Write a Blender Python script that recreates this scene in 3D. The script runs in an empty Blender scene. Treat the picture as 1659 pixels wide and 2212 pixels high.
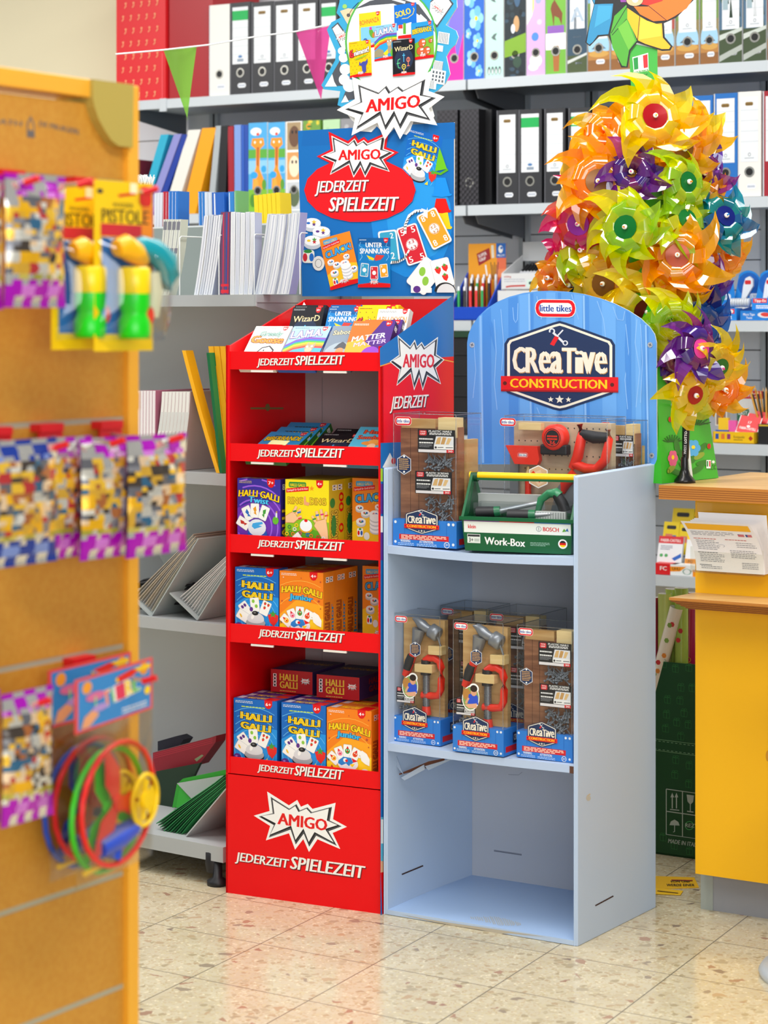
import bpy, math, random
from mathutils import Vector, Matrix
random.seed(7)
SC = bpy.context.scene
COL = SC.collection
# ------------------------------------------------------------------ camera, world, light, exposure
F, CX, HY, H = 4700.0, 829.5, 690.0, 1.4
cam = bpy.data.cameras.new('camera')
cam.sensor_fit = 'VERTICAL'; cam.sensor_height = 24.0; cam.lens = F/2212*24
cam.shift_y = -(1106-HY)/2212
cam.clip_start = .05
cam.dof.use_dof = True; cam.dof.focus_distance = 5.3; cam.dof.aperture_fstop = 3.2
co = bpy.data.objects.new('camera', cam); COL.objects.link(co)
co.location = (0, 0, H); co.rotation_euler = (math.pi/2, 0, 0)
SC.camera = co
SC.view_settings.view_transform = 'Standard'; SC.view_settings.look = 'None'
SC.cycles.transparent_max_bounces = 32
SC.view_settings.gamma = 1.0; SC.view_settings.use_curve_mapping = False
SC.view_settings.exposure = -0.1
w = bpy.data.worlds.new('world'); SC.world = w; w.use_nodes = True
bg = w.node_tree.nodes['Background']; bg.inputs[0].default_value = (.93, .96, 1, 1); bg.inputs[1].default_value = .3
def area(name, loc, rot, sx, sy, p, col=(1, .98, .95)):
    l = bpy.data.lights.new(name, 'AREA'); l.shape = 'RECTANGLE'; l.size = sx; l.size_y = sy; l.energy = p; l.color = col
    o = bpy.data.objects.new(name, l); COL.objects.link(o); o.location = loc; o.rotation_euler = rot
    return o
# fluorescent ceiling rows of the shop, an added wall light and a broad unseen light behind the camera
area('ceiling_and_fill_light', (-.6, 3.6, 3.3), (0, 0, .5), 3.2, .5, 75)
area('ceiling_and_fill_light', (1.4, 4.9, 3.3), (0, 0, .5), 3.2, .5, 62)
area('ceiling_and_fill_light', (-.9, 6.2, 3.3), (0, 0, .5), 3.2, .5, 62)
area('ceiling_and_fill_light', (.6, 1.6, 3.3), (0, 0, .5), 3.2, .5, 75)
area('ceiling_and_fill_light', (-3.3, 6.3, 3.3), (0, 0, .5), 2.4, .5, 120)  # added light to brighten the cream wall, not one of the shop's rows
area('front_light', (1.2, -2.6, 1.7), (math.pi/2, 0, .15), 4.5, 2.4, 190, (.93, .97, 1))
# ------------------------------------------------------------------ helpers
def lin(h):
    h = h.lstrip('#')
    if len(h) == 3: h = ''.join(c*2 for c in h)
    v = [int(h[i:i+2], 16)/255 for i in (0, 2, 4)]
    return tuple(c/12.92 if c <= .04045 else ((c+.055)/1.055)**2.4 for c in v)
_M = {}
def M(h, r=.5, k=0., coat=0., sp=.5):
    key = (h, r, k, coat, sp)
    if key in _M: return _M[key]
    m = bpy.data.materials.new('paint_'+h.strip('#')); m.use_nodes = True
    b = m.node_tree.nodes['Principled BSDF']
    b.inputs['Base Color'].default_value = (*lin(h), 1); b.inputs['Roughness'].default_value = r
    b.inputs['Metallic'].default_value = k; b.inputs['Coat Weight'].default_value = coat
    b.inputs['Specular IOR Level'].default_value = sp
    _M[key] = m; return m
def nm(name):
    m = bpy.data.materials.new(name); m.use_nodes = True
    nt = m.node_tree; return m, nt, nt.nodes['Principled BSDF'], nt.nodes, nt.links
def ramp(N, stops):
    r = N.new('ShaderNodeValToRGB'); e = r.color_ramp.elements
    while len(e) < len(stops): e.new(.5)
    for q, (p, c) in zip(e, stops): q.position = p; q.color = (*lin(c), 1)
    return r
def clear(name, tint='ffffff', gl=.12, rough=.06):
    m, nt, b, N, L = nm(name); N.remove(b)
    t = N.new('ShaderNodeBsdfTransparent'); t.inputs[0].default_value = (*lin(tint), 1)
    g = N.new('ShaderNodeBsdfGlossy'); g.inputs['Roughness'].default_value = rough
    fr = N.new('ShaderNodeLayerWeight'); fr.inputs[0].default_value = .5
    pw = N.new('ShaderNodeMath'); pw.operation = 'POWER'; pw.inputs[1].default_value = 4
    ml = N.new('ShaderNodeMath'); ml.operation = 'MULTIPLY'; ml.inputs[1].default_value = .5
    L.new(fr.outputs['Facing'], pw.inputs[0]); L.new(pw.outputs[0], ml.inputs[0]); fr = ml
    ad = N.new('ShaderNodeMath'); ad.operation = 'ADD'; ad.inputs[1].default_value = gl; ad.use_clamp = True
    mx = N.new('ShaderNodeMixShader'); L.new(fr.outputs[0], ad.inputs[0]); L.new(ad.outputs[0], mx.inputs[0])
    L.new(t.outputs[0], mx.inputs[1]); L.new(g.outputs[0], mx.inputs[2])
    L.new(mx.outputs[0], N['Material Output'].inputs[0]); return m
_FO = {}
def foil(h, tr=.45):
    """translucent coloured plastic foil"""
    if (h, tr) in _FO: return _FO[(h, tr)]
    m, nt, b, N, L = nm('foil_'+h); N.remove(b)
    c = lin(h)
    t = N.new('ShaderNodeBsdfTransparent'); t.inputs[0].default_value = (*[min(1, x**.7*.96+.02) for x in c], 1)
    d = N.new('ShaderNodeBsdfDiffuse'); d.inputs[0].default_value = (*c, 1)
    tl = N.new('ShaderNodeBsdfTranslucent'); tl.inputs[0].default_value = (*c, 1)
    g = N.new('ShaderNodeBsdfGlossy'); g.inputs['Roughness'].default_value = .07
    a = N.new('ShaderNodeMixShader'); a.inputs[0].default_value = .45
    e = N.new('ShaderNodeMixShader'); e.inputs[0].default_value = tr
    f = N.new('ShaderNodeMixShader'); f.inputs[0].default_value = .1
    L.new(d.outputs[0], a.inputs[1]); L.new(tl.outputs[0], a.inputs[2])
    L.new(a.outputs[0], e.inputs[1]); L.new(t.outputs[0], e.inputs[2])
    L.new(e.outputs[0], f.inputs[1]); L.new(g.outputs[0], f.inputs[2])
    L.new(f.outputs[0], N['Material Output'].inputs[0]); _FO[(h, tr)] = m; return m
def wood(name, c0, c1, scale=6, rough=.45, rot=(0, 0, 0), stretch=(1, 1, 8)):
    m, nt, b, N, L = nm(name)
    tc = N.new('ShaderNodeTexCoord'); mp = N.new('ShaderNodeMapping'); mp.inputs['Rotation'].default_value = rot
    mp.inputs['Scale'].default_value = stretch
    no = N.new('ShaderNodeTexNoise'); no.inputs['Scale'].default_value = scale; no.inputs['Detail'].default_value = 6
    no.inputs['Distortion'].default_value = .6
    r = ramp(N, [(.3, c0), (.7, c1)])
    L.new(tc.outputs['Object'], mp.inputs[0]); L.new(mp.outputs[0], no.inputs[0]); L.new(no.outputs[0], r.inputs[0])
    L.new(r.outputs[0], b.inputs[0]); b.inputs['Roughness'].default_value = rough; return m

def fl(px, py):
    d = F*H/(py-HY); return Vector(((px-CX)/F*d, d, 0))
def W(px, py, d): return Vector(((px-CX)/F*d, d, H-(py-HY)/F*d))
EYE = Vector((0, 0, H))
class Pl:
    """a plane in the place: origin, u to its side, v up, n out of its face"""
    def __init__(s, o, u, v=(0, 0, 1)):
        s.o, s.u, s.v = Vector(o), Vector(u).normalized(), Vector(v).normalized(); s.n = s.u.cross(s.v)
    def w(s, a, b, c=0): return s.o+s.u*a+s.v*b+s.n*c
    def ab(s, px, py, c=0):
        r = Vector(((px-CX)/F, 1, -(py-HY)/F)); o = s.o+s.n*c
        q = EYE+r*((o-EYE).dot(s.n)/r.dot(s.n))-s.o
        return q.dot(s.u), q.dot(s.v)
    def px(s, x, y, c=0):
        a, b = s.ab(x, y); return s.w(a, b, c)
    def off(s, a=0, b=0, c=0): return Pl(s.w(a, b, c), s.u, s.v)
    def turn(s, deg):
        q = Matrix.Rotation(math.radians(deg), 3, s.v); return Pl(s.o, q@s.u, s.v)
    def tilt(s, deg):
        q = Matrix.Rotation(math.radians(deg), 3, s.u); return Pl(s.o, s.u, q@s.v)
    def roll(s, deg):
        q = Matrix.Rotation(math.radians(deg), 3, s.n); return Pl(s.o, q@s.u, q@s.v)
LOC = Pl((0, 0, 0), (1, 0, 0))          # local frame: x side, z up, front towards -y
def wm(o):
    m = o.matrix_basis.copy()
    while o.parent: o = o.parent; m = o.matrix_basis@m
    return m
class MB:
    def __init__(s): s.v = []; s.f = []; s.mi = []; s.ms = []; s.sm = []
    def add(s, pts, faces, mat, smooth=False):
        if mat not in s.ms: s.ms.append(mat)
        i = s.ms.index(mat); n = len(s.v); s.v += [Vector(p) for p in pts]
        for f in faces: s.f.append([n+k for k in f]); s.mi.append(i); s.sm.append(smooth)
    def box(s, fr, a0, a1, b0, b1, c0, c1, mat):
        p = [fr.w(a, b, c) for a in (a0, a1) for b in (b0, b1) for c in (c0, c1)]
        s.add(p, [(0, 1, 3, 2), (4, 6, 7, 5), (0, 4, 5, 1), (2, 3, 7, 6), (0, 2, 6, 4), (1, 5, 7, 3)], mat); return s
    def sheet(s, fr, a0, a1, b0, b1, c0, c1, mat):
        p = [fr.w(a0, b0, c0), fr.w(a1, b0, c0 if a0 != a1 else c1), fr.w(a1, b1, c1), fr.w(a0, b1, c1 if a0 != a1 else c0)]
        if a0 == a1: p = [fr.w(a0, b0, c0), fr.w(a0, b0, c1), fr.w(a0, b1, c1), fr.w(a0, b1, c0)]
        s.add(p, [(0, 1, 2, 3)], mat); return s
    def prism(s, fr, pts, c0, c1, mat, side=None):
        n = len(pts); p = [fr.w(a, b, c1) for a, b in pts]; q = [fr.w(a, b, c0) for a, b in pts]
        s.add(p, [range(n)], mat); s.add(q, [range(n-1, -1, -1)], mat)
        s.add(p+q, [(i, (i+1) % n, n+(i+1) % n, n+i) for i in range(n)], side or mat); return s
    def tube(s, pts, r, mat, n=8, caps=True):
        pts = [Vector(p) for p in pts]; rs = r if isinstance(r, (list, tuple)) else [r]*len(pts); P = []; up = None
        for i, p in enumerate(pts):
            t = (pts[min(i+1, len(pts)-1)]-pts[max(i-1, 0)]).normalized()
            if up is None: up = Vector((0, 0, 1)) if abs(t.z) < .9 else Vector((1, 0, 0))
            x = t.cross(up).normalized(); y = x.cross(t)
            P += [p+(x*math.cos(k*2*math.pi/n)+y*math.sin(k*2*math.pi/n))*rs[i] for k in range(n)]
        fs = [(i*n+k, i*n+(k+1) % n, (i+1)*n+(k+1) % n, (i+1)*n+k) for i in range(len(pts)-1) for k in range(n)]
        s.add(P, fs, mat, True)
        if caps: s.add(P[:n], [range(n)], mat); s.add(P[-n:], [range(n)], mat)
        return s
    def lathe(s, fr, prof, mat, n=20):
        """profile (r, h) about fr.v through fr.o"""
        P = [fr.w(r*math.cos(k*2*math.pi/n), h, r*math.sin(k*2*math.pi/n)) for r, h in prof for k in range(n)]
        s.add(P, [(i*n+k, i*n+(k+1) % n, (i+1)*n+(k+1) % n, (i+1)*n+k) for i in range(len(prof)-1) for k in range(n)], mat, True); return s
    def grid(s, fn, nu, nv, mat, smooth=True):
        """fn(i/nu, j/nv) -> point; mat may be a function (i, j)"""
        P = [fn(i/nu, j/nv) for j in range(nv+1) for i in range(nu+1)]
        n = len(s.v); s.v += [Vector(p) for p in P]
        for j in range(nv):
            for i in range(nu):
                m = mat(i, j) if callable(mat) else mat
                if m not in s.ms: s.ms.append(m)
                k = n+j*(nu+1)+i; s.f.append([k, k+1, k+nu+2, k+nu+1]); s.mi.append(s.ms.index(m)); s.sm.append(smooth)
        return s
    def build(s, name, parent=None, local=False, label=None, bev=0, loc=None):
        me = bpy.data.meshes.new(name); inv = None
        if parent is not None and not local: inv = wm(parent).inverted()
        elif loc is not None: inv = Matrix.Translation(loc).inverted()
        me.from_pydata([inv@v for v in s.v] if inv else s.v, [], s.f)
        for m in s.ms: me.materials.append(m)
        me.polygons.foreach_set('material_index', s.mi); me.polygons.foreach_set('use_smooth', s.sm); me.update()
        o = bpy.data.objects.new(name, me); COL.objects.link(o)
        if parent is not None: o.parent = parent
        if loc is not None: o.location = loc
        if label: o['label'] = label
        if bev:
            b = o.modifiers.new('edge', 'BEVEL'); b.width = bev; b.segments = 2; b.limit_method = 'ANGLE'
        return o
def tag(o, label=None, cat=None, group=None, kind=None):
    for k, v in (('label', label), ('category', cat), ('group', group), ('kind', kind)):
        if v: o[k] = v
    return o
def thing(name, label, cat, loc=(0, 0, 0), rz=0, group=None):
    o = bpy.data.objects.new(name, None); o.empty_display_size = .05; COL.objects.link(o)
    o.location = loc; o.rotation_euler = (0, 0, rz); return tag(o, label, cat, group)
def kids(o, ch=None): return [c for c in bpy.data.objects if c.parent == o]
def cp(o, label=None, mats=None, group=None):
    """copy of a thing with copies of its parts and sub-parts"""
    r = o.copy(); COL.objects.link(r)
    if label: r['label'] = label
    if group: r['group'] = group
    def rec(a, b):
        for c in kids(a):
            d = c.copy(); COL.objects.link(d); d.parent = b; rec(c, d)
    rec(o, r); return r
def put(o, fr):
    """set a thing built in the local frame onto a frame of the place"""
    m = Matrix((fr.u, -fr.n, fr.v)).transposed().to_4x4(); m.translation = fr.o
    o.matrix_basis = m; return o
# ------------------------------------------------------------------ flat printed artwork, laid on a surface as thin faces
_T = {}
def TX(t, b=0.):
    if (t, b) not in _T:
        c = bpy.data.curves.new('t', 'FONT'); c.body = t; c.resolution_u = 2; c.offset = b
        o = bpy.data.objects.new('t', c); me = bpy.data.meshes.new_from_object(o)
        v = [(p.co.x, p.co.y/.69) for p in me.vertices]; f = [list(p.vertices) for p in me.polygons]
        bpy.data.objects.remove(o); bpy.data.curves.remove(c); bpy.data.meshes.remove(me)
        x0, x1 = min(p[0] for p in v)+b, max(p[0] for p in v)-b
        _T[(t, b)] = ([((x-x0)/(x1-x0), y) for x, y in v], f, x1-x0)
    return _T[(t, b)]
class D:
    def __init__(s, mb, m, L=None): s.mb, s.m, s.L = mb, m, L or [5]
    def sub(s, O, U, V):
        return D(s.mb, lambda x, y, c: s.m(O[0]+U[0]*x+V[0]*y, O[1]+U[1]*x+V[1]*y, c), s.L)
    def box(s, x0, y0, x1, y1): return s.sub((x0, y0), (x1-x0, 0), (0, y1-y0))
    def c(s): s.L[0] += 1; return s.L[0]*2e-5
    def poly(s, pts, mat):
        c = s.c(); s.mb.add([s.m(x, y, c) for x, y in pts], [range(len(pts))], mat)
    def rect(s, x0, y0, x1, y1, mat): s.poly([(x0, y0), (x1, y0), (x1, y1), (x0, y1)], mat)
    def rr(s, x0, y0, x1, y1, r, mat, ry=None):
        P = []; ry = ry or r
        for cx, cy, a in ((x1-r, y1-ry, 0), (x0+r, y1-ry, 90), (x0+r, y0+ry, 180), (x1-r, y0+ry, 270)):
            P += [(cx+r*math.cos(math.radians(a+q)), cy+ry*math.sin(math.radians(a+q))) for q in (0, 30, 60, 90)]
        s.poly(P, mat)
    def ell(s, cx, cy, rx, ry, mat, rot=0, n=18, a0=0, a1=360):
        q = math.radians(rot); P = []
        for k in range(n+(a1-a0 < 360)):
            t = math.radians(a0+(a1-a0)*k/n); x, y = rx*math.cos(t), ry*math.sin(t)
            P.append((cx+x*math.cos(q)-y*math.sin(q), cy+x*math.sin(q)+y*math.cos(q)))
        s.poly(P, mat)
    def line(s, pts, w, mat):
        A = []; B = []; n = len(pts)
        for i, (x, y) in enumerate(pts):
            x0, y0 = pts[max(i-1, 0)]; x1, y1 = pts[min(i+1, n-1)]; dx, dy = x1-x0, y1-y0; l = math.hypot(dx, dy) or 1
            A.append((x-dy/l*w/2, y+dx/l*w/2)); B.append((x+dy/l*w/2, y-dx/l*w/2))
        c = s.c(); s.mb.add([s.m(x, y, c) for x, y in A+B], [(i, i+1, n+i+1, n+i) for i in range(n-1)], mat)
    def ring(s, cx, cy, rx, ry, w, mat, a0=0, a1=360, n=24):
        s.line([(cx+rx*math.cos(math.radians(a0+(a1-a0)*k/n)), cy+ry*math.sin(math.radians(a0+(a1-a0)*k/n))) for k in range(n+1)], w, mat)
    def star(s, cx, cy, r, mat, k=5, q=.42):
        s.poly([(cx+r*(q if i % 2 else 1)*math.sin(i*math.pi/k), cy-r*(q if i % 2 else 1)*math.cos(i*math.pi/k)) for i in range(2*k)], mat)
    def text(s, t, x0, y0, x1, y1, h, mat, b=.02, sh=0, bend=0, out=None, ob=.05, up=None):
        dx, dy = x1-x0, y1-y0; l = math.hypot(dx, dy) or 1
        ux, uy = up or (dy/l*1, -dx/l*1)
        v, f, we = TX(t)
        k = b*.9 if b > .012 else 0
        for mm, q in (((out, ob),) if out else ())+((mat, 0),):
            r = k+q
            sh_ = ((0, 0),) if r < .004 else ((-k, 0), (k, 0)) if not q else ((-r, 0), (r, 0), (-r*.7-k*.3, q), (r*.7+k*.3, q), (-r*.7-k*.3, -q), (r*.7+k*.3, -q))
            for ex, ey in sh_:
                P = []; c = s.c()
                for x, y in v:
                    e = bend*4*x*(1-x); y = y+ey/.69; X = x+ex/we+sh*y*h/l
                    P.append(s.m(x0+dx*X+ux*(y*h+e), y0+dy*X+uy*(y*h+e), c))
                s.mb.add(P, f, mm)
    def fine(s, x0, y0, x1, n, lh, h, mat, seed=1):
        """lines of print too small to read"""
        r = random.Random(seed); c = s.c(); P = []; fs = []
        for k in range(n):
            x = x0; e = x1-(x1-x0)*r.random()*.25
            while x < e:
                w = (x1-x0)*(.06+.1*r.random()); q = min(x+w, e); y = y0+k*lh
                i = len(P); P += [s.m(x, y, c), s.m(q, y, c), s.m(q, y+h, c), s.m(x, y+h, c)]; fs.append((i, i+1, i+2, i+3))
                x = q+(x1-x0)*.025
        s.mb.add(P, fs, mat)
def grow(p, r):
    n = len(p); A = sum(p[i][0]*p[(i+1) % n][1]-p[(i+1) % n][0]*p[i][1] for i in range(n)); sg = 1 if A > 0 else -1; o = []
    for i in range(n):
        (ax, ay), (bx, by), (cx, cy) = p[i-1], p[i], p[(i+1) % n]
        d1 = Vector((bx-ax, by-ay)).normalized(); d2 = Vector((cx-bx, cy-by)).normalized()
        n1 = Vector((d1.y, -d1.x))*sg; n2 = Vector((d2.y, -d2.x))*sg; q = n1+n2; k = q.dot(n1)
        q = q/max(k, .45); o.append((bx+q.x*r, by+q.y*r))
    return o
WH, BK, RD = M('f4f4f0'), M('15161a'), M('e00a10', .35)
GRY, DK, YL = M('9a9ca0'), M('2a2b30'), M('ffd400')
BU = [(300, 440), (415, 392), (398, 253), (552, 328), (610, 278), (638, 328), (700, 290), (737, 325), (902, 250), (884, 372), (982, 405), (874, 466), (942, 580), (772, 522), (715, 628), (670, 522), (604, 628), (562, 506), (383, 607), (424, 492)]
def burst(d, O, U, V, halo=None, hw=24):
    s = d.sub(O, (U[0]/680, U[1]/680), (V[0]/380, V[1]/380)).sub((-300, -245), (1, 0), (0, 1))
    if halo: s.poly(grow(BU, hw), halo)
    s.poly(grow(BU, 9), WH); s.poly(BU, BK); s.line([(x-1, y-2) for x, y in grow(BU, -6)], 2.5, GRY)
    s.poly([(x-5, y-8) for x, y in grow(BU, -17)], WH)
    s.text('AMIGO', 458, 476, 858, 466, 98, RD, .035, .06, out=M('ff8d86'), ob=.012)
SLW, SLS = M('f2f0e8'), M('6d0a12')
def slogan(d, j0, j1, jh, s0=None, s1=None, shh=0):
    for t, p, q, h in (('JEDERZEIT', j0, j1, jh),)+((('SPIELEZEIT', s0, s1, shh),) if s0 else ()):
        d.text(t, p[0]+h*.05, p[1]+h*.09, q[0]+h*.05, q[1]+h*.09, h, SLS, .05, .16, up=(0, -1))
        d.text(t, *p, *q, h, SLW, .035, .16, up=(0, -1))
# ------------------------------------------------------------------ floor and wall
def floor_material():
    m, nt, b, N, L = nm('terrazzo_tiles')
    g = N.new('ShaderNodeNewGeometry')
    base = N.new('ShaderNodeTexNoise'); base.inputs['Scale'].default_value = 9; base.inputs['Detail'].default_value = 5
    r0 = ramp(N, [(.3, 'bcb094'), (.7, 'c9bfa3')]); L.new(g.outputs['Position'], base.inputs[0]); L.new(base.outputs[0], r0.inputs[0])
    col = r0.outputs[0]
    def chips(scale, lo, hi, stops, prev, seed, amount):
        mp = N.new('ShaderNodeMapping'); mp.inputs['Location'].default_value = (seed, seed*2, seed); mp.inputs['Scale'].default_value = (1, 1, 0)
        mp.inputs['Rotation'].default_value = (0, 0, seed)
        L.new(g.outputs['Position'], mp.inputs[0])
        wn = N.new('ShaderNodeTexNoise'); wn.inputs['Scale'].default_value = scale*1.3; L.new(mp.outputs[0], wn.inputs[0])
        av = N.new('ShaderNodeMixRGB'); av.blend_type = 'ADD'; av.inputs[0].default_value = .6/scale; L.new(mp.outputs[0], av.inputs[1]); L.new(wn.outputs['Color'], av.inputs[2])
        v = N.new('ShaderNodeTexVoronoi'); v.inputs['Scale'].default_value = scale; L.new(av.outputs[0], v.inputs[0])
        v2 = N.new('ShaderNodeTexVoronoi'); v2.feature = 'DISTANCE_TO_EDGE'; v2.inputs['Scale'].default_value = scale; L.new(av.outputs[0], v2.inputs[0])
        sp = N.new('ShaderNodeSeparateColor'); L.new(v.outputs['Color'], sp.inputs[0])
        rc = ramp(N, stops); rc.color_ramp.interpolation = 'CONSTANT'; L.new(sp.outputs[0], rc.inputs[0])
        on = N.new('ShaderNodeMath'); on.operation = 'LESS_THAN'; on.inputs[1].default_value = amount; L.new(sp.outputs[1], on.inputs[0])
        ed = N.new('ShaderNodeMapRange'); ed.inputs[1].default_value = lo; ed.inputs[2].default_value = hi; L.new(v2.outputs[0], ed.inputs[0])
        mu = N.new('ShaderNodeMath'); mu.operation = 'MULTIPLY'; L.new(on.outputs[0], mu.inputs[0]); L.new(ed.outputs[0], mu.inputs[1])
        mx = N.new('ShaderNodeMixRGB'); L.new(mu.outputs[0], mx.inputs[0]); L.new(prev, mx.inputs[1]); L.new(rc.outputs[0], mx.inputs[2])
        return mx.outputs[0]
    col = chips(150, .05, .2, [(0, 'c4b68e'), (.3, 'bca987'), (.6, 'dacfae'), (.8, 'b5a47c')], col, .3, .5)
    col = chips(62, .06, .16, [(0, 'bbae8e'), (.3, 'b09c7a'), (.45, 'c2b696'), (.7, 'a69878'), (.85, 'b3a788')], col, 1.1, .36)
    col = chips(34, .16, .22, [(0, '9c7c66'), (.2, 'b39a78'), (.4, '948672'), (.55, 'a3826a'), (.75, 'a89c80'), (.9, '857668')], col, 2.3, .1)
    # joints between the tiles, laid out along the shop
    c0, d1, d2 = TILE
    sx = N.new('ShaderNodeVectorMath'); sx.operation = 'SUBTRACT'; sx.inputs[1].default_value = c0; L.new(g.outputs['Position'], sx.inputs[0])
    ms = []
    for d, t in ((d1, TS[0]), (d2, TS[1])):
        dt = N.new('ShaderNodeVectorMath'); dt.operation = 'DOT_PRODUCT'; dt.inputs[1].default_value = d/t; L.new(sx.outputs[0], dt.inputs[0])
        ad = N.new('ShaderNodeMath'); ad.operation = 'ADD'; ad.inputs[1].default_value = 100.5; L.new(dt.outputs['Value'], ad.inputs[0])
        fr = N.new('ShaderNodeMath'); fr.operation = 'FRACT'; L.new(ad.outputs[0], fr.inputs[0])
        su = N.new('ShaderNodeMath'); su.operation = 'SUBTRACT'; su.inputs[1].default_value = .5; L.new(fr.outputs[0], su.inputs[0])
        ab = N.new('ShaderNodeMath'); ab.operation = 'ABSOLUTE'; L.new(su.outputs[0], ab.inputs[0])
        lt = N.new('ShaderNodeMath'); lt.operation = 'LESS_THAN'; lt.inputs[1].default_value = .0014/t; L.new(ab.outputs[0], lt.inputs[0]); ms.append(lt)
    mo = N.new('ShaderNodeMath'); mo.operation = 'MAXIMUM'; L.new(ms[0].outputs[0], mo.inputs[0]); L.new(ms[1].outputs[0], mo.inputs[1])
    mx = N.new('ShaderNodeMixRGB'); L.new(mo.outputs[0], mx.inputs[0]); L.new(col, mx.inputs[1]); mx.inputs[2].default_value = (*lin('6e6656'), 1)
    L.new(mx.outputs[0], b.inputs[0]); b.inputs['Roughness'].default_value = .16; b.inputs['Specular IOR Level'].default_value = .5
    return m
# tile joints read off the floor: one crossing and its two directions
_p = fl(1065, 2133); _q = fl(942, 2212); _r = fl(1358, 2188)
_d1 = (_q-_p).normalized(); _d2 = (_r-_p).normalized()
_n1 = Vector((_d1.y, -_d1.x, 0)); _n2 = Vector((_d2.y, -_d2.x, 0))
TILE = (_p, _n1, _n2)
TS = (abs((fl(820, 2076)-_p).dot(_n1)), abs((fl(940, 2016)-_p).dot(_n2)))
mb = MB(); mb.add([(-4, -1, 0), (5, -1, 0), (5, 11, 0), (-4, 11, 0)], [(0, 1, 2, 3)], floor_material())
tag(mb.build('floor'), kind='structure')
S = Pl((.409, 7.25, 0), (math.cos(math.radians(31)), -math.sin(math.radians(31)), 0))   # fronts of the wall shelves
mb = MB(); mb.box(S, -5, 4, 0, 3.4, -.6, -.46, M('fbf0cc', .8)); tag(mb.build('wall_back'), kind='structure')
mb = MB(); mb.box(S, -5, 4, 0, .08, -.46, -.44, M('8d8d8d', .6)); tag(mb.build('baseboard_back'), kind='structure')

# ------------------------------------------------------------------ red floor display
A, B = fl(488, 1928), fl(826, 1975)
R = Pl(A, B-A); RW = (B-A).length; RD_ = .396
RS = Pl(B, -R.n); RB = R.off(c=-RD_)
red, redi, brd = M('e8020c', .42, sp=.3), M('d00712', .5), M('bfb9bb', .8)
blue, gold, dkb = M('0a6cb8', .4), M('e8b03a', .4), M('0a5aa6', .4)
disp = thing('floor_display', 'red cardboard floor display with white slogans and five shelves of games', 'display stand', R.o, 0)
# side panels with the slanted top
prof = [(0, 0), (RD_, 0), (RD_, 1.452), (.02, 1.337), (0, 1.337)]
mb = MB(); mb.prism(RS.off(c=-.005), prof, 0, .005, red)
d = D(mb, RS.px)
d.poly([(820.5, 752), (980, 637), (980, 770), (950, 772), (900, 762), (821, 790)], blue)
d.line([(821, 791), (850, 782), (890, 772), (930, 771), (980, 782)], 2, gold)
d.poly([(822, 957), (980, 950), (980, 1985), (822, 1985)], blue)
d.poly([(822, 1885), (980, 1850), (980, 1985), (826, 1985)], red)
d.poly([(822, 1850), (980, 1820), (980, 1850), (822, 1885)], M('e9b28a'))
d.poly([(826, 1010), (842, 978), (858, 1010)], WH); d.ell(850, 996, 5, 7, RD)
d.rect(822, 1012, 827, 1040, M('a5d02a')); d.rect(822, 1045, 827, 1110, M('5a2a90')); d.rect(822, 1115, 827, 1150, WH); d.rect(822, 1150, 827, 1210, M('5a2a90'))
d.rect(822, 1765, 828, 1860, M('59b7d6')); d.rect(823, 1770, 828, 1822, WH)
burst(d, (844, 725), (113, 6), (0, 110), None)
slogan(d, (843, 884), (921, 879), 27)
mb.build('side_panel', disp, label='side panel with blue and red print')
mb = MB(); mb.prism(RS.off(c=-RW), prof, 0, .005, red)
lf = RS.off(c=-RW+.005); a0, b0 = lf.ab(540, 882); dl = D(mb, lf.px)
dl.rect(541, 880, 612, 884, M('7d6a35')); dl.ell(578, 880, 5, 8, M('7d6a35'))
mb.build('side_panel', disp)
mb = MB(); mb.box(RB, .005, RW-.005, 0, 1.34, 0, .005, brd); mb.box(RB, .005, RW-.005, 1.34, 1.452, 0, .005, redi)
D(mb, RB.off(c=.006).px).line([(696, 815), (696, 1480)], .8, M('8f898d'))
mb.build('back_panel', disp, label='grey inside of the back')
# front strips and base front
mb = MB(); mb.box(R, 0, RW, 0, .29, -.005, 0, red)
d = D(mb, R.px)
burst(d, (559, 1715), (178.6, 30), (0, 95), WH, 24)
slogan(d, (509, 1859), (621.6, 1875), 19, (627, 1876), (784.5, 1897.5), 27)
mb.build('base_front', disp)
mb = MB(); mb.box(R, 0, .0105, .293, 1.337, -.005, 0, red); mb.build('corner_strip', disp)
mb = MB(); mb.box(R, RW-.0105, RW, .293, 1.337, -.005, 0, red); mb.build('corner_strip', disp)
TR = [(1.278, 1.322), (1.055, 1.098), (.832, .876), (.613, .658), (.2925, .333)]
SL = [((555.6, 789.5), (633.6, 788.5), 15, (637, 788.7), (741, 787), 20), ((556, 986), (634.5, 987), 15, (637, 987.5), (740, 989), 20),
      ((557, 1180), (634, 1184), 14, (637, 1185.5), (740, 1190), 19), ((559, 1374), (635, 1380), 15, (638, 1382), (741, 1388.5), 20),
      ((557, 1664.5), (633, 1673), 14, (636, 1674.5), (739, 1684.5), 21)]
for (z0, z1), sl in zip(TR, SL):
    mb = MB(); mb.box(R, .0065, RW-.0065, z0+.002, z0+.006, -RD_+.006, -.006, brd)
    mb.build('shelf_board', disp)
    mb = MB(); fr = R.off(c=-.002); mb.box(fr, .0068, RW-.0068, z0, z1, -.004, 0, red)
    d = D(mb, fr.px); slogan(d, *sl)
    if z0 > .5:
        for a in (.07, .27): mb.box(fr, a, a+.062, z0-.006, z0-.001, -.004, .001, M('e8e2d8'))
    mb.build('tray_front', disp)
# inner white wedge behind the top row
mb = MB(); mb.add([R.w(.012, 1.40, -.33), R.w(.06, 1.40, -.34), R.w(.018, 1.445, -.36)], [(0, 1, 2)], WH); mb.build('corner_flap', disp)
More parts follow.
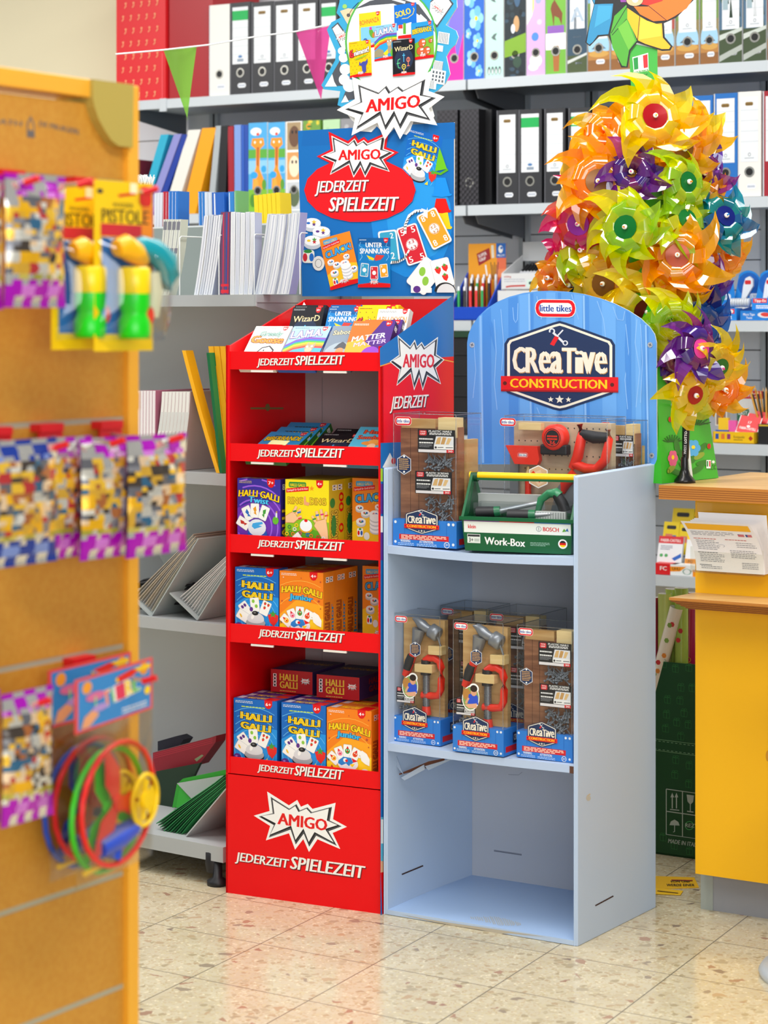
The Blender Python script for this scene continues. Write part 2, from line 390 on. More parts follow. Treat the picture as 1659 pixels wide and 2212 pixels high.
# ------------------------------------------------------------------ artwork of the game boxes, in units of 100 wide
OUT = M('3a2a10')
def bandfoot(d, W_, H_, h=12):
    d.poly([(0, H_-h*.6), (W_*.5, H_-h), (W_, H_-h*.75), (W_, H_), (0, H_)], RD)
    burst(d, (W_*.36, H_-h*1.55), (W_*.28, 0), (0, h*.95), None)
def badge(d, x, y, t, r=7):
    d.poly([(x-r, y-r), (x+r, y-r), (x+r*.95, y+r*.2), (x+r*.5, y+r*.85), (x, y+r), (x-r*.5, y+r*.85), (x-r*.95, y+r*.2)], RD)
    d.text(t, x-r*.65, y+r*.3, x+r*.65, y+r*.3, r*.75, WH, .03)
def card(d, x, y, w, h, rot, mat=WH):
    q = math.radians(rot); c, s_ = math.cos(q), math.sin(q)
    s = d.sub((x, y), (c, s_), (-s_, c)); s.rr(-w/2-.6, -h/2-.6, w/2+.6, h/2+.6, w*.12, M('b8bcc4')); s.rr(-w/2, -h/2, w/2, h/2, w*.12, mat); return s
GRN, PUR, ORG = M('8cc63f'), M('5b2a86'), M('f39200')
def straw(d, x, y, r):
    d.poly([(x-r*.75, y-r*.5), (x, y-r*.75), (x+r*.75, y-r*.5), (x+r*.7, y+r*.2), (x+r*.1, y+r), (x-r*.5, y+r*.45)], M('e2231a'))
    d.star(x, y-r*.65, r*.55, M('3f9a35'))
def bell(d, x, y, r, dome=M('d9dadc'), basec=BK):
    d.ell(x, y+r*.45, r, r*.5, basec); d.ell(x, y+r*.3, r*.98, r*.5, M('a9abae')); d.ell(x, y-r*.05, r*.85, r*.62, dome, a0=180, a1=360)
    d.ell(x, y, r*.85, r*.35, dome); d.ell(x-r*.3, y-r*.25, r*.14, r*.25, WH, 20)
def rings(d, cx, cy, mats, n, r0, r1, w, x0, y0, x1, y1):
    """arcs kept inside the box front"""
    for k in range(n):
        r = r0+(r1-r0)*k/max(1, n-1); seg = []
        for a in range(0, 361, 10):
            x, y = cx+r*math.cos(math.radians(a)), cy+r*math.sin(math.radians(a))
            if x0 < x < x1 and y0 < y < y1: seg.append((x, y))
            else:
                if len(seg) > 1: d.line(seg, w, mats)
                seg = []
        if len(seg) > 1: d.line(seg, w, mats)
def art_bell(d, H_=134):
    d.rect(0, 0, 100, H_, M('0c66bd', .35)); d.poly([(0, H_), (0, 80), (40, 55), (100, 62), (100, H_)], M('1a8fe0', .35))
    rings(d, 48, 110, M('6cc4f4', .35), 6, 34, 92, 1.1, 1, 1, 99, H_-1)
    d.fine(4, 5, 45, 2, 3, 1.1, WH); d.fine(18, 16, 74, 1, 3, 2, M('c8e24a'))
    badge(d, 80, 9, '6+', 9)
    d.text('HALLI', 17, 43, 86, 46, 15, YL, .07, 0, -2, out=OUT)
    d.text('GALLI', 17, 63, 84, 68, 14.5, YL, .07, 0, -2, out=OUT)
    for x, y, r in ((24, 90, -38), (46, 80, -6), (70, 86, 22), (20, 106, -60)):
        s = card(d, x, y, 20, 30, r)
        if r == -38: s.ell(-3, -7, 3, 4, PUR); s.ell(4, -7, 3, 4, PUR)
        elif r == -6: s.ell(-3, -8, 3.4, 4, GRN); s.ell(3, 3, 3.4, 4, GRN)
        elif r == 22:
            for a, b in ((-4, -9), (4, -9), (-2, 0)): straw(s, a, b, 4)
        else: s.ell(-2, -6, 2, 5, M('f0c030'), 30)
    d.ell(38, 90, 4, 5, PUR); bell(d, 48, 112, 23); d.ell(47, 98, 7.5, 5, BK); d.ell(46, 97, 3, 1.6, M('777777'))
    straw(d, 88, 108, 16); d.ell(9, 128, 9, 8, PUR); d.ell(7, 126, 3, 2, M('9d77c4')); d.poly([(70, 134), (78, 124), (80, 134)], M('f2cf2e'))
def art_junior(d, H_=134):
    d.rect(0, 0, 100, H_, M('f07f13', .35)); d.poly([(0, H_), (0, 96), (40, 60), (100, 72), (100, H_)], M('f9a51a', .35)); d.poly([(0, H_), (0, 118), (50, 96), (100, 100), (100, H_)], M('ffd21f', .35))
    rings(d, 48, 112, M('ffc04d', .35), 3, 60, 92, 1, 1, 1, 99, H_-1)
    d.fine(4, 5, 40, 2, 3, 1.1, WH); badge(d, 78, 9, '4+', 9)
    d.text('HALLI GALLI', 5, 48, 96, 56, 14, YL, .065, 0, 6, out=OUT)
    d.text('Junior', 23, 61, 75, 65, 12, M('32b6ea'), .05, 0, 1.5, out=M('1b4d80'))
    for x, y, q in ((14, 96, 2), (9, 14, 1.6), (94, 20, 2.4), (90, 62, 3.6), (64, 52, 2), (6, 66, 2.4), (86, 50, 1.5), (94, 78, 2), (50, 14, 1.6), (4, 112, 3)):
        d.star(x, y, q*1.1, (M('5a6a3a'), WH, M('b5452e'), M('4aa7b5'))[int(x) % 4])
    for x, y, r, c in ((16, 108, -50, 'f2b31c'), (30, 96, -24, 'e98aa8'), (47, 90, 2, '3f9a35'), (64, 96, 26, 'e2541a')):
        s = card(d, x, y, 18, 27, r); s.ell(0, 0, 5.5, 6, M(c)); s.poly([(-3, -5), (0, -11), (3, -5)], RD); s.ell(0, 1, 1.8, 1.8, RD); s.ell(-2, -2, 1, 1.3, WH); s.ell(2, -2, 1, 1.3, WH)
    d.ell(48, 124, 24, 14, M('e7b21a')); d.ell(48, 117, 23, 15, M('e9ecf0')); d.poly([(27, 112), (38, 103), (55, 104), (60, 114), (50, 122), (44, 117), (34, 122), (26, 118)], M('1f7fcf'))
    d.ell(42, 110, 4.5, 4.5, WH); d.ell(45, 111, 3, 3, RD); d.poly([(56, 104), (70, 110), (60, 114)], RD); d.poly([(52, 118), (64, 116), (58, 124)], YL)
    d.poly([(74, 90), (80, 86), (90, 92), (97, 104), (96, 118), (86, 114), (78, 108)], WH); d.line([(76, 96), (70, 92)], 4, WH); d.line([(76, 101), (69, 99)], 4, WH)
    d.poly([(6, 134), (12, 122), (20, 134)], M('c0392b')); d.ell(86, 132, 9, 7, M('dfe7ee'))
def art_twist(d, H_=118):
    d.rect(0, 0, 100, H_, M('3a2a9a', .35)); d.poly([(0, H_), (0, 60), (50, 40), (100, 50), (100, H_)], M('6a2fb0', .35))
    rings(d, 40, 96, M('9a5fe0', .35), 5, 40, 96, 3, 1, 1, 99, H_-1)
    d.fine(4, 5, 34, 2, 3, 1.1, M('d9c26a')); badge(d, 78, 8, '7+', 9)
    d.text('HALLI GALLI', 3, 37, 96, 46, 13, YL, .05, 0, 5, out=OUT); d.text('Twist', 26, 47, 72, 51, 12, M('49c3f5'), .05, .05, 0, out=M('12206a'))
    for x, y, r, c in ((24, 70, -26, '1a6ac0'), (41, 64, 0, 'e59a1c'), (62, 68, 22, '3f9a35'), (14, 90, -60, 'c0271a')):
        s = card(d, x, y, 19, 28, r); s.poly([(-4, -4), (2, -9), (4, 0), (-1, 3)], M(c)); s.poly([(-3, 5), (2, 1), (4, 9)], M(c))
    d.ell(47, 110, 23, 12, M('1c55b8')); d.ell(46, 98, 21, 17, M('dfe6ee')); d.poly([(34, 96), (36, 90), (44, 88), (58, 86), (60, 90), (50, 93), (58, 95), (50, 98), (40, 101)], M('3aa4e4'))
    d.ell(89, 82, 7, 8, M('62b52a')); d.rect(89, 66, 93, 76, M('dfe6e8')); d.rect(90, 63, 93, 67, M('c09a50')); d.ell(84, 117, 4, 3, RD)
def art_ring(d, H_=128):
    d.rect(0, 0, 100, H_, M('f2dc12', .35)); d.poly([(0, H_), (0, 90), (40, 78), (100, 84), (100, H_)], M('8cc21f', .35)); d.poly([(0, H_), (0, 108), (60, 98), (100, 110), (100, H_)], M('5aa51c', .35))
    d.rr(8, 5, 48, 16, 3, M('2d8a34')); d.text('HALLI GALLI', 11, 14, 45, 14, 6, YL, .03); d.poly([(2, 19), (54, 13), (54, 22), (2, 27)], RD); d.text('Spielspaß für Groß & Klein', 4, 24.5, 52, 19.5, 4.2, WH, .01)
    d.star(61, 17, 6, ORG); badge(d, 79, 8, '4+', 8)
    d.text('RING', 6, 49, 40, 49, 13, M('f3c81a'), .03, out=M('8a6a10')); d.text('DING', 57, 49, 93, 49, 13, M('f3c81a'), .03, out=M('8a6a10')); d.poly([(43, 50), (43, 34), (47, 33), (48, 44), (56, 46), (54, 52)], M('e8a070'))
    SK, SKo = M('f0c090'), M('c98a50')
    for P in ([(0, 74), (14, 66), (24, 68), (30, 80), (20, 88), (0, 88)], [(66, 92), (70, 82), (94, 76), (98, 100), (100, 128), (88, 122), (76, 104)]): d.poly(P, SKo); d.poly(grow(P, -1), SK)
    for a, b, w in (((18, 68), (26, 54), 5), ((25, 70), (36, 60), 5), ((28, 78), (38, 74), 5), ((70, 84), (62, 72), 5), ((77, 80), (72, 62), 5.5), ((86, 77), (82, 58), 5.5), ((93, 78), (94, 62), 5)):
        d.line([a, b], w+1.2, SKo); d.line([a, b], w, SK)
    for x, y, c in ((22, 64, '2d8a34'), (32, 66, '1a6ac0'), (34, 78, 'e0304a'), (67, 78, '2d8a34'), (74, 70, '1a6ac0'), (85, 68, 'd0307a'), (95, 70, 'e04a1a')): d.line([(x-4, y+1), (x+4, y-1)], 3, M(c))
    d.ell(48, 98, 15, 9, M('d9a21a')); d.ell(48, 92, 14, 12, M('eef1f4')); d.ell(48, 82, 4, 3, RD)
    for i, (x, y) in enumerate(((10, 96), (26, 92), (22, 100), (34, 108), (52, 110), (60, 112), (76, 114), (12, 106), (4, 110), (88, 116), (64, 120), (52, 122), (18, 110), (8, 118))):
        d.ring(x, y, 3.6, 3, 2, M(('2d8a34', 'f2c81a', 'e0e0e0', 'd0307a', '1a6ac0', 'e07a1a', 'c02a2a')[i % 7]), n=10)
    s = card(d, 26, 120, 18, 24, 50); s.ell(0, 0, 4, 5, SK)
def art_clack(d, H_=130):
    d.rect(0, 0, 100, H_, M('f08a1d', .35)); d.poly([(0, H_), (0, 92), (60, 72), (100, 80), (100, H_)], M('f6c51e', .35))
    d.rr(10, 6, 56, 17, 3, M('3aa0d8')); d.text('HALLI GALLI', 14, 15.5, 52, 13.5, 6, YL, .02); d.poly([(4, 20), (62, 13), (62, 22), (4, 28)], RD); d.text('Spielspaß für Groß & Klein', 6, 26, 60, 20, 4, WH, .01)
    d.star(60, 40, 14, YL, 9, .5); d.text('CLACK!', 10, 52, 94, 44, 17, M('37a7e6'), .06, 0, out=M('14406e'))
    for x, y, r in ((20, 62, 11), (36, 72, 12), (24, 90, 13), (72, 58, 10), (86, 92, 12), (62, 74, 15)):
        d.ell(x, y+r*.35, r, r*.55, M('c9cdd0')); d.ell(x, y, r, r*.55, M('f2f3f2')); d.star(x-3, y, r*.3, M('c0271a')); d.ell(x+4, y, r*.25, r*.2, M('2b67b8')); d.ell(x, y+2, r*.2, r*.12, M('4a9a35'))
    for k in range(4): d.ell(64, 108-k*8, 16, 8, M('c9cdd0')); d.ell(64, 105-k*8, 16, 8, M('f2f3f2'))
    d.rr(14, 104, 30, 122, 3, WH); d.ell(18, 114, 3, 5, RD); d.ell(26, 114, 3, 5, M('1a5ab0')); d.ell(22, 106, 4, 2, M('3f9a35')); d.ell(40, 120, 8, 8, M('e9eae4'))
    bandfoot(d, 100, H_, 13)
def art_under(d, H_=136):
    d.rect(0, 0, 100, H_, M('0d7cc2', .35)); d.poly([(0, 0), (100, 0), (100, 24), (0, 16)], M('0a5a9a', .35))
    for x in (8, 90): d.line([(x, 12), (x-4, 22), (x+5, 26), (x, 40), (x+5, 52), (x-3, 62)], 1, M('9fe0ff'))
    d.fine(4, 5, 26, 1, 3, 1.4, WH); badge(d, 86, 7, '8+', 7)
    d.text('UNTER', 24, 26, 74, 26, 13, WH, .04); d.text('SPANNUNG', 6, 43, 95, 43, 14, WH, .04)
    d.poly([(26, 47), (50, 56), (48, 62), (34, 58)], YL); d.poly([(50, 58), (56, 46), (82, 48), (70, 60), (54, 63)], M('d8342a')); d.poly([(20, 50), (30, 58), (44, 62), (50, 64), (36, 63)], M('45b0d8'))
    for x, y, r, c in ((20, 88, 6, '2b9ec4'), (50, 96, 0, 'd02030'), (80, 90, -6, 'f0a51c')):
        s = card(d, x, y, 24, 36, r); s.rr(-10.5, -16.5, 10.5, 16.5, 2, M(c)); s.ell(0, 0, 6, 6, WH); s.text({6: '2', 0: '5', -6: '8'}[r], -8, -9, -4, -9, 5.5, WH); s.text({6: '2', 0: '5', -6: '8'}[r], 4, 14, 8, 14, 5.5, WH)
    bandfoot(d, 100, H_, 14)
def art_wiz(d, H_=140):
    d.rect(0, 0, 100, H_, M('14151b', .35)); d.ell(50, 78, 42, 44, M('22304a', .35)); badge(d, 82, 9, '10+', 8); d.fine(4, 5, 40, 2, 3, 1.2, M('bbbbbb'))
    d.text('WizarD', 9, 45, 91, 41, 18, M('ecd7a0'), .015, .05)
    def glyph(pts, c): d.line(pts, 3, M(c))
    glyph([(48, 56), (52, 56)], '4ab4e8'); glyph([(44, 62), (56, 62)], '4ab4e8'); glyph([(50, 54), (50, 88)], '4ab4e8')
    glyph([(34, 74), (24, 78), (22, 92), (26, 108), (34, 110)], '58c98a'); glyph([(18, 92), (33, 90)], '58c98a')
    d.ring(70, 80, 7, 8, 3, M('e27a62')); glyph([(70, 70), (70, 104)], 'e27a62'); glyph([(64, 104), (76, 104)], 'e27a62')
    d.ring(50, 106, 8, 9, 3, M('ead24a')); glyph([(50, 115), (50, 128)], 'ead24a'); d.ell(50, 106, 2.5, 2.5, M('ead24a'))
    bandfoot(d, 100, H_, 11)
def art_nimmt(d, H_=136):
    d.rect(0, 0, 100, H_, M('fbc800', .35))
    for k in range(54):
        x, y = 7+(k % 6)*17+(k//6 % 2)*8, 16+(k//6)*13
        if y < H_-12 and x < 97: d.poly([(x-1.6, y-1.6), (x+1.6, y-1.6), (x, y+2)], M('5a3a10'))
    badge(d, 85, 7, '8+', 7); d.fine(5, 5, 40, 1, 3, 1.2, M('5a3a10'))
    d.text('6', 5, 60, 22, 58, 28, M('d8202a'), .05, out=M('6a1010')); d.text('nimmt!', 25, 55, 92, 44, 20, WH, .05, .08, out=M('3a1a10'))
    d.poly([(28, 66), (80, 54), (80, 59), (28, 72)], M('8cc21f')); d.poly([(46, 78), (52, 86), (62, 80), (74, 80), (84, 70), (84, 86), (76, 96), (76, 116), (66, 126), (58, 116), (56, 96), (44, 92)], M('3c46a0'))
    bandfoot(d, 100, H_, 13)
def art_lama(d, H_=136):
    d.rect(0, 0, 100, H_, M('8fc8e8', .35)); d.poly([(0, 70), (0, H_), (100, H_), (100, 58)], M('2aa3df', .35))
    for k, c in enumerate(('7a3fa8', '2a6ad0', '3fae3f', 'f6d51e', 'f28a1c', 'e03424')):
        d.line([(0, 64+k*5.5), (24, 46+k*5.5), (54, 38+k*5.5), (100, 40+k*5.5)], 5.8, M(c))
    badge(d, 86, 8, '8+', 7); d.fine(5, 5, 45, 1, 3, 1.2, M('2a3a60'))
    d.text('L.A.M.A.', 5, 40, 84, 30, 22, WH, .05, .05, out=M('6a2a8a'), ob=.07)
    G_ = M('a89678'); d.poly([(56, 60), (60, 50), (64, 60), (74, 58), (78, 50), (80, 62), (76, 80), (80, 112), (58, 112), (60, 84), (54, 72)], G_); d.ell(66, 76, 9, 8, M('c4b294')); d.ell(60, 66, 3, 3, WH); d.ell(72, 65, 3, 3, WH)
    d.poly([(0, 122), (0, 98), (18, 88), (40, 98), (48, 122)], M('9a9070')); d.ell(86, 112, 14, 18, M('63b52f')); d.poly([(40, 110), (60, 96), (62, 112), (52, 122)], YL)
    bandfoot(d, 100, H_, 12)
def art_biber(d, H_=134):
    d.rect(0, 0, 100, H_, M('2795d4', .35)); d.poly([(0, 80), (40, 66), (100, 54), (100, H_), (0, H_)], M('7db32c', .35)); badge(d, 84, 8, '6+', 7); d.fine(20, 16, 80, 1, 3, 3, M('24404a'))
    d.text('BIBERBANDE', 6, 42, 92, 38, 18, M('fbd21e'), .04, 0, 2, out=M('2a2410'))
    OB, OD = M('cf5a2a'), M('7a2f14')
    for x, y, r in ((48, 76, 16), (40, 104, 17), (68, 106, 16), (86, 72, 8)):
        d.ell(x, y, r+1.2, r*.9+1.2, OD); d.ell(x, y, r, r*.9, OB); d.ell(x+3, y-r*.3, r*.22, r*.25, WH); d.ell(x+r*.6, y-r*.3, r*.22, r*.25, WH); d.poly([(x+1, y+r*.3), (x+r*.7, y+r*.3), (x+r*.35, y+r*.7)], WH)
    bandfoot(d, 100, H_, 13)
def art_goose(d, H_=132):
    d.rect(0, 0, 100, H_, M('f2f0ea', .35)); badge(d, 84, 8, '8+', 7); d.fine(4, 5, 60, 2, 3, 1.1, M('444444'))
    d.text('Greedy', 22, 32, 82, 32, 14, M('9cc4b4'), .03, .1, 0, out=M('3a5a54')); d.text('Goose', 6, 54, 92, 56, 22, M('f08c14'), .06, 0, -1, out=M('7a3a08'))
    d.poly([(22, 132), (26, 98), (44, 70), (64, 64), (80, 78), (76, 112), (70, 132)], BK); d.poly([(26, 132), (29, 100), (46, 73), (63, 68), (76, 80), (72, 112), (66, 132)], WH)
    d.ell(52, 80, 2, 3, BK); d.poly([(44, 92), (62, 84), (68, 100), (54, 116), (34, 118)], M('f08c14'))
def art_sabo(d, H_=134):
    d.rect(0, 0, 100, H_, M('6f7f90', .35)); d.ell(50, 100, 46, 40, M('94a4ae', .35)); d.text('Saboteur', 10, 34, 94, 30, 16, M('e0d2a4'), .02, 0, 2, out=M('40382a'))
    d.poly([(30, 84), (70, 84), (62, 66), (50, 58), (40, 66)], M('3a3f48')); d.ell(50, 90, 12, 10, M('c98a5a')); d.poly([(30, 122), (38, 94), (62, 94), (72, 122)], M('d9862a')); d.ell(28, 108, 6, 6, M('f6e29a')); d.poly([(8, 122), (92, 122), (100, 134), (0, 134)], M('4a4034'))
def art_matter(d, H_=134):
    d.rect(0, 0, 100, H_, M('4a1f7a', .35)); d.poly([(0, 0), (70, 0), (40, 60), (0, 110)], M('c46a1e', .35)); d.poly([(0, 60), (30, 50), (60, 70), (40, 134), (0, 134)], M('f0a83a', .35)); d.ell(62, 92, 22, 22, M('8a3fb8', .35)); d.ell(58, 96, 8, 8, M('ffe2a0'))
    d.fine(4, 8, 40, 2, 3, 1.1, WH); badge(d, 86, 8, '8+', 7); d.text('MATTER', 10, 58, 86, 46, 14, WH, .03, .15); d.text('MATTER', 18, 72, 92, 60, 11, M('c9b3e0'), .02, .15)
def art_ablux(d, H_=134):
    d.rect(0, 0, 100, H_, M('eceae4', .35)); d.fine(5, 6, 60, 2, 3, 1.2, M('444444')); badge(d, 86, 8, '10+', 8)
    d.text('ABLUXXEN', 4, 44, 96, 44, 20, M('dd8a2a'), .02); d.line([(56, 30), (76, 54)], 2, BK); d.line([(76, 30), (58, 54)], 2, BK)
    d.ell(50, 90, 30, 24, M('d8d2c4'))
def art_dress(d, H_=134):
    d.rect(0, 0, 100, H_, M('57b7d8', .35)); d.rect(0, 70, 100, H_, M('86cbdc', .35)); d.text('Halli', 18, 24, 70, 24, 13, M('e8502a'), .03, out=M('7a1a10')); d.text('Sombrero', 10, 44, 92, 44, 13, M('e8502a'), .03, out=M('7a1a10'))
    d.ell(52, 58, 26, 8, M('e8943a')); d.ell(54, 52, 13, 8, M('f0a84a')); d.ell(54, 68, 10, 9, M('f4c9a0')); d.poly([(46, 78), (62, 78), (76, 118), (34, 118)], M('d8309a')); d.line([(46, 82), (24, 100)], 4, M('f4c9a0')); d.line([(62, 82), (84, 90)], 4, M('f4c9a0'))
def art_solo(d, H_=130):
    d.rect(0, 0, 100, H_, M('0f6fd0', .35)); badge(d, 84, 8, '6+', 8); d.text('SOLO', 10, 66, 76, 52, 30, M('fbd21e'), .05); d.line([(34, 74), (60, 74), (84, 58), (90, 36), (86, 26)], 3, M('fbd21e'))
def art_bean(d, H_=140):
    d.rect(0, 0, 100, H_, M('fbd21e', .35)); badge(d, 86, 8, '8+', 8); d.text('BOHNANZA', 4, 48, 92, 40, 19, M('d8342a'), .01); d.rect(6, 56, 94, H_-16, M('7cc4e8')); d.ell(56, 84, 10, 20, M('5aa52a'), -20); d.ell(70, 92, 12, 12, M('c4762a')); d.ell(26, 110, 10, 10, M('2a6ab0')); d.ell(52, 64, 6, 6, M('d8309a')); bandfoot(d, 100, H_, 13)
ART = dict(bell=(art_bell, 134), junior=(art_junior, 134), twist=(art_twist, 118), ring=(art_ring, 128), clack=(art_clack, 130), under=(art_under, 136), wiz=(art_wiz, 140), nimmt=(art_nimmt, 136),
           lama=(art_lama, 136), biber=(art_biber, 134), goose=(art_goose, 132), sabo=(art_sabo, 134), matter=(art_matter, 134), ablux=(art_ablux, 134), dress=(art_dress, 134), solo=(art_solo, 130), bean=(art_bean, 140))
def mini(d, key, O, U, V):
    f, h = ART[key]; f(d.sub(O, (U[0]/100, U[1]/100), (V[0]/h, V[1]/h)))
# ------------------------------------------------------------------ header and round topper of the red display
mb = MB(); HP = [RB.ab(646, 283), RB.ab(983, 264.5), RB.ab(983, 640), RB.ab(655, 640)]
mb.prism(RB.off(c=.001), HP, 0, .005, blue, M('d8d4cc')); d = D(mb, RB.off(c=.006).px)
d.poly([(655, 283), (983, 265), (983, 300), (651, 316)], M('0a66b2', .4)); d.ell(890, 480, 88, 120, M('1487d8', .4)); d.ell(905, 470, 70, 92, M('2397e2', .4))
d.rect(777, 277, 788, 296, M('0a5fa8', .4)); d.rect(915, 268, 926, 286, M('0a5fa8', .4))
# game box top right, cups, cards, discs
mini(d, 'bell', (884, 276), (73, 20), (-18, 108))
for y, w0, w1, h, c in ((470, 17, 20, 50, 'f2d016'), (444, 15, 18, 30, 'e01810'), (404, 14, 19, 40, '1a8fe8')):
    d.poly([(953-w0*.7, y-h/2), (953+w0*.7, y-h/2), (955+w1, y+h/2), (955-w1, y+h/2)], M(c, .3)); d.line([(955-w1-2, y+h/2-3), (955, y+h/2), (955+w1+2, y+h/2-4)], 4, M(c, .3))
d.poly([(950, 318), (966, 365), (940, 370)], M('6cbf1f', .3)); d.line([(937, 372), (952, 376), (968, 366)], 5, M('58aa1a', .3))
d.ell(779, 413, 120, 68, M('0a4d8a', .5)); d.ell(778, 410.5, 120.5, 70, M('e8101a', .35))
d.poly(grow([(697+(x-300)*.223, 294.6+(y-245)*.223) for x, y in BU], 7), M('e8101a', .35))
burst(d, (697, 294.6), (151.6, 0), (0, 84.7), None)
slogan(d, (682, 416), (793, 413), 24.5, (711, 456.5), (857, 455), 30)
for x, y in ((675, 482), (695, 500), (676, 520)):
    d.ell(x, y+7, 19, 12, M('c4cad0')); d.ell(x, y, 19, 11, WH); d.star(x+4, y-2, 6, M(('1a6ac0', '3f9a35', 'f2c81a')[int(y) % 3])); d.star(x+4, y+3, 5, M(('d02030', 'd02030', '5b2a86')[int(y) % 3])); d.ell(x-8, y, 4, 2.5, M(('1a6ac0', 'f2c81a', '5b2a86')[int(x) % 3]))
d.rr(654, 540, 680, 568, 6, M('f2f0e0')); d.ell(660, 556, 5, 9, M('d02030')); d.ell(674, 556, 5, 9, M('1a6ac0')); d.ell(666, 543, 9, 4, M('2d8a34')); d.ell(689, 569, 13, 16, M('e6e4dc')); d.ring(689, 569, 7, 9, 1, BK)
mini(d, 'clack', (690.5, 517), (66, -18), (25, 110))
s = card(d, 842, 534, 40, 72, -7, WH); s.rr(-17, -33, 17, 33, 4, M('2f9fc4')); s.text('2', 5, -18, 12, -18, 12, WH); s.text('2', 2, 26, 10, 26, 14, WH)
mini(d, 'under', (775, 514), (70, 0), (0, 107))
s = card(d, 892, 528, 45, 84, -18, WH); s.rr(-20, -39, 20, 39, 4, M('d0152a')); s.ell(0, 0, 13, 13, WH); s.ring(0, 0, 12, 12, 1, M('d0152a')); s.text('±3', -7, -2, 6, -2, 8, M('b01020')); s.text('±3', -6, 11, 7, 11, 8, M('b01020'))
for q in ((-16, -24), (8, -24), (-16, 37), (9, 37)): s.text('5', q[0], q[1], q[0]+8, q[1], 13, WH)
s = card(d, 940, 494, 46, 82, -27, WH); s.rr(-20, -38, 20, 38, 4, M('f0a01a')); s.ell(0, 0, 12, 12, WH); s.ring(0, 0, 11, 11, 1, M('e08a10')); s.text('±2', -7, -1, 6, -1, 8, M('c07a10')); s.text('±2', -6, 10, 7, 10, 8, M('c07a10'))
for q in ((-16, -23), (8, -23), (-16, 35), (9, 35)): s.text('8', q[0], q[1], q[0]+8, q[1], 13, WH)
P = [(847, 566), (862, 566), (874, 560), (882, 548), (886, 540)]; d.line(P, 4, WH); d.line([(877, 505), (878, 485), (886, 466), (900, 456), (915, 455)], 6, WH)
for k in range(9): d.rect(850+k*4, 563-k*k*.25, 852+k*4, 569-k*k*.25, BK); q = k*10/57.3; d.ell(877+38*(1-math.cos(q)), 497-40*math.sin(q), 1, 4, BK, 90-k*10)
d.poly([(912, 450), (924, 454), (926, 448), (926, 472), (914, 465), (919, 461)], WH)
s = card(d, 920, 596, 50, 70, 38); s.ell(-10, -4, 7, 10, GRN, -30); s.ell(6, -18, 0.1, .1, GRN); s.ell(8, 8, 7, 10, GRN, -30)
s = card(d, 958, 590, 40, 62, -14)
for q in ((-8, -8), (8, -10), (4, 10)): straw(s, q[0], q[1], 9)
d.poly([(890, 614), (935, 622), (935, 632.5), (890, 632.5)], WH); d.ell(903, 625, 8, 7.5, PUR); d.ell(964, 630, 23, 20, BK, a0=180, a1=360); d.ell(966, 632, 20, 19, M('dadbdc'), a0=180, a1=360)
mb.build('header_board', disp, label='blue header board with red oval slogan')
# round topper
TF = RB.off(c=.014); mb = MB()
OL = [(740, -40), (733, 5), (727, 28), (736, 38), (716, 48), (706, 64), (710, 75), (726, 112), (724, 130), (694, 184), (700, 193), (735, 197), (729, 227), (740, 232), (775, 225), (860, 228), (930, 205), (945, 196), (962, 180), (972, 160), (968, 140), (964, 122), (973, 106), (984, 96), (990, 80), (985, 66), (963, 54), (978, 30), (987, 16), (985, -40), (940, -75), (850, -90), (780, -75)]
mb.prism(TF, [TF.ab(*p) for p in OL], -.004, 0, M('3aa6d4', .4), M('d8d4cc')); d = D(mb, TF.px)
d.poly([(716, 60), (730, 48), (764, 95), (741, 114)], M('4a4e56')); d.poly([(718, 62), (729, 52), (761, 95), (742, 110)], M('f0eff2')); burst(d, (722, 76), (24, -12), (8, 18), None)
d.poly([(930, 3), (958, -20), (980, 8), (944, 60), (926, 40)], M('4a4e56')); d.poly([(930, 6), (958, -16), (976, 9), (944, 54), (927, 38)], M('f0eff2')); burst(d, (935, 1), (26, 20), (-6, 15), None)
d.poly([(703, 186), (722, 152), (735, 130), (742, 185)], M('4c5058')); d.poly([(702, 187), (718, 160), (722, 176), (728, 187)], WH); d.poly([(738, 220), (746, 198), (775, 190), (775, 212)], M('4c5058')); d.poly([(737, 222), (746, 205), (754, 220)], WH)
for x, y, r in ((742, 125, 10), (746, 150, 12), (744, 172, 12), (755, 185, 14), (738, 110, 8)): d.ell(x, y, r, r, M('eaf2f6'))
d.poly([(735, 24), (752, 18), (768, 20), (752, 54)], M('f7cfa8')); d.ell(745, 14, 5, 5, M('9ed06a')); d.line([(775, 5), (764, 16), (757, 26), (754, 33)], 1.2, BK); d.ell(753, 33, 4, 4, M('555555'))
for x0, y0, x1, y1, k in ((948, 68, 972, 92, 6), (946, 97, 958, 110, 0), (938, 130, 958, 150, 7), (932, 148, 964, 178, 0), (924, 172, 944, 190, 5)):
    s = d.sub((x0, y0), (x1-x0, (x1-x0)*.18), (-(y1-y0)*.12, y1-y0)); s.rect(0, 0, 1, 1, WH)
    for q in range(k): s.rect(.1+q*.14, .05, .15+q*.14, .95, M('5a6a78'))
    if x0 == 932:
        for q in range(12): s.rect(.12+(q % 4)*.22, .12+(q//4)*.28, .24+(q % 4)*.22, .3+(q//4)*.28, M('55606c'))
d.ell(846, 90, 100, 118, M('55b04a', .4), n=40); d.ell(846, 90, 96, 115, M('eceef2', .4), n=40)
d.poly([(766, 20), (800, 2), (850, -8), (905, 10), (935, 50), (940, 70), (922, 44), (890, 22), (850, 8), (800, 12)], M('4c5058'))
d.line([(848, -2), (876, 6)], 5, WH); d.line([(908, 32), (922, 45)], 4, WH)
mini(d, 'bean', (776, 30), (47, -6), (2, 76)); mini(d, 'solo', (852, 12), (48, -7), (1, 55)); mini(d, 'lama', (810, 57), (48, -7), (0, 76))
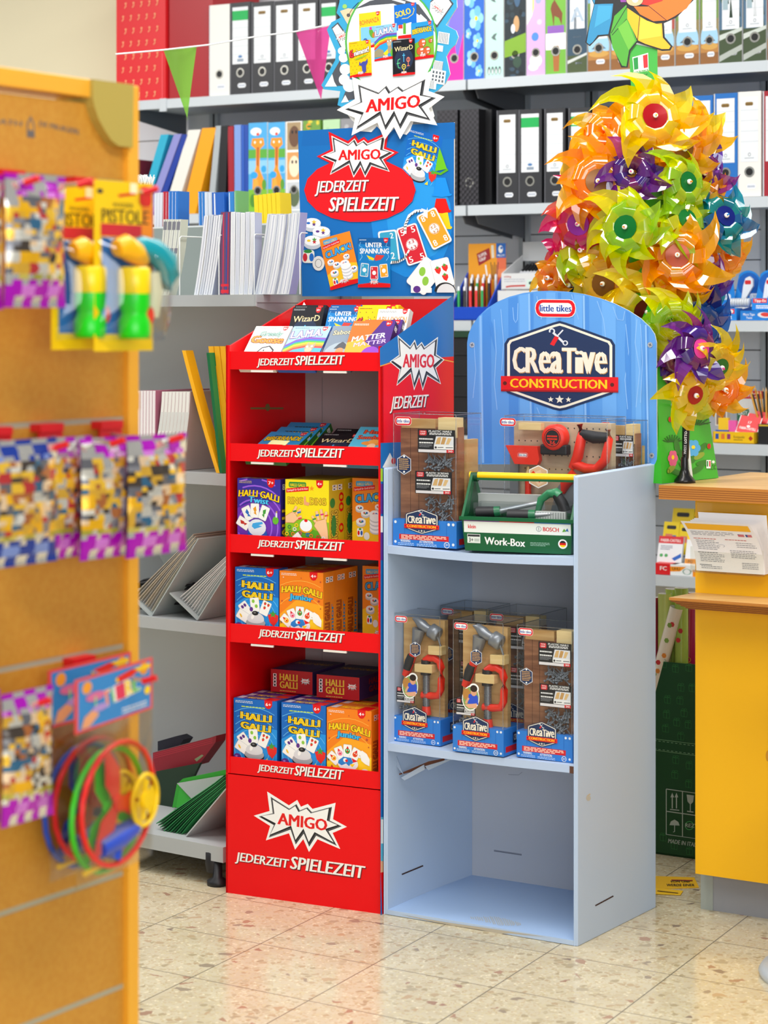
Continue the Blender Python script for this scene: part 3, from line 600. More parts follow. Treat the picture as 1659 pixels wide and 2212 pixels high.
d.poly([(861, 56), (890, 48), (890, 80), (861, 84)], M('f2f2ee')); d.rect(872, 50, 878, 74, M('5aa52a')); d.poly([(861, 78), (890, 74), (890, 82), (861, 84)], RD); d.rect(862, 54, 871, 62, M('d8342a'))
mini(d, 'biber', (889, 51), (48, -7), (2, 80)); mini(d, 'nimmt', (755, 92), (47, -6), (3, 77)); mini(d, 'wiz', (850, 88), (48, -5), (1, 78))
d.poly(grow([(748+(x-300)/680*195.6, 183.5+(y-245)/380*104-(x-300)/680*15) for x, y in BU], 11), WH)
TB = [(748, 230), (742, 238), (757, 258), (768, 268), (764, 282), (800, 285), (812, 272), (824, 285), (836, 291), (846, 280), (853, 272), (862, 287), (876, 291), (884, 282), (890, 262), (930, 262), (936, 250), (930, 230), (947, 214), (900, 190), (800, 200)]
mb.prism(TF.off(c=-.0045), [TF.ab(*p) for p in TB], -.003, 0, WH)
burst(d, (748, 183.5), (195.6, -15), (0, 104), None)
mb.build('round_topper', disp, label='round topper sign with white starburst logo')
# ------------------------------------------------------------------ games on the red display
def gamebox(name, key, w, h, dp, label, group, side, top, sidetext=None, fr=None, topart=True):
    """box with its front at the local origin plane"""
    mb = MB(); LF = LOC; mb.box(LF, 0, w, 0, h, -dp, 0, M(side, .4))
    f = ART[key][0]; hh = h/w*100; ys = .92 if key in ('bell', 'junior') else 1
    f(D(mb, lambda x, y, c: LF.w(x/100*w, h-y*ys/hh*h, c)), hh/ys)
    dt = D(mb, lambda x, y, c: LF.w(x/100*w, h+c, -dp+y/40*dp)); dt.rect(0, 0, 100, 40, M(top, .4))
    if topart:
        dt.rect(68, 8, 94, 40, RD); dt.text('HALLI GALLI', 24, 30, 66, 30, 18, YL, .04); dt.rect(4, 10, 18, 34, M('c9c4cc'))
    ds = D(mb, lambda x, y, c: LF.w(w+c, h-y/hh*h, -x/100*dp)); ds.rect(0, 0, 100, hh, M(side, .4))
    if sidetext:
        for i in range(4): ds.rect(22+(i % 2)*34, 10+(i//2)*6, 50+(i % 2)*34, 15+(i//2)*6, WH); ds.rect(28+(i % 2)*34, 11.5+(i//2)*6, 40+(i % 2)*34, 13.5+(i//2)*6, BK)
        ds.text(sidetext[0], 55, hh-8, 55, 62, 40, M(sidetext[1]), .04, out=M('4a2a08'), up=(-1, 0))
        if len(sidetext) > 2: ds.text(sidetext[2], 88, hh-8, 88, 66, 24, M(sidetext[3]), .03, up=(-1, 0))
        if sidetext[0] == 'RING DING':
            for y in (36, 56, 98): ds.ring(78, y, 12, 7, 5, RD)
            ds.ell(22, 46, 16, 10, M('2d8a34')); ds.ell(30, 92, 16, 22, M('2d8a34'))
    o = mb.build(name, fr and None, local=True); tag(o, label, 'game box', group); put(o, fr); return o
def cpbox(o, fr, label):
    r = o.copy(); COL.objects.link(r); r['label'] = label; put(r, fr); return r
def at(a, c, z): return R.off(a, z, c)
G5 = 'bell game boxes on the bottom tray'
z5 = TR[4][0]+.0062; Wb, Hb, Db = .122, .176, .046
px_a = lambda px, py, c: R.off(c=c).ab(px, py, 0)[0]
c5 = -.016; a1, a2, a3 = px_a(505, 1600, c5), px_a(608, 1610, c5), px_a(706, 1620, c5)
o = gamebox('bell_game_box', 'bell', Wb, Hb, Db, 'blue bell game box with no purple box beside it, bottom tray corner', G5, '0b58aa', '2a3a8a', fr=at(a1, c5, z5))
o['label'] = 'blue game box with silver bell beside the cabinet wall on the bottom tray'
cpbox(o, at(a2, c5, z5), 'blue game box with silver bell in the middle of the bottom tray')
b1 = cpbox(o, at(px_a(508, 1300, c5), c5, TR[3][0]+.0062), 'blue game box with silver bell on the second lowest tray')
oj = gamebox('junior_game_box', 'junior', Wb*.985, Hb*.985, .058, 'orange clown game box in front on the second lowest tray', 'orange clown game boxes', 'ee8a16', 'd8701a', ('HALLI GALLI', 'c25a10', 'Junior', '2a86b0'), fr=at(px_a(604, 1300, c5), c5, TR[3][0]+.0062))
cpbox(oj, at(px_a(604, 1300, c5), c5-.0595, TR[3][0]+.0062), 'orange clown game box second in its row on the second lowest tray')
cpbox(oj, at(px_a(604, 1300, c5), c5-.119, TR[3][0]+.0062), 'orange clown game box deepest in its row on the second lowest tray')
for k, t in enumerate(('in front of its row on the bottom tray', 'second in its row on the bottom tray')):
    cpbox(oj, at(a3, c5-k*.0595, z5), 'orange clown game box '+t)
tb = gamebox('twist_game_box', 'twist', .121, .174, Db, 'purple twist game box with a blue hand bell on the middle tray', 'purple twist game boxes', '2a1f78', '4a2a8a', ('HALLI', 'e8c81a'), fr=at(px_a(513, 1100, c5), c5, TR[2][0]+.0062))
for a, t in ((a1, 'behind the bell game beside the cabinet wall'), (a2, 'behind the bell game in the middle of the tray')):
    for k in (1, 2): cpbox(tb, at(a, c5-k*(Db+.0015), z5), 'purple topped game box %s, %s row' % (t, ('second', 'third')[k-1]))
rb = gamebox('ring_game_box', 'ring', .1195, .176, .08, 'yellow game box with two hands and rings on the middle tray', 'ring game boxes', 'd8b81a', 'c8a81a', ('RING DING', 'f0cf3a'), fr=at(px_a(616.5, 1100, c5), c5, TR[2][0]+.0062), topart=False)
cpbox(rb, at(px_a(616.5, 1100, c5), c5-.0815, TR[2][0]+.0062), 'yellow ring game box behind the one with two hands')
ck = gamebox('disc_game_box', 'clack', .116, .178, .05, 'orange game box with white discs at the end of the middle tray', 'orange disc game boxes', 'd8701a', 'd8701a', fr=at(px_a(761, 1100, -.1), -.1, TR[2][0]+.0062), topart=False)
ck.scale = (.86, 1, 1)
c2 = cpbox(ck, at(px_a(783, 1300, -.16), -.16, TR[3][0]+.0062), 'orange game box with white discs at the end of the second lowest tray'); c2.scale = (.78, 1, 1)
# flat red boxes on top of the bottom row
mb = MB(); mb.box(LOC, 0, .118, 0, .056, -.17, 0, M('b3121c', .4)); d = D(mb, lambda x, y, c: LOC.w(x/100*.118, .056-y/100*.118, c))
d.text('HALLI', 22, 22, 64, 22, 14, M('e6c23a'), .04); d.text('GALLI', 22, 38, 64, 38, 14, M('e6c23a'), .04); burst(d, (72, 14), (22, 0), (0, 13), None); d.fine(22, 43, 62, 1, 3, 1.5, M('d8b04a'))
for k in range(4): d.rect(6, 9+k*7, 14, 15+k*7, WH); d.ell(10, 12+k*7, 2.5, 2.2, BK)
dt = D(mb, lambda x, y, c: LOC.w(x/100*.118, .056+c, -.17+y/100*.17)); dt.rect(0, 0, 100, 100, M('2a2a5a')); dt.ell(50, 60, 38, 30, M('3a3a70')); dt.text('HALLI GALLI', 10, 40, 90, 40, 16, M('b89a2a'), .04)
ds = D(mb, lambda x, y, c: LOC.w(.118+c, .056-y/100*.118, -x/100*.17)); ds.rect(0, 0, 100, 47, M('3a2a5a', .4)); ds.text('HALLI', 30, 20, 70, 20, 12, M('a0281a')); ds.text('GALLI', 30, 36, 70, 36, 12, M('a0281a'))
o = mb.build('flat_game_box', local=True); tag(o, 'flat dark red game box lying on the purple boxes, the one nearer the cabinet wall', 'game box', 'flat red game boxes'); cz = z5+Hb+.001
put(o, at(px_a(585, 1490, -.13), -.13, cz)); cpbox(o, at(px_a(684, 1490, -.11), -.11, cz), 'flat dark red game box lying next to the first, touching the orange boxes')
# leaning small card games
def lean(name, key, w, h, dp, side, label, a, c, z, ang, top=None, turn=0, txt=None, g='card games'):
    a = min(a, RW-.012-w)
    fr = at(a, c, z).turn(turn).tilt(-ang); return gamebox(name, key, w, h, dp, label, g, side, top or side, txt, fr=fr, topart=False)
g1 = 'card games leaning on the top tray'
z1 = TR[0][0]+.008
def la(px, py, c): return px_a(px, py, c)
X = ('X', 'f4f4f0')
lean('card_game_box', 'goose', .103, .135, .022, 'e8e4dc', 'white card game with a goose and orange beak on the top tray', la(511, 772, -.01), -.012, z1, 44, g=g1)
q = lean('card_game_box', 'lama', .104, .135, .022, '2a5ab0', 'rainbow card game with a grey llama on the top tray', la(594, 772, -.012), -.014, z1, 44, txt=X, g=g1)
lean('card_game_box', 'sabo', .088, .132, .02, '4a5868', 'grey blue card game with a lantern figure on the top tray', la(682, 772, -.012), -.014, z1, 42, g=g1)
lean('card_game_box', 'matter', .11, .135, .022, '2a1f5a', 'purple and orange card game with a starry cloud on the top tray', la(748, 772, -.016), -.016, z1+.004, 38, txt=X, turn=4, g=g1)
lean('card_game_box', 'matter', .1, .135, .022, '2a1f5a', 'purple card game slipped behind the starry cloud one', la(762, 772, -.05), -.06, z1+.004, 36, txt=X, turn=4, g=g1)
g2 = 'card games standing at the back of the top tray'; cr = -.15
lean('card_game_box', 'wiz', .09, .125, .02, '1a1a22', 'black card game with silver wizard lettering, back row of the top tray', la(612, 740, cr), cr, z1+.03, 24, g=g2)
lean('card_game_box', 'wiz', .09, .125, .02, '1a1a22', 'black card game behind the first black one, back row of the top tray', la(618, 740, cr-.03), cr-.03, z1+.034, 22, g=g2)
lean('card_game_box', 'under', .09, .125, .02, '0a4a7a', 'blue card game with white capitals, back row of the top tray', la(690, 740, cr), cr, z1+.03, 24, g=g2)
lean('card_game_box', 'under', .09, .125, .02, '0a4a7a', 'blue card game behind the first blue one, back row of the top tray', la(696, 740, cr-.03), cr-.03, z1+.034, 22, g=g2)
o = lean('card_game_box', 'nimmt', .1, .125, .022, 'e8b400', 'yellow card game with a red six, back row of the top tray', la(756, 740, cr), cr, z1+.03, 22, txt=('X', '2a2a2a'), g=g2)
for k in (1, 2): cpbox(o, at(la(762+k*4, 740, cr-.026*k), cr-.026*k, z1+.032).tilt(-20), 'yellow card game %s behind the red six one' % ('first', 'second')[k-1])
lean('card_game_box', 'ablux', .085, .125, .02, 'cfcac0', 'white card game with orange and black letters at the cabinet side', la(830, 745, cr+.03), cr+.03, z1+.025, 24, g=g2)
g3 = 'card games lying on the second tray'; z2 = TR[1][0]+.0085
for k in range(3):
    lean('card_game_box', 'biber', .118, .135, .022, '2f6a2a', ('green and blue beaver card game leaning in front on the second tray', 'beaver card game behind the front one on the second tray', 'beaver card game last in its row on the second tray')[k], la(527+k*18, 972, -.02-k*.03), -.02-k*.042, z2+.002+k*.004, 66-k*3, txt=X, turn=-3, g=g3)
for k in range(2):
    lean('card_game_box', 'wiz', .112, .135, .022, '101016', ('black card game with coloured runes lying on the second tray', 'black rune card game under the back of the front one')[k], la(648+k*8, 972, -.02), -.02-k*.05, z2+.002+k*.003, 66-k*3, g=g3)
lean('card_game_box', 'dress', .112, .135, .022, '2a6a8a', 'turquoise card game with a pink dress figure on the second tray', la(736, 974, -.016), -.016, z2, 56, g=g3)
mb = MB(); fr = at(la(582, 962, -.02), -.01, z2+.034).turn(-10).tilt(-62); mb.box(fr, 0, .056, 0, .02, -.001, 0, M('d8d49a', .6)); tag(mb.build('card_sleeve', loc=fr.o), 'pale yellow cardboard slip lying on the beaver card game', 'card')
# ------------------------------------------------------------------ pale blue floor display
A2, B2, C2 = fl(830, 1975), fl(1248, 2045), fl(1417, 1960)
Wf = Pl(A2, B2-A2); WW = (B2-A2).length; sd = C2-B2; WD = sd.length
Wr = Pl(B2, sd); Wl = Pl(A2, sd); Wb_ = Pl(A2+sd, B2-A2)
pale, pale_in, greyin = M('b4c6dd', .5), M('a6bcdc', .55), M('bec2ca', .75)
slot = M('3a2320', .9)
wd = thing('floor_display', 'pale blue cardboard floor display of toy tools with a rounded wooden plank header', 'display stand', Wf.o)
zt0, zt1 = 1.049, 1.056
def wpt(a, t, z): return A2+Wf.u*a+sd*t+Vector((0, 0, z))     # a along the front, t 0..1 towards the back
def side(x0, name):
    mb = MB(); p = []
    for a in (x0, x0+.009):
        p += [wpt(a, 0, 0), wpt(a, 1, 0), wpt(a, 1, zt1), wpt(a, 0, zt0)]
    mb.add(p, [(0, 1, 2, 3), (4, 5, 6, 7), (0, 1, 5, 4), (1, 2, 6, 5), (2, 3, 7, 6), (3, 0, 4, 7)], pale); return mb
mb = side(0, ''); d = D(mb, Wl.off(c=.0095).px)
d.line([(868, 1889), (914, 1870)], 3, slot)
mb.build('side_panel', wd, bev=.002)
mb = side(WW-.009, ''); d = D(mb, Wr.off(c=.0002).px)
d.line([(1286, 1956.5), (1325, 1935.5)], 3, slot); d.line([(1268, 1720), (1275, 1715)], 3, M('c2b49a')); d.ell(1271, 1724, 5, 6, M('b8b6ae'))
mb.build('side_panel', wd, label='side panel standing towards the counter', bev=.002)
mb = MB(); mb.box(Wb_, .009, WW-.009, 0, .95, 0, .006, greyin); d = D(mb, Wb_.off(c=.0062).px)
d.line([(1067, 1837), (1127, 1846)], 3, M('888c96')); d.line([(1067, 1838.5), (1127, 1847.5)], 1, M('5f636c'))
d.line([(1098, 1673), (1120, 1674), (1128, 1668)], 1, M('888c96'))
mb.build('back_panel', wd, label='grey unprinted inside of the back')
# shelves, the front lip a little bowed
def shelf(z, th, sag, nm_, endcap=False):
    mb = MB()
    def top(u, v): return wpt(.009+(WW-.018)*u, v*.98, z-sag*math.sin(u*math.pi)*(1-v))
    mb.grid(top, 12, 3, pale); mb.grid(lambda u, v: top(u, 0)-Vector((0, 0, th*v)), 12, 1, M('b4c6e0', .5))
    mb.grid(lambda u, v: top(u, v)-Vector((0, 0, th)), 12, 1, pale_in)
    if endcap: e = wpt(WW-.02, 0, z-.001); mb.box(Pl(e, Wf.u), 0, .01, -th, -.002, 0, .0008, M('5a3a2a', .9))
    return mb.build(nm_, wd)
shelf(.868, .018, .006, 'shelf_board'); shelf(.404, .018, .003, 'shelf_board', True)
mb = MB()
def flo(u, v):
    e = max(0, (.2-u)/.2)
    return wpt(.009+(WW-.018)*u, v*.985, .012+.003*e*e*math.sin(v*math.pi))
mb.grid(flo, 16, 8, M('a5c0e4', .4)); mb.grid(lambda u, v: flo(u, 0)-Vector((0, 0, .011*v)), 16, 1, pale)
d = D(mb, Pl((0, 0, .0125), (1, 0, 0), (0, 1, 0)).px); worn = M('b9b4a4')
rr_ = random.Random(3)
for k in range(26):
    x = 1012+k*4.6; y = 1982+k*.6; l = (1-abs(k-13)/14)*16+rr_.random()*5
    if l > 3: d.line([(x, y-l*.5), (x+l*.5, y+l*.5)], 1.4, worn)
mb.build('bottom_panel', wd, label='bottom panel with a worn patch')
mb = MB(); d = D(mb, Wf.off(c=.0004).px); P = [(865, 1975), (920, 1985), (975, 1994), (1040, 2003), (1100, 2012), (1180, 2024), (1100, 2016), (1085, 2017), (1076, 2021), (1068, 2016), (1040, 2009), (975, 1999), (920, 1988)]
d.poly(P, M('b5ab97', .9)); mb.build('torn_edge', wd, label='torn brown front edge of the bottom')
# torn flap hanging under the lower shelf
mb = MB(); f_ = Wf.off(c=-.05)
for pp, m in (([(861, 1672), (925, 1645), (960, 1638), (958, 1646), (920, 1660), (862, 1674)], M('6a3f2c', .9)), ([(866, 1680), (915, 1652), (918, 1662), (874, 1686)], M('aebdd2')), ([(848, 1620), (852, 1650), (870, 1672), (852, 1622)], M('9fb0c8')), ([(918, 1655), (990, 1634), (925, 1664)], M('9fb0c8'))):
    mb.prism(f_, [f_.ab(*p) for p in pp], -.003, 0, m); f_ = f_.off(c=.006)
mb.build('torn_flap', wd)
# header with the rounded top
Wh = Wb_.off(c=.008); WP = [(1010, 1003), (1009, 740), (1012, 722), (1020, 703), (1034, 683), (1052, 666), (1074, 652), (1100, 641), (1130, 633), (1160, 629), (1190, 628), (1225, 630), (1260, 635), (1295, 644), (1328, 656), (1358, 671), (1384, 688), (1404, 707), (1414, 722), (1418, 740), (1419, 1003)]
hb = M('5b9be0', .45)
mb = MB(); mb.prism(Wh, [Wh.ab(*p) for p in WP], -.004, 0, hb, M('d8dde4')); d = D(mb, Wh.off(c=.0001).px)
def topy(x):
    for (x0, y0), (x1, y1) in zip(WP[2:], WP[3:]):
        if x0 <= x <= x1: return y0+(y1-y0)*(x-x0)/(x1-x0)+3
    return 745
b1_, b2_, b3_ = M('4a8cd8', .45), M('6aa8e8', .45), M('8cbcf0', .45)
for x0, x1, m in ((1034, 1042, b2_), (1042, 1060, b1_), (1145, 1152, b1_), (1098, 1118, b1_), (1205, 1212, b1_), (1264, 1272, b1_), (1300, 1330, b2_), (1352, 1362, b1_), (1392, 1400, b1_), (1122, 1142, b2_), (1180, 1200, b2_), (1240, 1258, b2_), (1372, 1384, b2_)):
    d.poly([(x0, topy(x0)), (x1, topy(x1)), (x1+3, 1000), (x0+2, 1000)], m)
for x in (1038, 1143, 1261, 1395): d.line([(x, topy(x)), (x+3, 850), (x+6, 1000)], 4, b3_)
for P in ([(1108, 664), (1110, 690), (1114, 697), (1118, 690), (1119, 655)], [(1068, 690), (1072, 760), (1068, 830), (1074, 885)], [(1082, 668), (1088, 740), (1084, 800)], [(1324, 662), (1334, 690), (1346, 692), (1350, 672)], [(1376, 690), (1372, 740), (1382, 800), (1374, 880)], [(1352, 700), (1358, 760), (1350, 820), (1356, 884)], [(1160, 640), (1170, 690)], [(1235, 636), (1250, 690)], [(1024, 740), (1028, 800), (1022, 860)], [(1168, 900), (1160, 880)], [(1290, 650), (1304, 690), (1310, 740)], [(1384, 700), (1388, 780), (1384, 870)]):
    d.line(P, 1.6, b3_)
d.poly([(1352, 712), (1356, 760), (1362, 790), (1358, 835), (1351, 800), (1350, 750)], b1_); d.poly([(1054, 680), (1064, 700), (1070, 760), (1060, 720)], b1_)
for x, y in ((1020, 745), (1404.5, 745), (1408, 984)): d.ell(x, y, 5.5, 6, M('d5d9de', .3, .6)); d.line([(x-3, y-1), (x+3, y+1)], 1.2, DK); d.line([(x+1, y-3), (x-1, y+3)], 1.2, DK)
def brandplate(d):
    """little tikes plate in a unit square"""
    d.rr(0, 0, 1, 1, .16, WH, .46); d.rr(.014, .03, .986, .97, .155, M('dd0f1e', .4), .45); d.rr(.095, .2, .905, .8, .1, WH, .28); d.text('little tikes', .12, .68, .885, .68, .37, M('10419c'), .035)
def logo(d, big=False):
    """badge with banner in a unit square"""
    navy, cream = M('1d3157', .45), M('ece4cf', .5); hx = [(.5, 0), (1, .235), (1, .78), (.5, 1), (0, .78), (0, .235)]
    hx = [(.56, .02), (.97, .2), (1, .26), (1, .77), (.97, .81), (.56, .985), (.5, 1), (.44, .985), (.03, .81), (0, .77), (0, .26), (.03, .2), (.44, .02), (.5, 0)]
    d.poly(hx, navy); d.poly(grow(hx, -.025), cream); d.poly(grow(hx, -.05), navy)
    d.line([(.44, .13), (.53, .235)], .022, M('d9dde2')); d.ring(.55, .245, .02, .024, .012, M('d9dde2'), n=10); d.ring(.43, .115, .022, .027, .014, M('d9dde2'), 150, 420, n=8)
    d.line([(.53, .1), (.47, .18)], .014, M('d9dde2')); d.line([(.475, .175), (.43, .27)], .04, M('dd1a20'))
    for ch, x0, x1 in (('C', .08, .187), ('R', .2, .305), ('e', .318, .41), ('a', .422, .518), ('T', .528, .642), ('i', .655, .697), ('v', .705, .812), ('e', .824, .92)):
        hh_ = .29*(.98 if ch.isupper() else .93 if ch == 'i' else 1.24)
        if big: d.text(ch, x0+.006, .586, x1+.006, .586, hh_, M('b98a50'), .05)
        d.text(ch, x0, .578, x1, .578, hh_, cream, .05)
    d.rect(-.03, .62, 1.03, .79, M('dd1a20', .4)); d.rect(-.03, .77, 1.03, .79, M('a81218'))
    d.text('CONSTRUCTION', .055, .746, .925, .75, .1, M('ffc815'), .04); d.ell(.006, .7, .018, .022, M('5a1a14')); d.ell(.975, .705, .018, .022, M('5a1a14'))
    for x, r in ((.42, .028), (.5, .042), (.58, .028)): d.poly([(x+r*(1 if i % 2 == 0 else .42)*math.sin(i*math.pi/5), .875-1.2*r*(1 if i % 2 == 0 else .42)*math.cos(i*math.pi/5)) for i in range(10)], cream)
brandplate(d.sub((1156, 646), (88.5, 1), (0, 39))); logo(d.sub((1090, 692), (239, 2.5), (0, 194)), True)
mb.build('header_board', wd, label='rounded blue plank header with navy badge')
# ------------------------------------------------------------------ boxed toy tools
SHELL = clear('clear_plastic', 'f8f9fa', .045, .07); EDGE = clear('clear_plastic_edge', 'e4eaec', .35, .15)
WALN, OAK, PINE = wood('walnut_toy_wood', '7a4e36', 'a87452', 9), wood('oak_toy_wood', 'b98f55', 'd6b27a', 7), wood('pine_toy_wood', 'd9b878', 'ecd49c', 8)
STEEL, RTOOL, GRIP = M('8d9196', .35, .5), M('e8301a', .4), M('1d1d20', .5)
TRAY = M('2a78cc', .45)
def nailpile(fr, x0, x1, y0, y1, seed, n=16):
    mb = MB(); r = random.Random(seed)
    for k in range(n):
        x, y, q = r.uniform(x0+.008, x1-.008), r.uniform(y0+.004, y1-.006), r.uniform(0, 3.1); l = .011
        p = fr.w(x-l*math.cos(q), y-l*math.sin(q), r.uniform(0, .006)); e = fr.w(x+l*math.cos(q), y+l*math.sin(q), r.uniform(0, .006))
        mb.tube([p, p+(e-p)*.12, p+(e-p)*.13, e], [.0036, .0036, .0019, .001], M('6f757b', .4, .3), 6)
    return mb
def labelcard(mb, fr, x0, y0, w, h, t1='PLASTIC NAILS', red='2.0'):
    d = D(mb, lambda x, y, c: fr.w(x0+x/100*w, y0-y/100*h, c)); mb.box(fr, x0, x0+w, y0-h, y0, -.0015, 0, BK)
    d.rect(2, 2, 98, 24, BK); d.rr(4, 4, 24, 26, 3, M('d8232a')); d.text('TITE', 7, 13, 21, 13, 6, WH); d.text('GRIP', 7, 22, 21, 22, 6, WH)
    d.text(t1, 30, 11, 92, 11, 8, WH, .03); d.fine(32, 14, 92, 2, 5, 3, WH)
    d.fine(4, 38, 44, 2, 16, 6, WH, 3); d.fine(4, 64, 40, 3, 5, 2, GRY)
    d.poly([(50, 28), (97, 28), (97, 66), (44, 66)], M('e4e6e8'))
    for k in range(3): d.poly([(54+k*14, 34-k%2*3), (64+k*14, 30+k*3), (60+k*12, 62), (48+k*14, 62)], M(('d9b070', 'c99a58', 'e2bd80')[k]))
    d.rect(44, 66, 97, 84, WH); d.line([(54, 76), (70, 75)], 3, DK); d.line([(76, 76), (95, 75)], 3, DK); d.ell(49, 76, 3, 5, DK)
    d.rect(2, 86, 98, 98, M('e8e4e4')); d.rect(78, 84, 98, 98, M('d8232a')); d.text('30', 82, 95, 94, 95, 8, WH)
def toypack(fr, kind, w, h, dp, label, group):
    """fr: front bottom corner; w, h, dp the box"""
    t = thing('toy_tool_pack', label, 'toy box', fr.o, 0, group); th = h*.2; i = .006
    mb = MB(); mb.box(fr, 0, w, 0, th, -dp, 0, TRAY); hh = h/w*100
    m = lambda x, y, c: fr.w(x/100*w, h-y/100*w, c)
    d = D(mb, m); y0 = hh*.8
    for x in (18, 40, 62, 84): d.rect(x, y0+.5, x+1, hh, M('1f68bc', .45))
    d.poly([(10, y0+hh*.112), (88, y0+hh*.112), (88, y0+hh*.152), (10, y0+hh*.152)], M('cc1722')); d.fine(13, y0+hh*.118, 86, 3, hh*.011, hh*.006, M('ffd9c0'))
    d.text('WARNING:', 12, y0+hh*.172, 28, y0+hh*.172, 4, WH); d.fine(8, y0+hh*.178, 34, 2, 2.2, 1, M('bcd6f2')); d.text('ATTENTION:', 42, y0+hh*.174, 64, y0+hh*.174, 4, WH); d.fine(38, y0+hh*.18, 70, 2, 2.2, 1, M('bcd6f2'))
    d.ring(85, y0+hh*.177, 4, 4, .8, WH, n=12); d.text('3+', 83, y0+hh*.184, 87.5, y0+hh*.184, 3.2, WH)
    for x, y in ((4, 4), (95, 4), (4, hh*.2-5), (95, hh*.2-5), (88, 4)): d.ell(x, y0+y, 2, 2, M('dfe5ea'))
    s = D(mb, lambda x, y, c: fr.w(w+c, th-y/100*th, -x/100*dp)); s.poly([(45, 20), (95, 20), (95, 60), (45, 60)], M('1d3157')); s.text('CReaTiVe', 50, 50, 92, 50, 22, M('ece4cf')); s.rect(10, 66, 90, 88, M('cc1722'))
    mb.build('base_tray', t, label='blue printed base tray')
    # clear shell
    mb = MB(); e = .0015
    mb.sheet(fr, e, w-e, th, h, 0, 0, SHELL); mb.sheet(fr, e, e, th, h, -dp, 0, SHELL); mb.sheet(fr, w-e, w-e, th, h, -dp, 0, SHELL); mb.sheet(fr, e, w-e, h, h, 0, -dp, SHELL)
    for a, c in ((e, 0), (w-e, 0), (w-e, -dp), (e, -dp)): mb.tube([fr.w(a, th, c), fr.w(a, h, c)], .0008, EDGE, 4, False)
    for p, q in (((e, 0), (w-e, 0)), ((w-e, 0), (w-e, -dp)), ((e, 0), (e, -dp)), ((e, -dp), (w-e, -dp))): mb.tube([fr.w(p[0], h, p[1]), fr.w(q[0], h, q[1])], .0009, EDGE, 4, False)
    mb.build('clear_shell', t, label='clear plastic shell')
    f1 = fr.off(c=-.02)
    cardb = lambda x, y, ww, hh2, f=fr.off(c=-.004), t1='PLASTIC NAILS': (lambda q: (labelcard(q, f, x, y, ww, hh2, t1), q.build('label_card', t)))(MB())
    if kind == 'nails':
        mb = MB(); mb.box(fr, .008, w-.008, .012, h-.03, -.05, -.022, WALN); d = D(mb, lambda x, y, c: fr.off(c=-.022).w(x, y, c))
        for x in (w*.2, w*.33, w*.5, w*.62, w*.8): d.rect(x, .03, x+.001, h-.032, M('4a2c1c'))
        mb.build('dark_plank', t)
        mb = MB(); mb.box(fr, .012, w*.6, h-.034, h-.012, -.04, -.02, OAK); mb.build('light_plank', t)
        mb = MB(); mb.box(fr, w*.66, w-.01, h-.054, h-.008, -.05, -.016, PINE); mb.build('wood_block', t)
        mb = MB(); mb.box(fr, w*.9, w-.004, .02, h-.06, -dp+.01, -.055, OAK); mb.build('light_plank', t)
        cardb(w*.38, h*.885, w*.58, h*.175); cardb(w*.34 if w > .17 else w*.4, h*.57, w*.57, h*.17, t1='PLASTIC SCREWS')
        nailpile(fr.off(c=-.016), w*.46, w*.93, h*.585, h*.7, 1, 34).build('toy_nail_heap', t)
        nailpile(fr.off(c=-.016), w*.46, w*.95, h*.2, h*.39, 2, 46).build('toy_screw_heap', t)
    elif kind == 'hammer':
        mb = MB(); mb.box(fr, .008, w-.008, .012, h-.014, -.05, -.034, OAK); mb.build('backing_plank', t)
        q = lambda x, y, c=0: f1.w(x/100*w, h-y/100*w, c)
        mb = MB(); mb.tube([q(17, 116), q(20, 108), q(26, 92), q(33, 76), q(38, 62)], [w*.075, w*.08, w*.085, w*.075, w*.065], RTOOL, 10)
        hd = mb.build('hammer', t)
        mb = MB(); mb.tube([q(21, 104, .002), q(26, 90, .002), q(31, 78, .002)], [w*.08, w*.092, w*.08], GRIP, 10); mb.build('rubber_grip', hd)
        mb = MB(); mb.tube([q(38, 62), q(42, 46), q(46, 28)], [w*.075, w*.1, w*.13], STEEL, 8); mb.tube([q(32, 10), q(40, 11), q(52, 20), q(62, 26), q(70, 28)], [w*.015, w*.06, w*.1, w*.085, w*.075], STEEL, 10)
        mb.tube([q(69, 27.5), q(71, 28.5), q(86, 36), q(88, 37)], [w*.1, w*.14, w*.14, w*.11], STEEL, 14); mb.build('hammer_head', hd, label='grey hammer head')
        mb = MB(); mb.tube([q(85, 40), q(86, 42), q(92, 58)], [w*.035, w*.02, w*.018], STEEL, 8); mb.build('toy_nail', t)
        mb = MB(); mb.box(f1, w*.7, w*.98, h-.72*w, h-.56*w, -.012, .012, PINE); mb.build('wood_block', t, bev=.001)
        P = [q(x, y) for x, y in ((58, 86), (66, 80), (78, 79), (89, 85), (93, 96), (93, 116), (92, 136), (86, 147), (72, 149), (52, 149))]
        mb = MB(); mb.tube(P, w*.068, RTOOL, 8); cl = mb.build('clamp', t)
        mb = MB(); mb.tube([q(61, 106), q(61, 172)], w*.055, STEEL, 10)
        for k in range(20): mb.tube([q(61, 112+k*2.9), q(61, 113+k*2.9)], w*.07, M('7d8287', .4, .4), 10)
        mb.tube([q(60, 84), q(60, 92)], w*.09, GRIP, 10); mb.tube([q(60, 106), q(60, 111)], w*.1, GRIP, 10); mb.build('clamp_screw', cl)
        mb = MB(); mb.tube([q(61, 169), q(61, 184)], [w*.08, w*.1], RTOOL, 10); mb.build('clamp_knob', cl)
        mb = MB(); mb.box(f1, w*.42, w*.79, h-1.06*w, h-.91*w, -.014, .014, PINE); mb.build('wood_block', t, bev=.001)
        cardb(w*.05, h-w*1.36, w*.38, w*.28)
        nailpile(fr.off(c=-.016), w*.1, w*.42, h-w*1.84, h-w*1.66, 3, 16).build('toy_nail_heap', t)
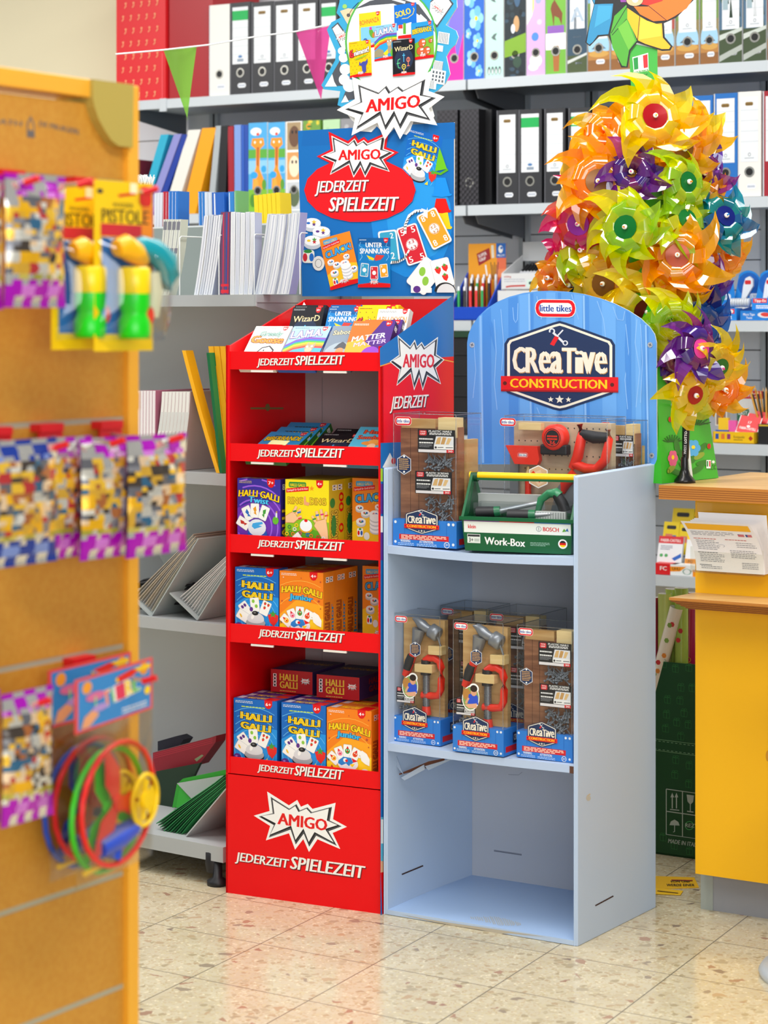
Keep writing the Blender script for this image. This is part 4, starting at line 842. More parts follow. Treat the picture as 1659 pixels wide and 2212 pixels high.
        mb = MB(); d = D(mb, lambda x, y, c: fr.off(c=.0005).w(x/100*w, h-y/100*w, c))
        d = d.sub((2, 15), (1, 0), (0, 1))
        d.ell(34, 118, 17, 22, WH, 10); d.ell(40, 101, 10, 9, WH); d.ell(34, 118, 15.5, 20, M('7fa05a'), 10); d.ell(26, 112, 8, 10, M('b5803c'))
        d.poly([(28, 128), (30, 112), (40, 108), (48, 114), (49, 128)], M('2b50c8')); d.ell(40, 107, 6, 7, M('d9a07c')); d.ell(40, 101, 7, 6, M('2a1c16')); d.poly([(22, 130), (46, 126), (46, 134), (30, 136)], M('e0a884')); d.line([(30, 118), (24, 128)], 4, M('d9a07c'))
        mb.build('picture_badge', t, label='round picture badge of a child in a blue shirt')
    else:
        q = lambda x, y, c=0: f1.w(x/100*w, h-y/100*w, c)
        mb = MB(); mb.box(fr, .008, w-.008, .012, h-.014, -.06, -.036, wood('pale_peg_board', 'b8a184', 'cdb89a', 8)); d = D(mb, lambda x, y, c: fr.off(c=-.036).w(x/100*w, h-y/100*w, c))
        for x in range(8, 98, 6):
            for y in (10, 22, 34, 46): d.ell(x, y, .6, .6, DK)
        mb.build('peg_board', t)
        mb = MB(); mb.box(f1, w*.12, w*.34, h-.12*w, h-.06*w, -.01, .008, PINE); mb.build('wood_block', t)
        mb = MB(); mb.box(f1, w*.02, w*.1, .02, h-.3*w, -.008, 0, STEEL); sq = mb.build('toy_square', t)
        mb = MB(); mb.prism(f1, [(w*x, h-w*y) for x, y in ((0, .26), (.31, .26), (.33, .38), (.31, .42), (.09, .42))], -.004, .012, RTOOL); d = D(mb, lambda x, y, c: f1.off(c=.012).w(x/100*w, h-y/100*w, c)); brandplate(d.sub((12, 32), (10, 0), (0, 4))); mb.build('square_handle', sq)
        mb = MB(); mb.lathe(Pl(q(47, 18, .0), f1.u, f1.n), [(.0, .018), (w*.1, .018), (w*.115, .012), (w*.115, -.01)], RTOOL, 24); d = D(mb, lambda x, y, c: f1.off(c=.0185).w(x/100*w, h-y/100*w, c)); d.ell(47, 18, 8, 8, GRIP); d.ring(47, 18, 7, 7, .7, RTOOL); d.text('36', 44, 24, 50, 24, 3.5, RTOOL); d.fine(42, 16, 52, 2, 2.4, 1.4, RTOOL); tm = mb.build('tape_measure', t)
        mb = MB(); mb.box(f1, w*.34, w*.6, h-.33*w, h-.24*w, -.01, .014, GRIP); mb.build('tape_base', tm, bev=.004)
        mb = MB(); mb.prism(f1, [(w*x, h-w*y) for x, y in ((.48, .62), (.66, .38), (.9, .44), (.6, .95), (.38, .95))], -.004, 0, STEEL); sw = mb.build('toy_saw', t)
        mb = MB(); mb.tube([q(62, 44), q(68, 34), q(72, 16), q(70, 6)], [w*.03, w*.05, w*.045, w*.03], RTOOL, 8); mb.tube([q(64, 40), q(76, 44), q(86, 44), q(94, 36), q(98, 18), q(97, 10)], [w*.04, w*.045, w*.045, w*.045, w*.035, w*.025], RTOOL, 8); mb.tube([q(66, 48), q(56, 58), q(54, 66)], [w*.05, w*.05, w*.02], RTOOL, 8); mb.build('saw_handle', sw)
        mb = MB(); mb.tube([q(72, 14), q(84, 17), q(97, 17)], [w*.04, w*.055, w*.045], GRIP, 10); mb.build('saw_grip', sw)
        mb = MB(); mb.tube([q(20, 44), q(20, 50), q(20, 54)], [w*.008, w*.022, w*.028], PINE, 8); mb.tube([q(20, 54), q(20, 120)], w*.028, RTOOL, 8); mb.build('toy_pencil', t)
        mb = MB(); d = D(mb, lambda x, y, c: fr.off(c=.0006).w(x/100*w, h-y/100*w, c)); hx = [(34, 42), (43, 46), (43, 58), (34, 62), (25, 58), (25, 46)]; d.poly(hx, WH); d.poly(grow(hx, -.8), M('d9b48c')); d.poly([(26, 50), (36, 46), (40, 56), (34, 60)], M('e8c8a4')); d.line([(28, 48), (36, 56)], 3, RTOOL)
        hx = [(x+60, y+4) for x, y in hx]; d.poly(hx, M('d8dce2')); d.poly(grow(hx, -.8), M('1d3157')); d.fine(87, 54, 101, 4, 2.4, 1, M('d9a860')); mb.build('picture_badge', t)
    # badges on the shell front
    if kind != 'saw':
        mb = MB(); d = D(mb, lambda x, y, c: fr.off(c=.0008).w(x/100*w, h-y/100*w, c)); by = hh*(.38 if kind == 'nails' else .265); bx = 18 if kind == 'nails' else 47
        hx = [(bx, by-13), (bx+11, by-7), (bx+11, by+9), (bx, by+15), (bx-11, by+9), (bx-11, by-7)]
        d.poly(hx, M('c9ced6')); d.poly(grow(hx, -1), M('1d3157')); d.fine(bx-8, by-7, bx+9, 6, 2.7, 1.2, M('d9a860'), 5); d.ell(bx, by-10, 1.5, 1.5, WH); d.ell(bx, by+11, 1.5, 1.5, WH); mb.build('hexagon_badge', t)
        mb = MB(); d = D(mb, lambda x, y, c: fr.off(c=.0012).w(x/100*w, h-y/100*w, c)); logo(d.box(20, y0-hh*.085, 72, y0+hh*.105)); mb.build('logo_card', t, label='navy badge with red banner')
    mb = MB(); d = D(mb, lambda x, y, c: fr.off(c=.0008).w(x/100*w, h-y/100*w, c))
    brandplate(d.box(3, 4, 30, 16) if kind != 'saw' else d.box(-4, 2, 12, 9)); mb.build('brand_plate', t)
    return t
def wat(px, py, z, turn=0):
    """frame standing at the height z where the photo shows px, py"""
    d = F*(H-z)/(py-HY); return Pl(W(px, py, d), Wf.u).turn(turn)
gu, gl_ = 'toy packs on the upper shelf', 'toy packs on the lower shelf'
zu, zl = .8685, .4045
f = wat(849, 1177, zu); toypack(f, 'nails', .172, .31, .12, 'tall clear pack of walnut planks and screws beside the green toolbox', gu)
f = Pl(wpt(.212, .48, zu), Wf.u); toypack(f, 'saw', .272, .303, .1, 'wide clear pack with an orange red toy saw behind the green toolbox', gu)
mb = MB(); fr = Pl(wpt(.405, .78, zu), Wf.u).turn(-4); toypack(fr, 'nails', .09, .292, .07, 'narrow clear pack against the header behind the saw pack', gu)
f = wat(850, 1600, zl); toypack(f, 'hammer', .128, .302, .1, 'clear hammer and clamp pack at the wall side of the lower shelf', gl_)
f = wat(978, 1622, zl); toypack(f, 'hammer', .133, .303, .1, 'clear hammer and clamp pack in the middle of the lower shelf', gl_)
f = wat(1116, 1634, zl); toypack(f, 'nails', .142, .3, .11, 'clear pack of walnut planks and screws on the lower shelf', gl_)
f = Pl(wpt(.02, .55, zl), Wf.u); toypack(f, 'nails', .13, .3, .12, 'clear pack hidden behind the wall side hammer pack', gl_)
f = Pl(wpt(.165, .5, zl), Wf.u); toypack(f, 'nails', .14, .3, .14, 'clear pack hidden behind the middle hammer pack', gl_)
# ------------------------------------------------------------------ green toolbox
z0 = .8685; q0 = wat(1000, 1189, z0); T = Pl(q0.o, Vector((.935, -.355, 0)))
GB, GD, YB = M('0d5c34', .35), M('0a4628', .4), M('f5c400', .35)
tb_ = thing('toy_toolbox', 'green open toolbox with a yellow handle bar and white name strip', 'toolbox', T.o)
w_, h_, d_ = .26, .079, .15
mb = MB()
def ring4(b, k): return [T.w(-k, b, k), T.w(w_+k, b, k), T.w(w_+k, b, -d_-k), T.w(-k, b, -d_-k)]
P = ring4(0, -.004)+ring4(h_-.008, .002)+ring4(h_-.008, .007)+ring4(h_, .007)+ring4(h_, -.002)+ring4(.006, -.006)
mb.add(P, [(i*4+k, i*4+(k+1) % 4, i*4+4+(k+1) % 4, i*4+4+k) for i in range(5) for k in range(4)]+[(0, 1, 2, 3), (20, 21, 22, 23)], GB); d = D(mb, lambda x, y, c: T.w(x/100*w_, h_-y/100*w_, -.0035+c*1.5+.0062*(1-y/28)))
d.rect(1, 4, 99, 14, M('e9efe9')); d.rect(1, 2.6, 99, 4.2, M('7a3f8a')); d.rect(34, 2.6, 66, 4.2, M('c0303a')); d.rect(66, 2.6, 99, 4.2, M('1f6aa8'))
d.text('klein', 5, 10.5, 12, 10.5, 3.4, M('d8232a'), .04); d.ring(70, 9, 2.2, 2.2, .5, M('8a929a'), n=14); d.line([(70, 7.5), (70, 10.5)], .6, M('8a929a')); d.text('BOSCH', 74, 10.8, 88, 11, 3.6, M('d2121e'), .04)
d.poly([(91, 11), (93, 8), (95, 10.5)], M('5aa52a')); d.poly([(94, 10), (96, 7.5), (97, 10.5)], M('1f6aa8'))
d.rect(4, 15.5, 16, 23.5, M('dfe6e0')); d.rect(4.4, 16, 15.6, 17.8, DK); d.text('3+', 5.5, 22.5, 9.5, 22.5, 3.6, BK, .03); d.rect(10.5, 19.5, 15, 22, M('b6c2ba'))
d.text('Work-Box', 20, 24.2, 57, 25.2, 6.6, WH, .035); d.fine(62, 21, 80, 3, 1.2, .5, M('9cc4ae'))
d.ell(91.5, 21.5, 4.2, 4.2, WH); d.ell(91.5, 21.5, 3, 3, YL); d.poly([(88.6, 20.6), (89.3, 19.4), (90.5, 18.6), (92.5, 18.6), (93.7, 19.4), (94.4, 20.6)], BK); d.rect(88.6, 20.6, 94.4, 22.5, RD)
mb.build('toolbox_body', tb_, label='green body with white strip')
for a in (-.003, w_-.003):
    mb = MB(); e = T.off(a=a); fr = Pl(e.o, -T.n); fr2 = Pl(T.w(a, 0, 0), -T.n)
    pr = [(-.004, h_), (d_+.004, h_), (d_*.58, .17), (d_*.42, .17)]; mb.prism(fr2, pr, 0, .006, GB); mb.prism(fr2, [(.03, h_+.004), (d_-.03, h_+.004), (d_*.54, .15), (d_*.46, .15)], -.001, .007, GD)
    mb.build('end_panel', tb_)
mb = MB(); hb_ = [T.w(a, .168, -d_*.5) for a in (-.008, w_+.008)]; mb.tube(hb_, .0085, YB, 12); mb.build('handle_bar', tb_, label='yellow handle bar')
for a in (-.004, w_-.012): mb = MB(); mb.tube([T.w(a, .165, -d_*.5), T.w(a+.016, .165, -d_*.5)], .0115, GD, 12); mb.build('handle_collar', tb_)
mb = MB(); mb.box(T.off(0, .0, -.075), .006, w_-.006, .158, .163, -.008, .008, GB); mb.build('handle_rail', tb_)
# toy tools lying in it
def tool(name, label, build):
    t = thing(name, label, 'toy tool', T.w(.1, h_, -.07)); build(t)
def sd_(t, p0, p1, p2, p3):
    mb = MB(); mb.tube([T.w(*p0), T.w(*p1)], [.014, .013], GRIP, 10); mb.build('handle', t)
    mb = MB(); mb.tube([T.w(*p1), T.w(*p2)], [.0135, .012], M('1f6a44', .35), 10); mb.build('collar', t)
    mb = MB(); mb.tube([T.w(*p2), T.w(*p3)], [.006, .005], M('b9bdc2', .3, .6), 8); mb.build('shaft', t)
tool('toy_screwdriver', 'dark handled screwdriver under clear film in the toolbox', lambda t: sd_(t, (.02, .085, -.04), (.062, .087, -.045), (.075, .089, -.047), (.165, .11, -.06)))
tool('toy_wrench', 'second dark handled tool lying lower in the toolbox', lambda t: sd_(t, (.1, .082, -.028), (.15, .083, -.03), (.165, .084, -.031), (.21, .088, -.035)))
def drill(t):
    mb = MB(); mb.tube([T.w(.165, .092, -.05), T.w(.172, .118, -.05), T.w(.19, .132, -.05), T.w(.208, .135, -.05), T.w(.215, .128, -.05)], [.007, .009, .01, .012, .012], M('2a7a50', .35), 10); mb.build('saw_bow', t)
    mb = MB(); mb.tube([T.w(.208, .133, -.05), T.w(.222, .112, -.05), T.w(.23, .092, -.05)], [.011, .013, .014], GRIP, 10); mb.build('rubber_grip', t)
    mb = MB(); mb.box(T.off(0, 0, -.03), .165, .236, h_-.01, h_+.014, -.012, 0, M('c2c5c2', .35))
    for k in range(11): mb.box(T.off(0, 0, -.03), .17+k*.006, .172+k*.006, h_-.008, h_+.012, 0, .001, M('8d918d'))
    mb.build('plane_block', t)
tool('toy_hand_saw', 'green bowed hand saw with a dark grip in the toolbox', drill)
mb = MB(); mb.box(T.off(0, 0, -.02), .012, .245, h_-.004, h_+.028, -.1, -.02, clear('clear_film', 'eef2f2', .1, .08)); tag(mb.build('plastic_film', loc=T.o), 'clear plastic film packed over the toy tools', 'packaging')
mb = MB(); mb.box(T.off(0, 0, -.1), .0, .16, h_+.01, h_+.045, -.02, 0, M('b9bdb9', .4)); tag(mb.build('toy_level', loc=T.o), 'grey toy spirit level standing along the back of the toolbox', 'toy tool')
# ------------------------------------------------------------------ grey wall shelving
LG, LG2, SLAT = M('c3cacf', .45), M('b4bbc0', .5), M('e0e2e8', .6)
ws = thing('display_shelving', 'grey slatted shelving with long pale boards behind the displays', 'shelving', S.w(0, 0, -.2))
aL, aR = S.ab(250, 300)[0], S.ab(1700, 300)[0]+.6
mb = MB()
for k in range(27):
    mb.box(S, aL-(.9 if k < 21 else 0), aR, .1+k*.1, .1+k*.1+.096, -.42, -.40, SLAT)
mb.box(S, aL, aR, .1, 2.79, -.43, -.415, M('5f6066', .7)); mb.build('slat_panel', ws)
zA, zB, zC, zD, zE = 2.208, 1.784, 1.396, 1.009, .581
for px in (330, 640, 1018, 1168, 1560):
    a = S.ab(px, 400)[0]; mb = MB(); mb.box(S, a-.02, a+.02, .1, 2.8, -.40, -.385, LG2); mb.box(S, a-.004, a+.004, .1, 2.8, -.386, -.3845, BK); mb.build('upright', ws)
for z in (zA, zB, zC, zD, zE):
    cuts = [aL+.02, S.ab(1008, 400)[0] if z > 1.6 else S.ab(1020, 600)[0], aR]
    for a0, a1 in zip(cuts, cuts[1:]):
        mb = MB(); mb.box(S, a0+.004, a1-.004, z-.034, z, -.012, 0, LG); mb.box(S, a0+.004, a1-.004, z-.02, z-.001, -.4, -.012, LG2); mb.build('shelf_board', ws)
        for a in ((a0+.02, a1-.03) if z != zC else ()): mb = MB(); mb.prism(Pl(S.w(a, z, 0), S.n), [(-.39, -.02), (-.02, -.02), (-.05, -.06), (-.39, -.1)], 0, .004, M('6d7076', .5)); mb.build('shelf_bracket', ws)
a = S.ab(346, 220)[0]; mb = MB(); mb.box(S, a, a+.03, zA-.045, zA+.002, -.002, .004, LG); mb.build('edge_clip', ws)
# red patterned box on top
a0, a1 = S.ab(246, 100)[0], S.ab(352, 100)[0]; RT = M('d81f26', .4)
mb = MB(); fb = S.off(a0, zA+.001, -.015); mb.box(fb, 0, a1-a0, 0, .56, -.33, 0, RT); d = D(mb, lambda x, y, c: fb.w(x, y, c)); r_ = random.Random(4)
for i in range(5):
    for j in range(11):
        x, y = .03+i*.037+(j % 2)*.012, .02+j*.048
        if x < a1-a0-.012: d.line([(x-.004, y-.008), (x+.003, y), (x+.001, y+.009)], .004, M('e8a070')); d.ell(x+.002, y+.01, .005, .003, M('e8a070'), n=8)
d.line([(a1-a0-.012, .0), (a1-a0-.012, .17)], .006, M('e84a50'))
o = mb.build('gift_box', loc=fb.o); tag(o, 'tall red cardboard gift box with pale pattern at the end of the top shelf', 'gift box')
a2 = S.ab(452, 100)[0]; fb2 = S.off(a1+.006, zA+.001, -.03); mb = MB(); mb.box(fb2, 0, a2-a1-.012, 0, .55, -.3, 0, M('a3131c', .4)); tag(mb.build('gift_box', loc=fb2.o), 'plain dark red cardboard box between the patterned box and the white binder', 'gift box')
# ------------------------------------------------------------------ lever arch binders
BLKB, LBL, RIM, GREEN = M('2b2c30', .5), M('dfe3e6', .5), M('c9c7bd', .25, .8), M('0fa850', .5)
def ring_hole(fr, x, y, r, rim=RIM):
    mb = MB(); d = D(mb, lambda a, b, c: fr.w(a, b, c+.0006)); d.ell(x, y, r, r, rim); d.ell(x, y, r*.68, r*.68, M('08080a')); return mb
def binder(px0, px1, ytop, z, col, kind, label, group, art=None, ring=True, depth=.29, hgt=None, c=-.012):
    pl = S.off(c=c); a0 = pl.ab(px0, 400)[0]; a1 = pl.ab(px1, 400)[0]; w = a1-a0
    h = hgt or pl.ab(px0, ytop)[1]-z; fr = pl.off(a0, z+.0015)
    t = thing('lever_arch_binder', label, 'binder', fr.o, 0, group); cm = M(col, .45) if isinstance(col, str) else col
    mb = MB(); mb.box(fr, 0, w, 0, h, -depth, 0, cm)
    d = D(mb, lambda x, y, c: fr.w(x/100*w, h-y/400*h, c))
    if art: art(d)
    else: d.rect(0, 0, 5, 400, M('55565c' if col == '2b2c30' else 'c8cbd0', .5))
    mb.build('binder_cover', t)
    if kind:
        mb = MB(); d = D(mb, lambda x, y, c: fr.w(x/100*w, h-y/400*h, c+.0003)); x0, x1 = 12, 88
        d.rect(x0, 20, x1, 268, LBL)
        if kind == 'green': d.rect(x0, 36, x1, 78, GREEN); ys = (110, 150, 190, 225); d.ell(50, 236, 10, 6, M('4a7ab0')); d.rect(36, 246, 66, 258, M('8a98a8'))
        else: ys = (70, 110, 150, 190); d.rr(32, 40, 66, 54, 6, M('8a6a28')); d.text('idena', 36, 51, 62, 51, 8, M('3a2a10')); d.ring(50, 240, 5, 6, 2, M('777f88')); d.fine(30, 252, 70, 1, 5, 3, M('9aa2aa'))
        for y in ys: d.rect(x0, y, x1, y+1.2, M('b8bec4'))
        mb.build('spine_label', t)
    if ring:
        r = min(w*.24, .017); y = h*.235
        ring_hole(fr, w*.5, y, r).build('finger_ring', t)
    if not art or kind == 'tag':
        mb = MB(); d = D(mb, lambda x, y, c: fr.w(x/100*w, h-y/400*h, c+.0004)); d.rr(38, 352, 78, 372, 9, M('e6e9ec')); d.fine(42, 358, 74, 1, 5, 8, M('a8b0c0')); mb.build('price_sticker', t)
    return t
gt = 'binders on the top shelf'
binder(452, 496, 13, zA, 'e4e3dd', None, 'white binder standing beside the dark red box', gt)
for (x0, x1, yt, k), t in zip(((497, 541, 8, 'green'), (543, 590, 7, 'idena'), (591, 638, 4, 'idena'), (639, 687, 1, 'idena'), (690, 730, 0, 'green'), (733, 775, 0, 'idena')),
        ('black binder with green striped label beside the white binder', 'black binder with plain label, first of three alike on the top shelf', 'black binder with plain label, middle of three alike on the top shelf', 'black binder with plain label half behind the pink pennant', 'black binder with green striped label partly behind the round topper', 'black binder with plain label hidden behind the round topper')):
    binder(x0, x1, yt, zA, '2b2c30', k, t, gt)
def blobs(base, cols, n, seed, rx=16, ry=14, ys=(0, 400)):
    def f(d):
        r = random.Random(seed); d.rect(0, 0, 100, 400, M(base))
        for k in range(n):
            x, y, a, b = r.uniform(8, 92), r.uniform(*ys), r.uniform(.4, 1)*rx, r.uniform(.4, 1)*ry
            a = min(a, x, 100-x); b = min(b, 400-y if y > 200 else y+1, b); d.ell(x, y, max(a, 2), max(b, 2), M(r.choice(cols)), n=10)
    return f
def a_pink(d): d.rect(0, 0, 100, 400, M('e81fa0')); d.poly([(0, 0), (100, 0), (100, 200), (66, 320), (40, 180), (0, 300)], M('7a6ad8')); d.poly([(0, 60), (40, 0), (60, 0), (20, 160), (0, 200)], M('5aa0e0'))
def a_blue(d):
    d.rect(0, 0, 100, 400, M('1a5fc0'))
    for x, y, r in ((30, 40, 40), (60, 130, 46), (66, 230, 30), (40, 300, 36), (74, 360, 24), (20, 200, 20)):
        for k in range(5): q = k*1.257; d.ell(max(16, min(84, x+r*.45*math.cos(q))), min(380, y+r*.7*math.sin(q)+r*.3), r*.36, r*.5, M(('8cc8f4', '6ab4ee', 'a8d8f8')[k % 3]), n=10)
        d.ell(x, y+r*.3, r*.16, r*.22, YL)
def a_mint(d):
    d.rect(0, 0, 100, 400, M('b8e4d4'))
    for x, y in ((45, 70), (50, 150), (48, 230)): d.poly([(x-16, y), (x, y-14), (x+18, y-18), (x+6, y), (x+14, y+14), (x-6, y+8)], M('5a6a6a'))
    for k in range(4): d.ell(20+k*20, 370, 8, 18, M('4a5860')); d.ell(20+k*20, 374, 4, 12, M('dfe6e4'))
def a_ball(d):
    blobs('18242a', ('24343c', '31485a', '0e161a'), 30, 5)(d); d.poly([(0, 250), (100, 220), (100, 300), (0, 320)], M('7aa52a')); d.ell(56, 180, 14, 34, M('c49a6a')); d.ell(40, 200, 10, 20, M('d8dde2')); d.ell(60, 60, 16, 50, M('3a5a78')); d.ell(60, 340, 20, 24, M('2f4a3a'))
def a_uni(d):
    d.rect(0, 0, 100, 400, M('d9a8e0')); d.poly([(0, 0), (50, 0), (30, 150), (0, 190)], WH); d.poly([(30, 10), (44, 0), (40, 120), (30, 150)], M('f0d27a')); d.ell(64, 90, 16, 14, M('9aa8e8')); d.ell(46, 240, 20, 18, M('4a86d0')); d.ell(50, 340, 34, 28, WH); d.ell(36, 366, 28, 16, M('f4eef6')); d.ell(70, 180, 14, 12, M('e8c8f0'))
def a_horse(d):
    d.rect(0, 0, 100, 400, M('6fae3a')); d.rect(0, 0, 100, 60, M('cfd8dc')); d.poly([(8, 60), (92, 60), (92, 66), (8, 66)], WH); d.poly([(30, 110), (44, 92), (56, 110), (84, 150), (80, 200), (66, 170), (44, 160), (40, 210), (32, 160), (24, 130)], M('7a4220')); d.rect(8, 200, 92, 232, M('8a5ab0')); d.rect(0, 232, 100, 300, WH); d.poly([(34, 300), (40, 284), (64, 284), (70, 300), (66, 390), (40, 390)], M('a8652e')); d.rect(10, 300, 30, 390, M('7aa83a'))
def a_city(d):
    d.rect(0, 0, 100, 400, M('3a5a70')); d.rect(0, 0, 100, 60, M('5a90b8')); r = random.Random(8)
    for k in range(14): x = r.uniform(5, 80); y = r.uniform(60, 180); d.rect(x, y, x+14, 220, M(('24384a', '4a6a84', '6a8aa4', '2a4458')[k % 4]))
    for k, t in enumerate(('B', 'A')): d.text(t, 16, 100+k*90, 84, 100+k*90, 60, M('a8b8c8'), .02)
    d.rect(0, 220, 100, 330, M('2f4a5e')); d.rect(0, 330, 100, 400, M('44512e')); d.poly([(0, 350), (100, 320), (100, 330), (0, 364)], M('c8ccc8'))
def a_arch(d):
    d.rect(0, 0, 100, 400, M('8a7a4a')); d.rect(0, 0, 100, 130, M('7aa8cc')); d.rect(0, 120, 100, 220, M('6a8a3a')); d.ell(50, 100, 30, 16, M('d8dcd8')); d.text('E', 14, 210, 84, 210, 60, M('c8b04a')); d.ell(50, 300, 48, 70, M('9cc8ea'), n=24); d.poly([(16, 310), (50, 282), (84, 310)], M('5a6a72')); d.rect(0, 320, 100, 400, M('b07a3a')); d.ell(50, 330, 46, 14, M('c89a4a')); d.rect(0, 355, 100, 400, M('8a5a2a'))
def a_forest(d):
    d.rect(0, 0, 100, 400, M('4a6a84')); d.rect(0, 0, 100, 90, M('7a98b0')); r = random.Random(2)
    for k in range(16): x = 8+r.uniform(0, 80); y = r.uniform(60, 190); d.poly([(x, y), (x+9, y+90), (x-6, y+90)], M(('26402e', '34543a', '1e3426')[k % 3]))
    d.text('F', 18, 190, 80, 190, 80, M('9ab0b8'), .02); d.rect(0, 270, 100, 400, M('3a4a2c')); d.poly([(0, 290), (100, 262), (100, 276), (0, 312)], M('c4ccc4')); d.poly([(0, 372), (100, 330), (100, 352), (0, 396)], M('aab0a8'))
def a_red(d): a_arch(d); d.rect(0, 0, 100, 250, M('a8443a')); d.ell(50, 190, 40, 40, M('c86a52'))
PB = [(962, 1001, a_pink, '909090', 'pink and violet binder beside the round topper'), (1003, 1046, a_blue, None, 'blue binder printed with pale blue flowers'), (1049, 1087, a_mint, None, 'mint green binder with small grey bird drawings'), (1090, 1136, a_ball, None, 'dark binder with a footballer on green'), (1138, 1177, a_uni, None, 'lilac binder with a white unicorn'), (1179, 1222, a_horse, None, 'green binder with a brown horse'),
      (1226, 1268, a_city, 'tag', 'grey blue city picture binder beside the horse binder'), (1270, 1317, a_arch, 'tag', 'golden landscape binder left of the big pinwheel sign'), (1320, 1362, a_arch, 'tag', 'golden landscape binder behind the big pinwheel sign'), (1410, 1457, a_red, 'tag', 'reddish landscape binder just past the pinwheel sign'),
      (1460, 1510, a_arch, 'tag', 'golden landscape binder next to the reddish one'), (1513, 1552, a_arch, 'tag', 'golden landscape binder touching the dark forest binders'), (1554, 1603, a_forest, 'tag', 'forest road binder, the one touching a golden landscape'), (1606, 1655, a_forest, 'tag', 'forest road binder between its twin and the red edged one'), (1658, 1700, a_red, 'tag', 'reddish binder at the picture edge of the top shelf')]
for x0, x1, f_, k, t in PB: binder(x0, x1, 0, zA, 'e8e8e8', 'tag' if k == 'tag' else None, t.replace('left of', 'just before').replace('at the picture edge', 'at the very end'), gt, f_, hgt=.318)
gb = 'binders on the second shelf'
def a_gir(d):
    d.rect(0, 0, 100, 400, M('4aa8e0')); d.ell(40, 40, 30, 18, WH); d.rect(0, 120, 100, 160, M('5aa83a')); d.rect(0, 170, 100, 230, M('8cc8ea'))
    d.poly([(20, 70), (80, 70), (86, 100), (62, 120), (60, 210), (80, 250), (84, 330), (20, 330), (24, 240), (40, 200), (40, 120), (14, 100)], M('f0961e')); d.poly([(44, 110), (58, 110), (54, 200), (44, 190)], M('b8601a'))
    d.ell(50, 52, 8, 7, M('e8402a')); d.ell(34, 88, 5, 6, WH); d.ell(66, 88, 5, 6, WH); d.ell(30, 236, 20, 16, M('2aa0e0')); d.ell(82, 210, 14, 16, M('2aa0e0')); d.rect(0, 300, 100, 400, M('7ab82e')); d.ell(84, 280, 12, 24, M('5a9a2a')); d.ell(40, 280, 14, 30, M('f0a83a')); d.ell(24, 350, 16, 30, M('4a8a2a')); d.poly([(50, 400), (70, 330), (90, 400)], M('f0e01e'))
def a_pets(d):
    d.rect(0, 0, 100, 400, WH)
    for y, a, b in ((4, 'a8906a', '6a4a34'), (138, 'd89a5a', 'f2dfc0'), (272, 'c8ccd0', '5a6a4a')): d.rect(6, y, 94, y+124, M(a)); d.ell(52, y+64, 34, 48, M(b)); d.ell(40, y+44, 6, 8, BK); d.ell(64, y+44, 6, 8, BK)
binder(537, 577, 267, zB, 'f0f0ee', None, 'giraffe picture binder next to the thin blue folders', gb, a_gir)
binder(579, 616, 266, zB, 'f0f0ee', None, 'giraffe picture binder next to the pet photo binder', gb, a_gir)
binder(618, 652, 264, zB, 'f0f0ee', None, 'white binder with three pet photos', gb, a_pets)
binder(655, 692, 262, zB, '6a9a3a', None, 'green binder with orange flowers peeking over the blue header', gb, blobs('6f9a3e', ('e8a02a', '4a7a2a', 'd8c83a'), 20, 3))
binder(698, 734, 260, zB, 'b0d4a8', None, 'pale green binder peeking over the blue header', gb, blobs('b4d6a8', ('a4cc98',), 6, 4))
binder(736, 772, 258, zB, '8a8a90', None, 'grey and violet binder peeking over the blue header', gb, blobs('8e8e92', ('6a5a8a', 'b0b0b4', '4a6a4a'), 20, 6))
def a_check(d):
    d.rect(0, 0, 100, 400, M('26262a', .4))
    for j in range(33):
        for i in range(8):
            if (i+j) % 2: d.rect(i*12.5, j*12.1, i*12.5+12.5, j*12.1+12.1, M('3c3a40', .35))
binder(944, 988, 240, zB, '1c1c20', None, 'black checkered binder mostly behind the blue header', gb, a_check, ring=False)
t = binder(994, 1034, 238, zB, '141418', None, 'black checkered binder with metal ring and open inner side', gb, a_check, depth=.3)
binder(1038, 1062, 238, zB, '1b1c1f', None, 'dark binder set back beside the checkered one', gb, lambda d: d.rect(0, 0, 100, 400, M('151518')), ring=False, c=-.06)
for x0, x1, yt, col, k, tt in ((1073, 1119, 240, '2b2c30', 'idena', 'black binder with plain label next to the checkered binder'), (1120, 1170, 238, '2b2c30', 'green', 'black binder with green striped label between two plain labelled ones'), (1176, 1221, 236, '2b2c30', 'idena', 'black binder with plain label close to the pinwheels'), (1228, 1276, 235, '2b2c30', 'green', 'black binder with green striped label half behind the pinwheels'), (1280, 1326, 232, '2b2c30', 'idena', 'black binder with plain label mostly behind the pinwheels'),
        (1440, 1488, 212, '1a6ab8', 'idena', 'blue binder mostly hidden behind the yellow top pinwheel'), (1492, 1540, 209, '1a6ab8', 'idena', 'blue binder partly behind the pinwheel tips'), (1542, 1593, 204, '1a6ab8', 'idena', 'blue binder standing clear beside the white binder'), (1594, 1644, 200, 'e6e4de', 'idena', 'white binder beside the clear standing blue one'), (1648, 1698, 198, '9a1a28', 'idena', 'dark red binder at the end of the second shelf')):
    binder(x0, x1, yt, zB, col, k, tt, gb)
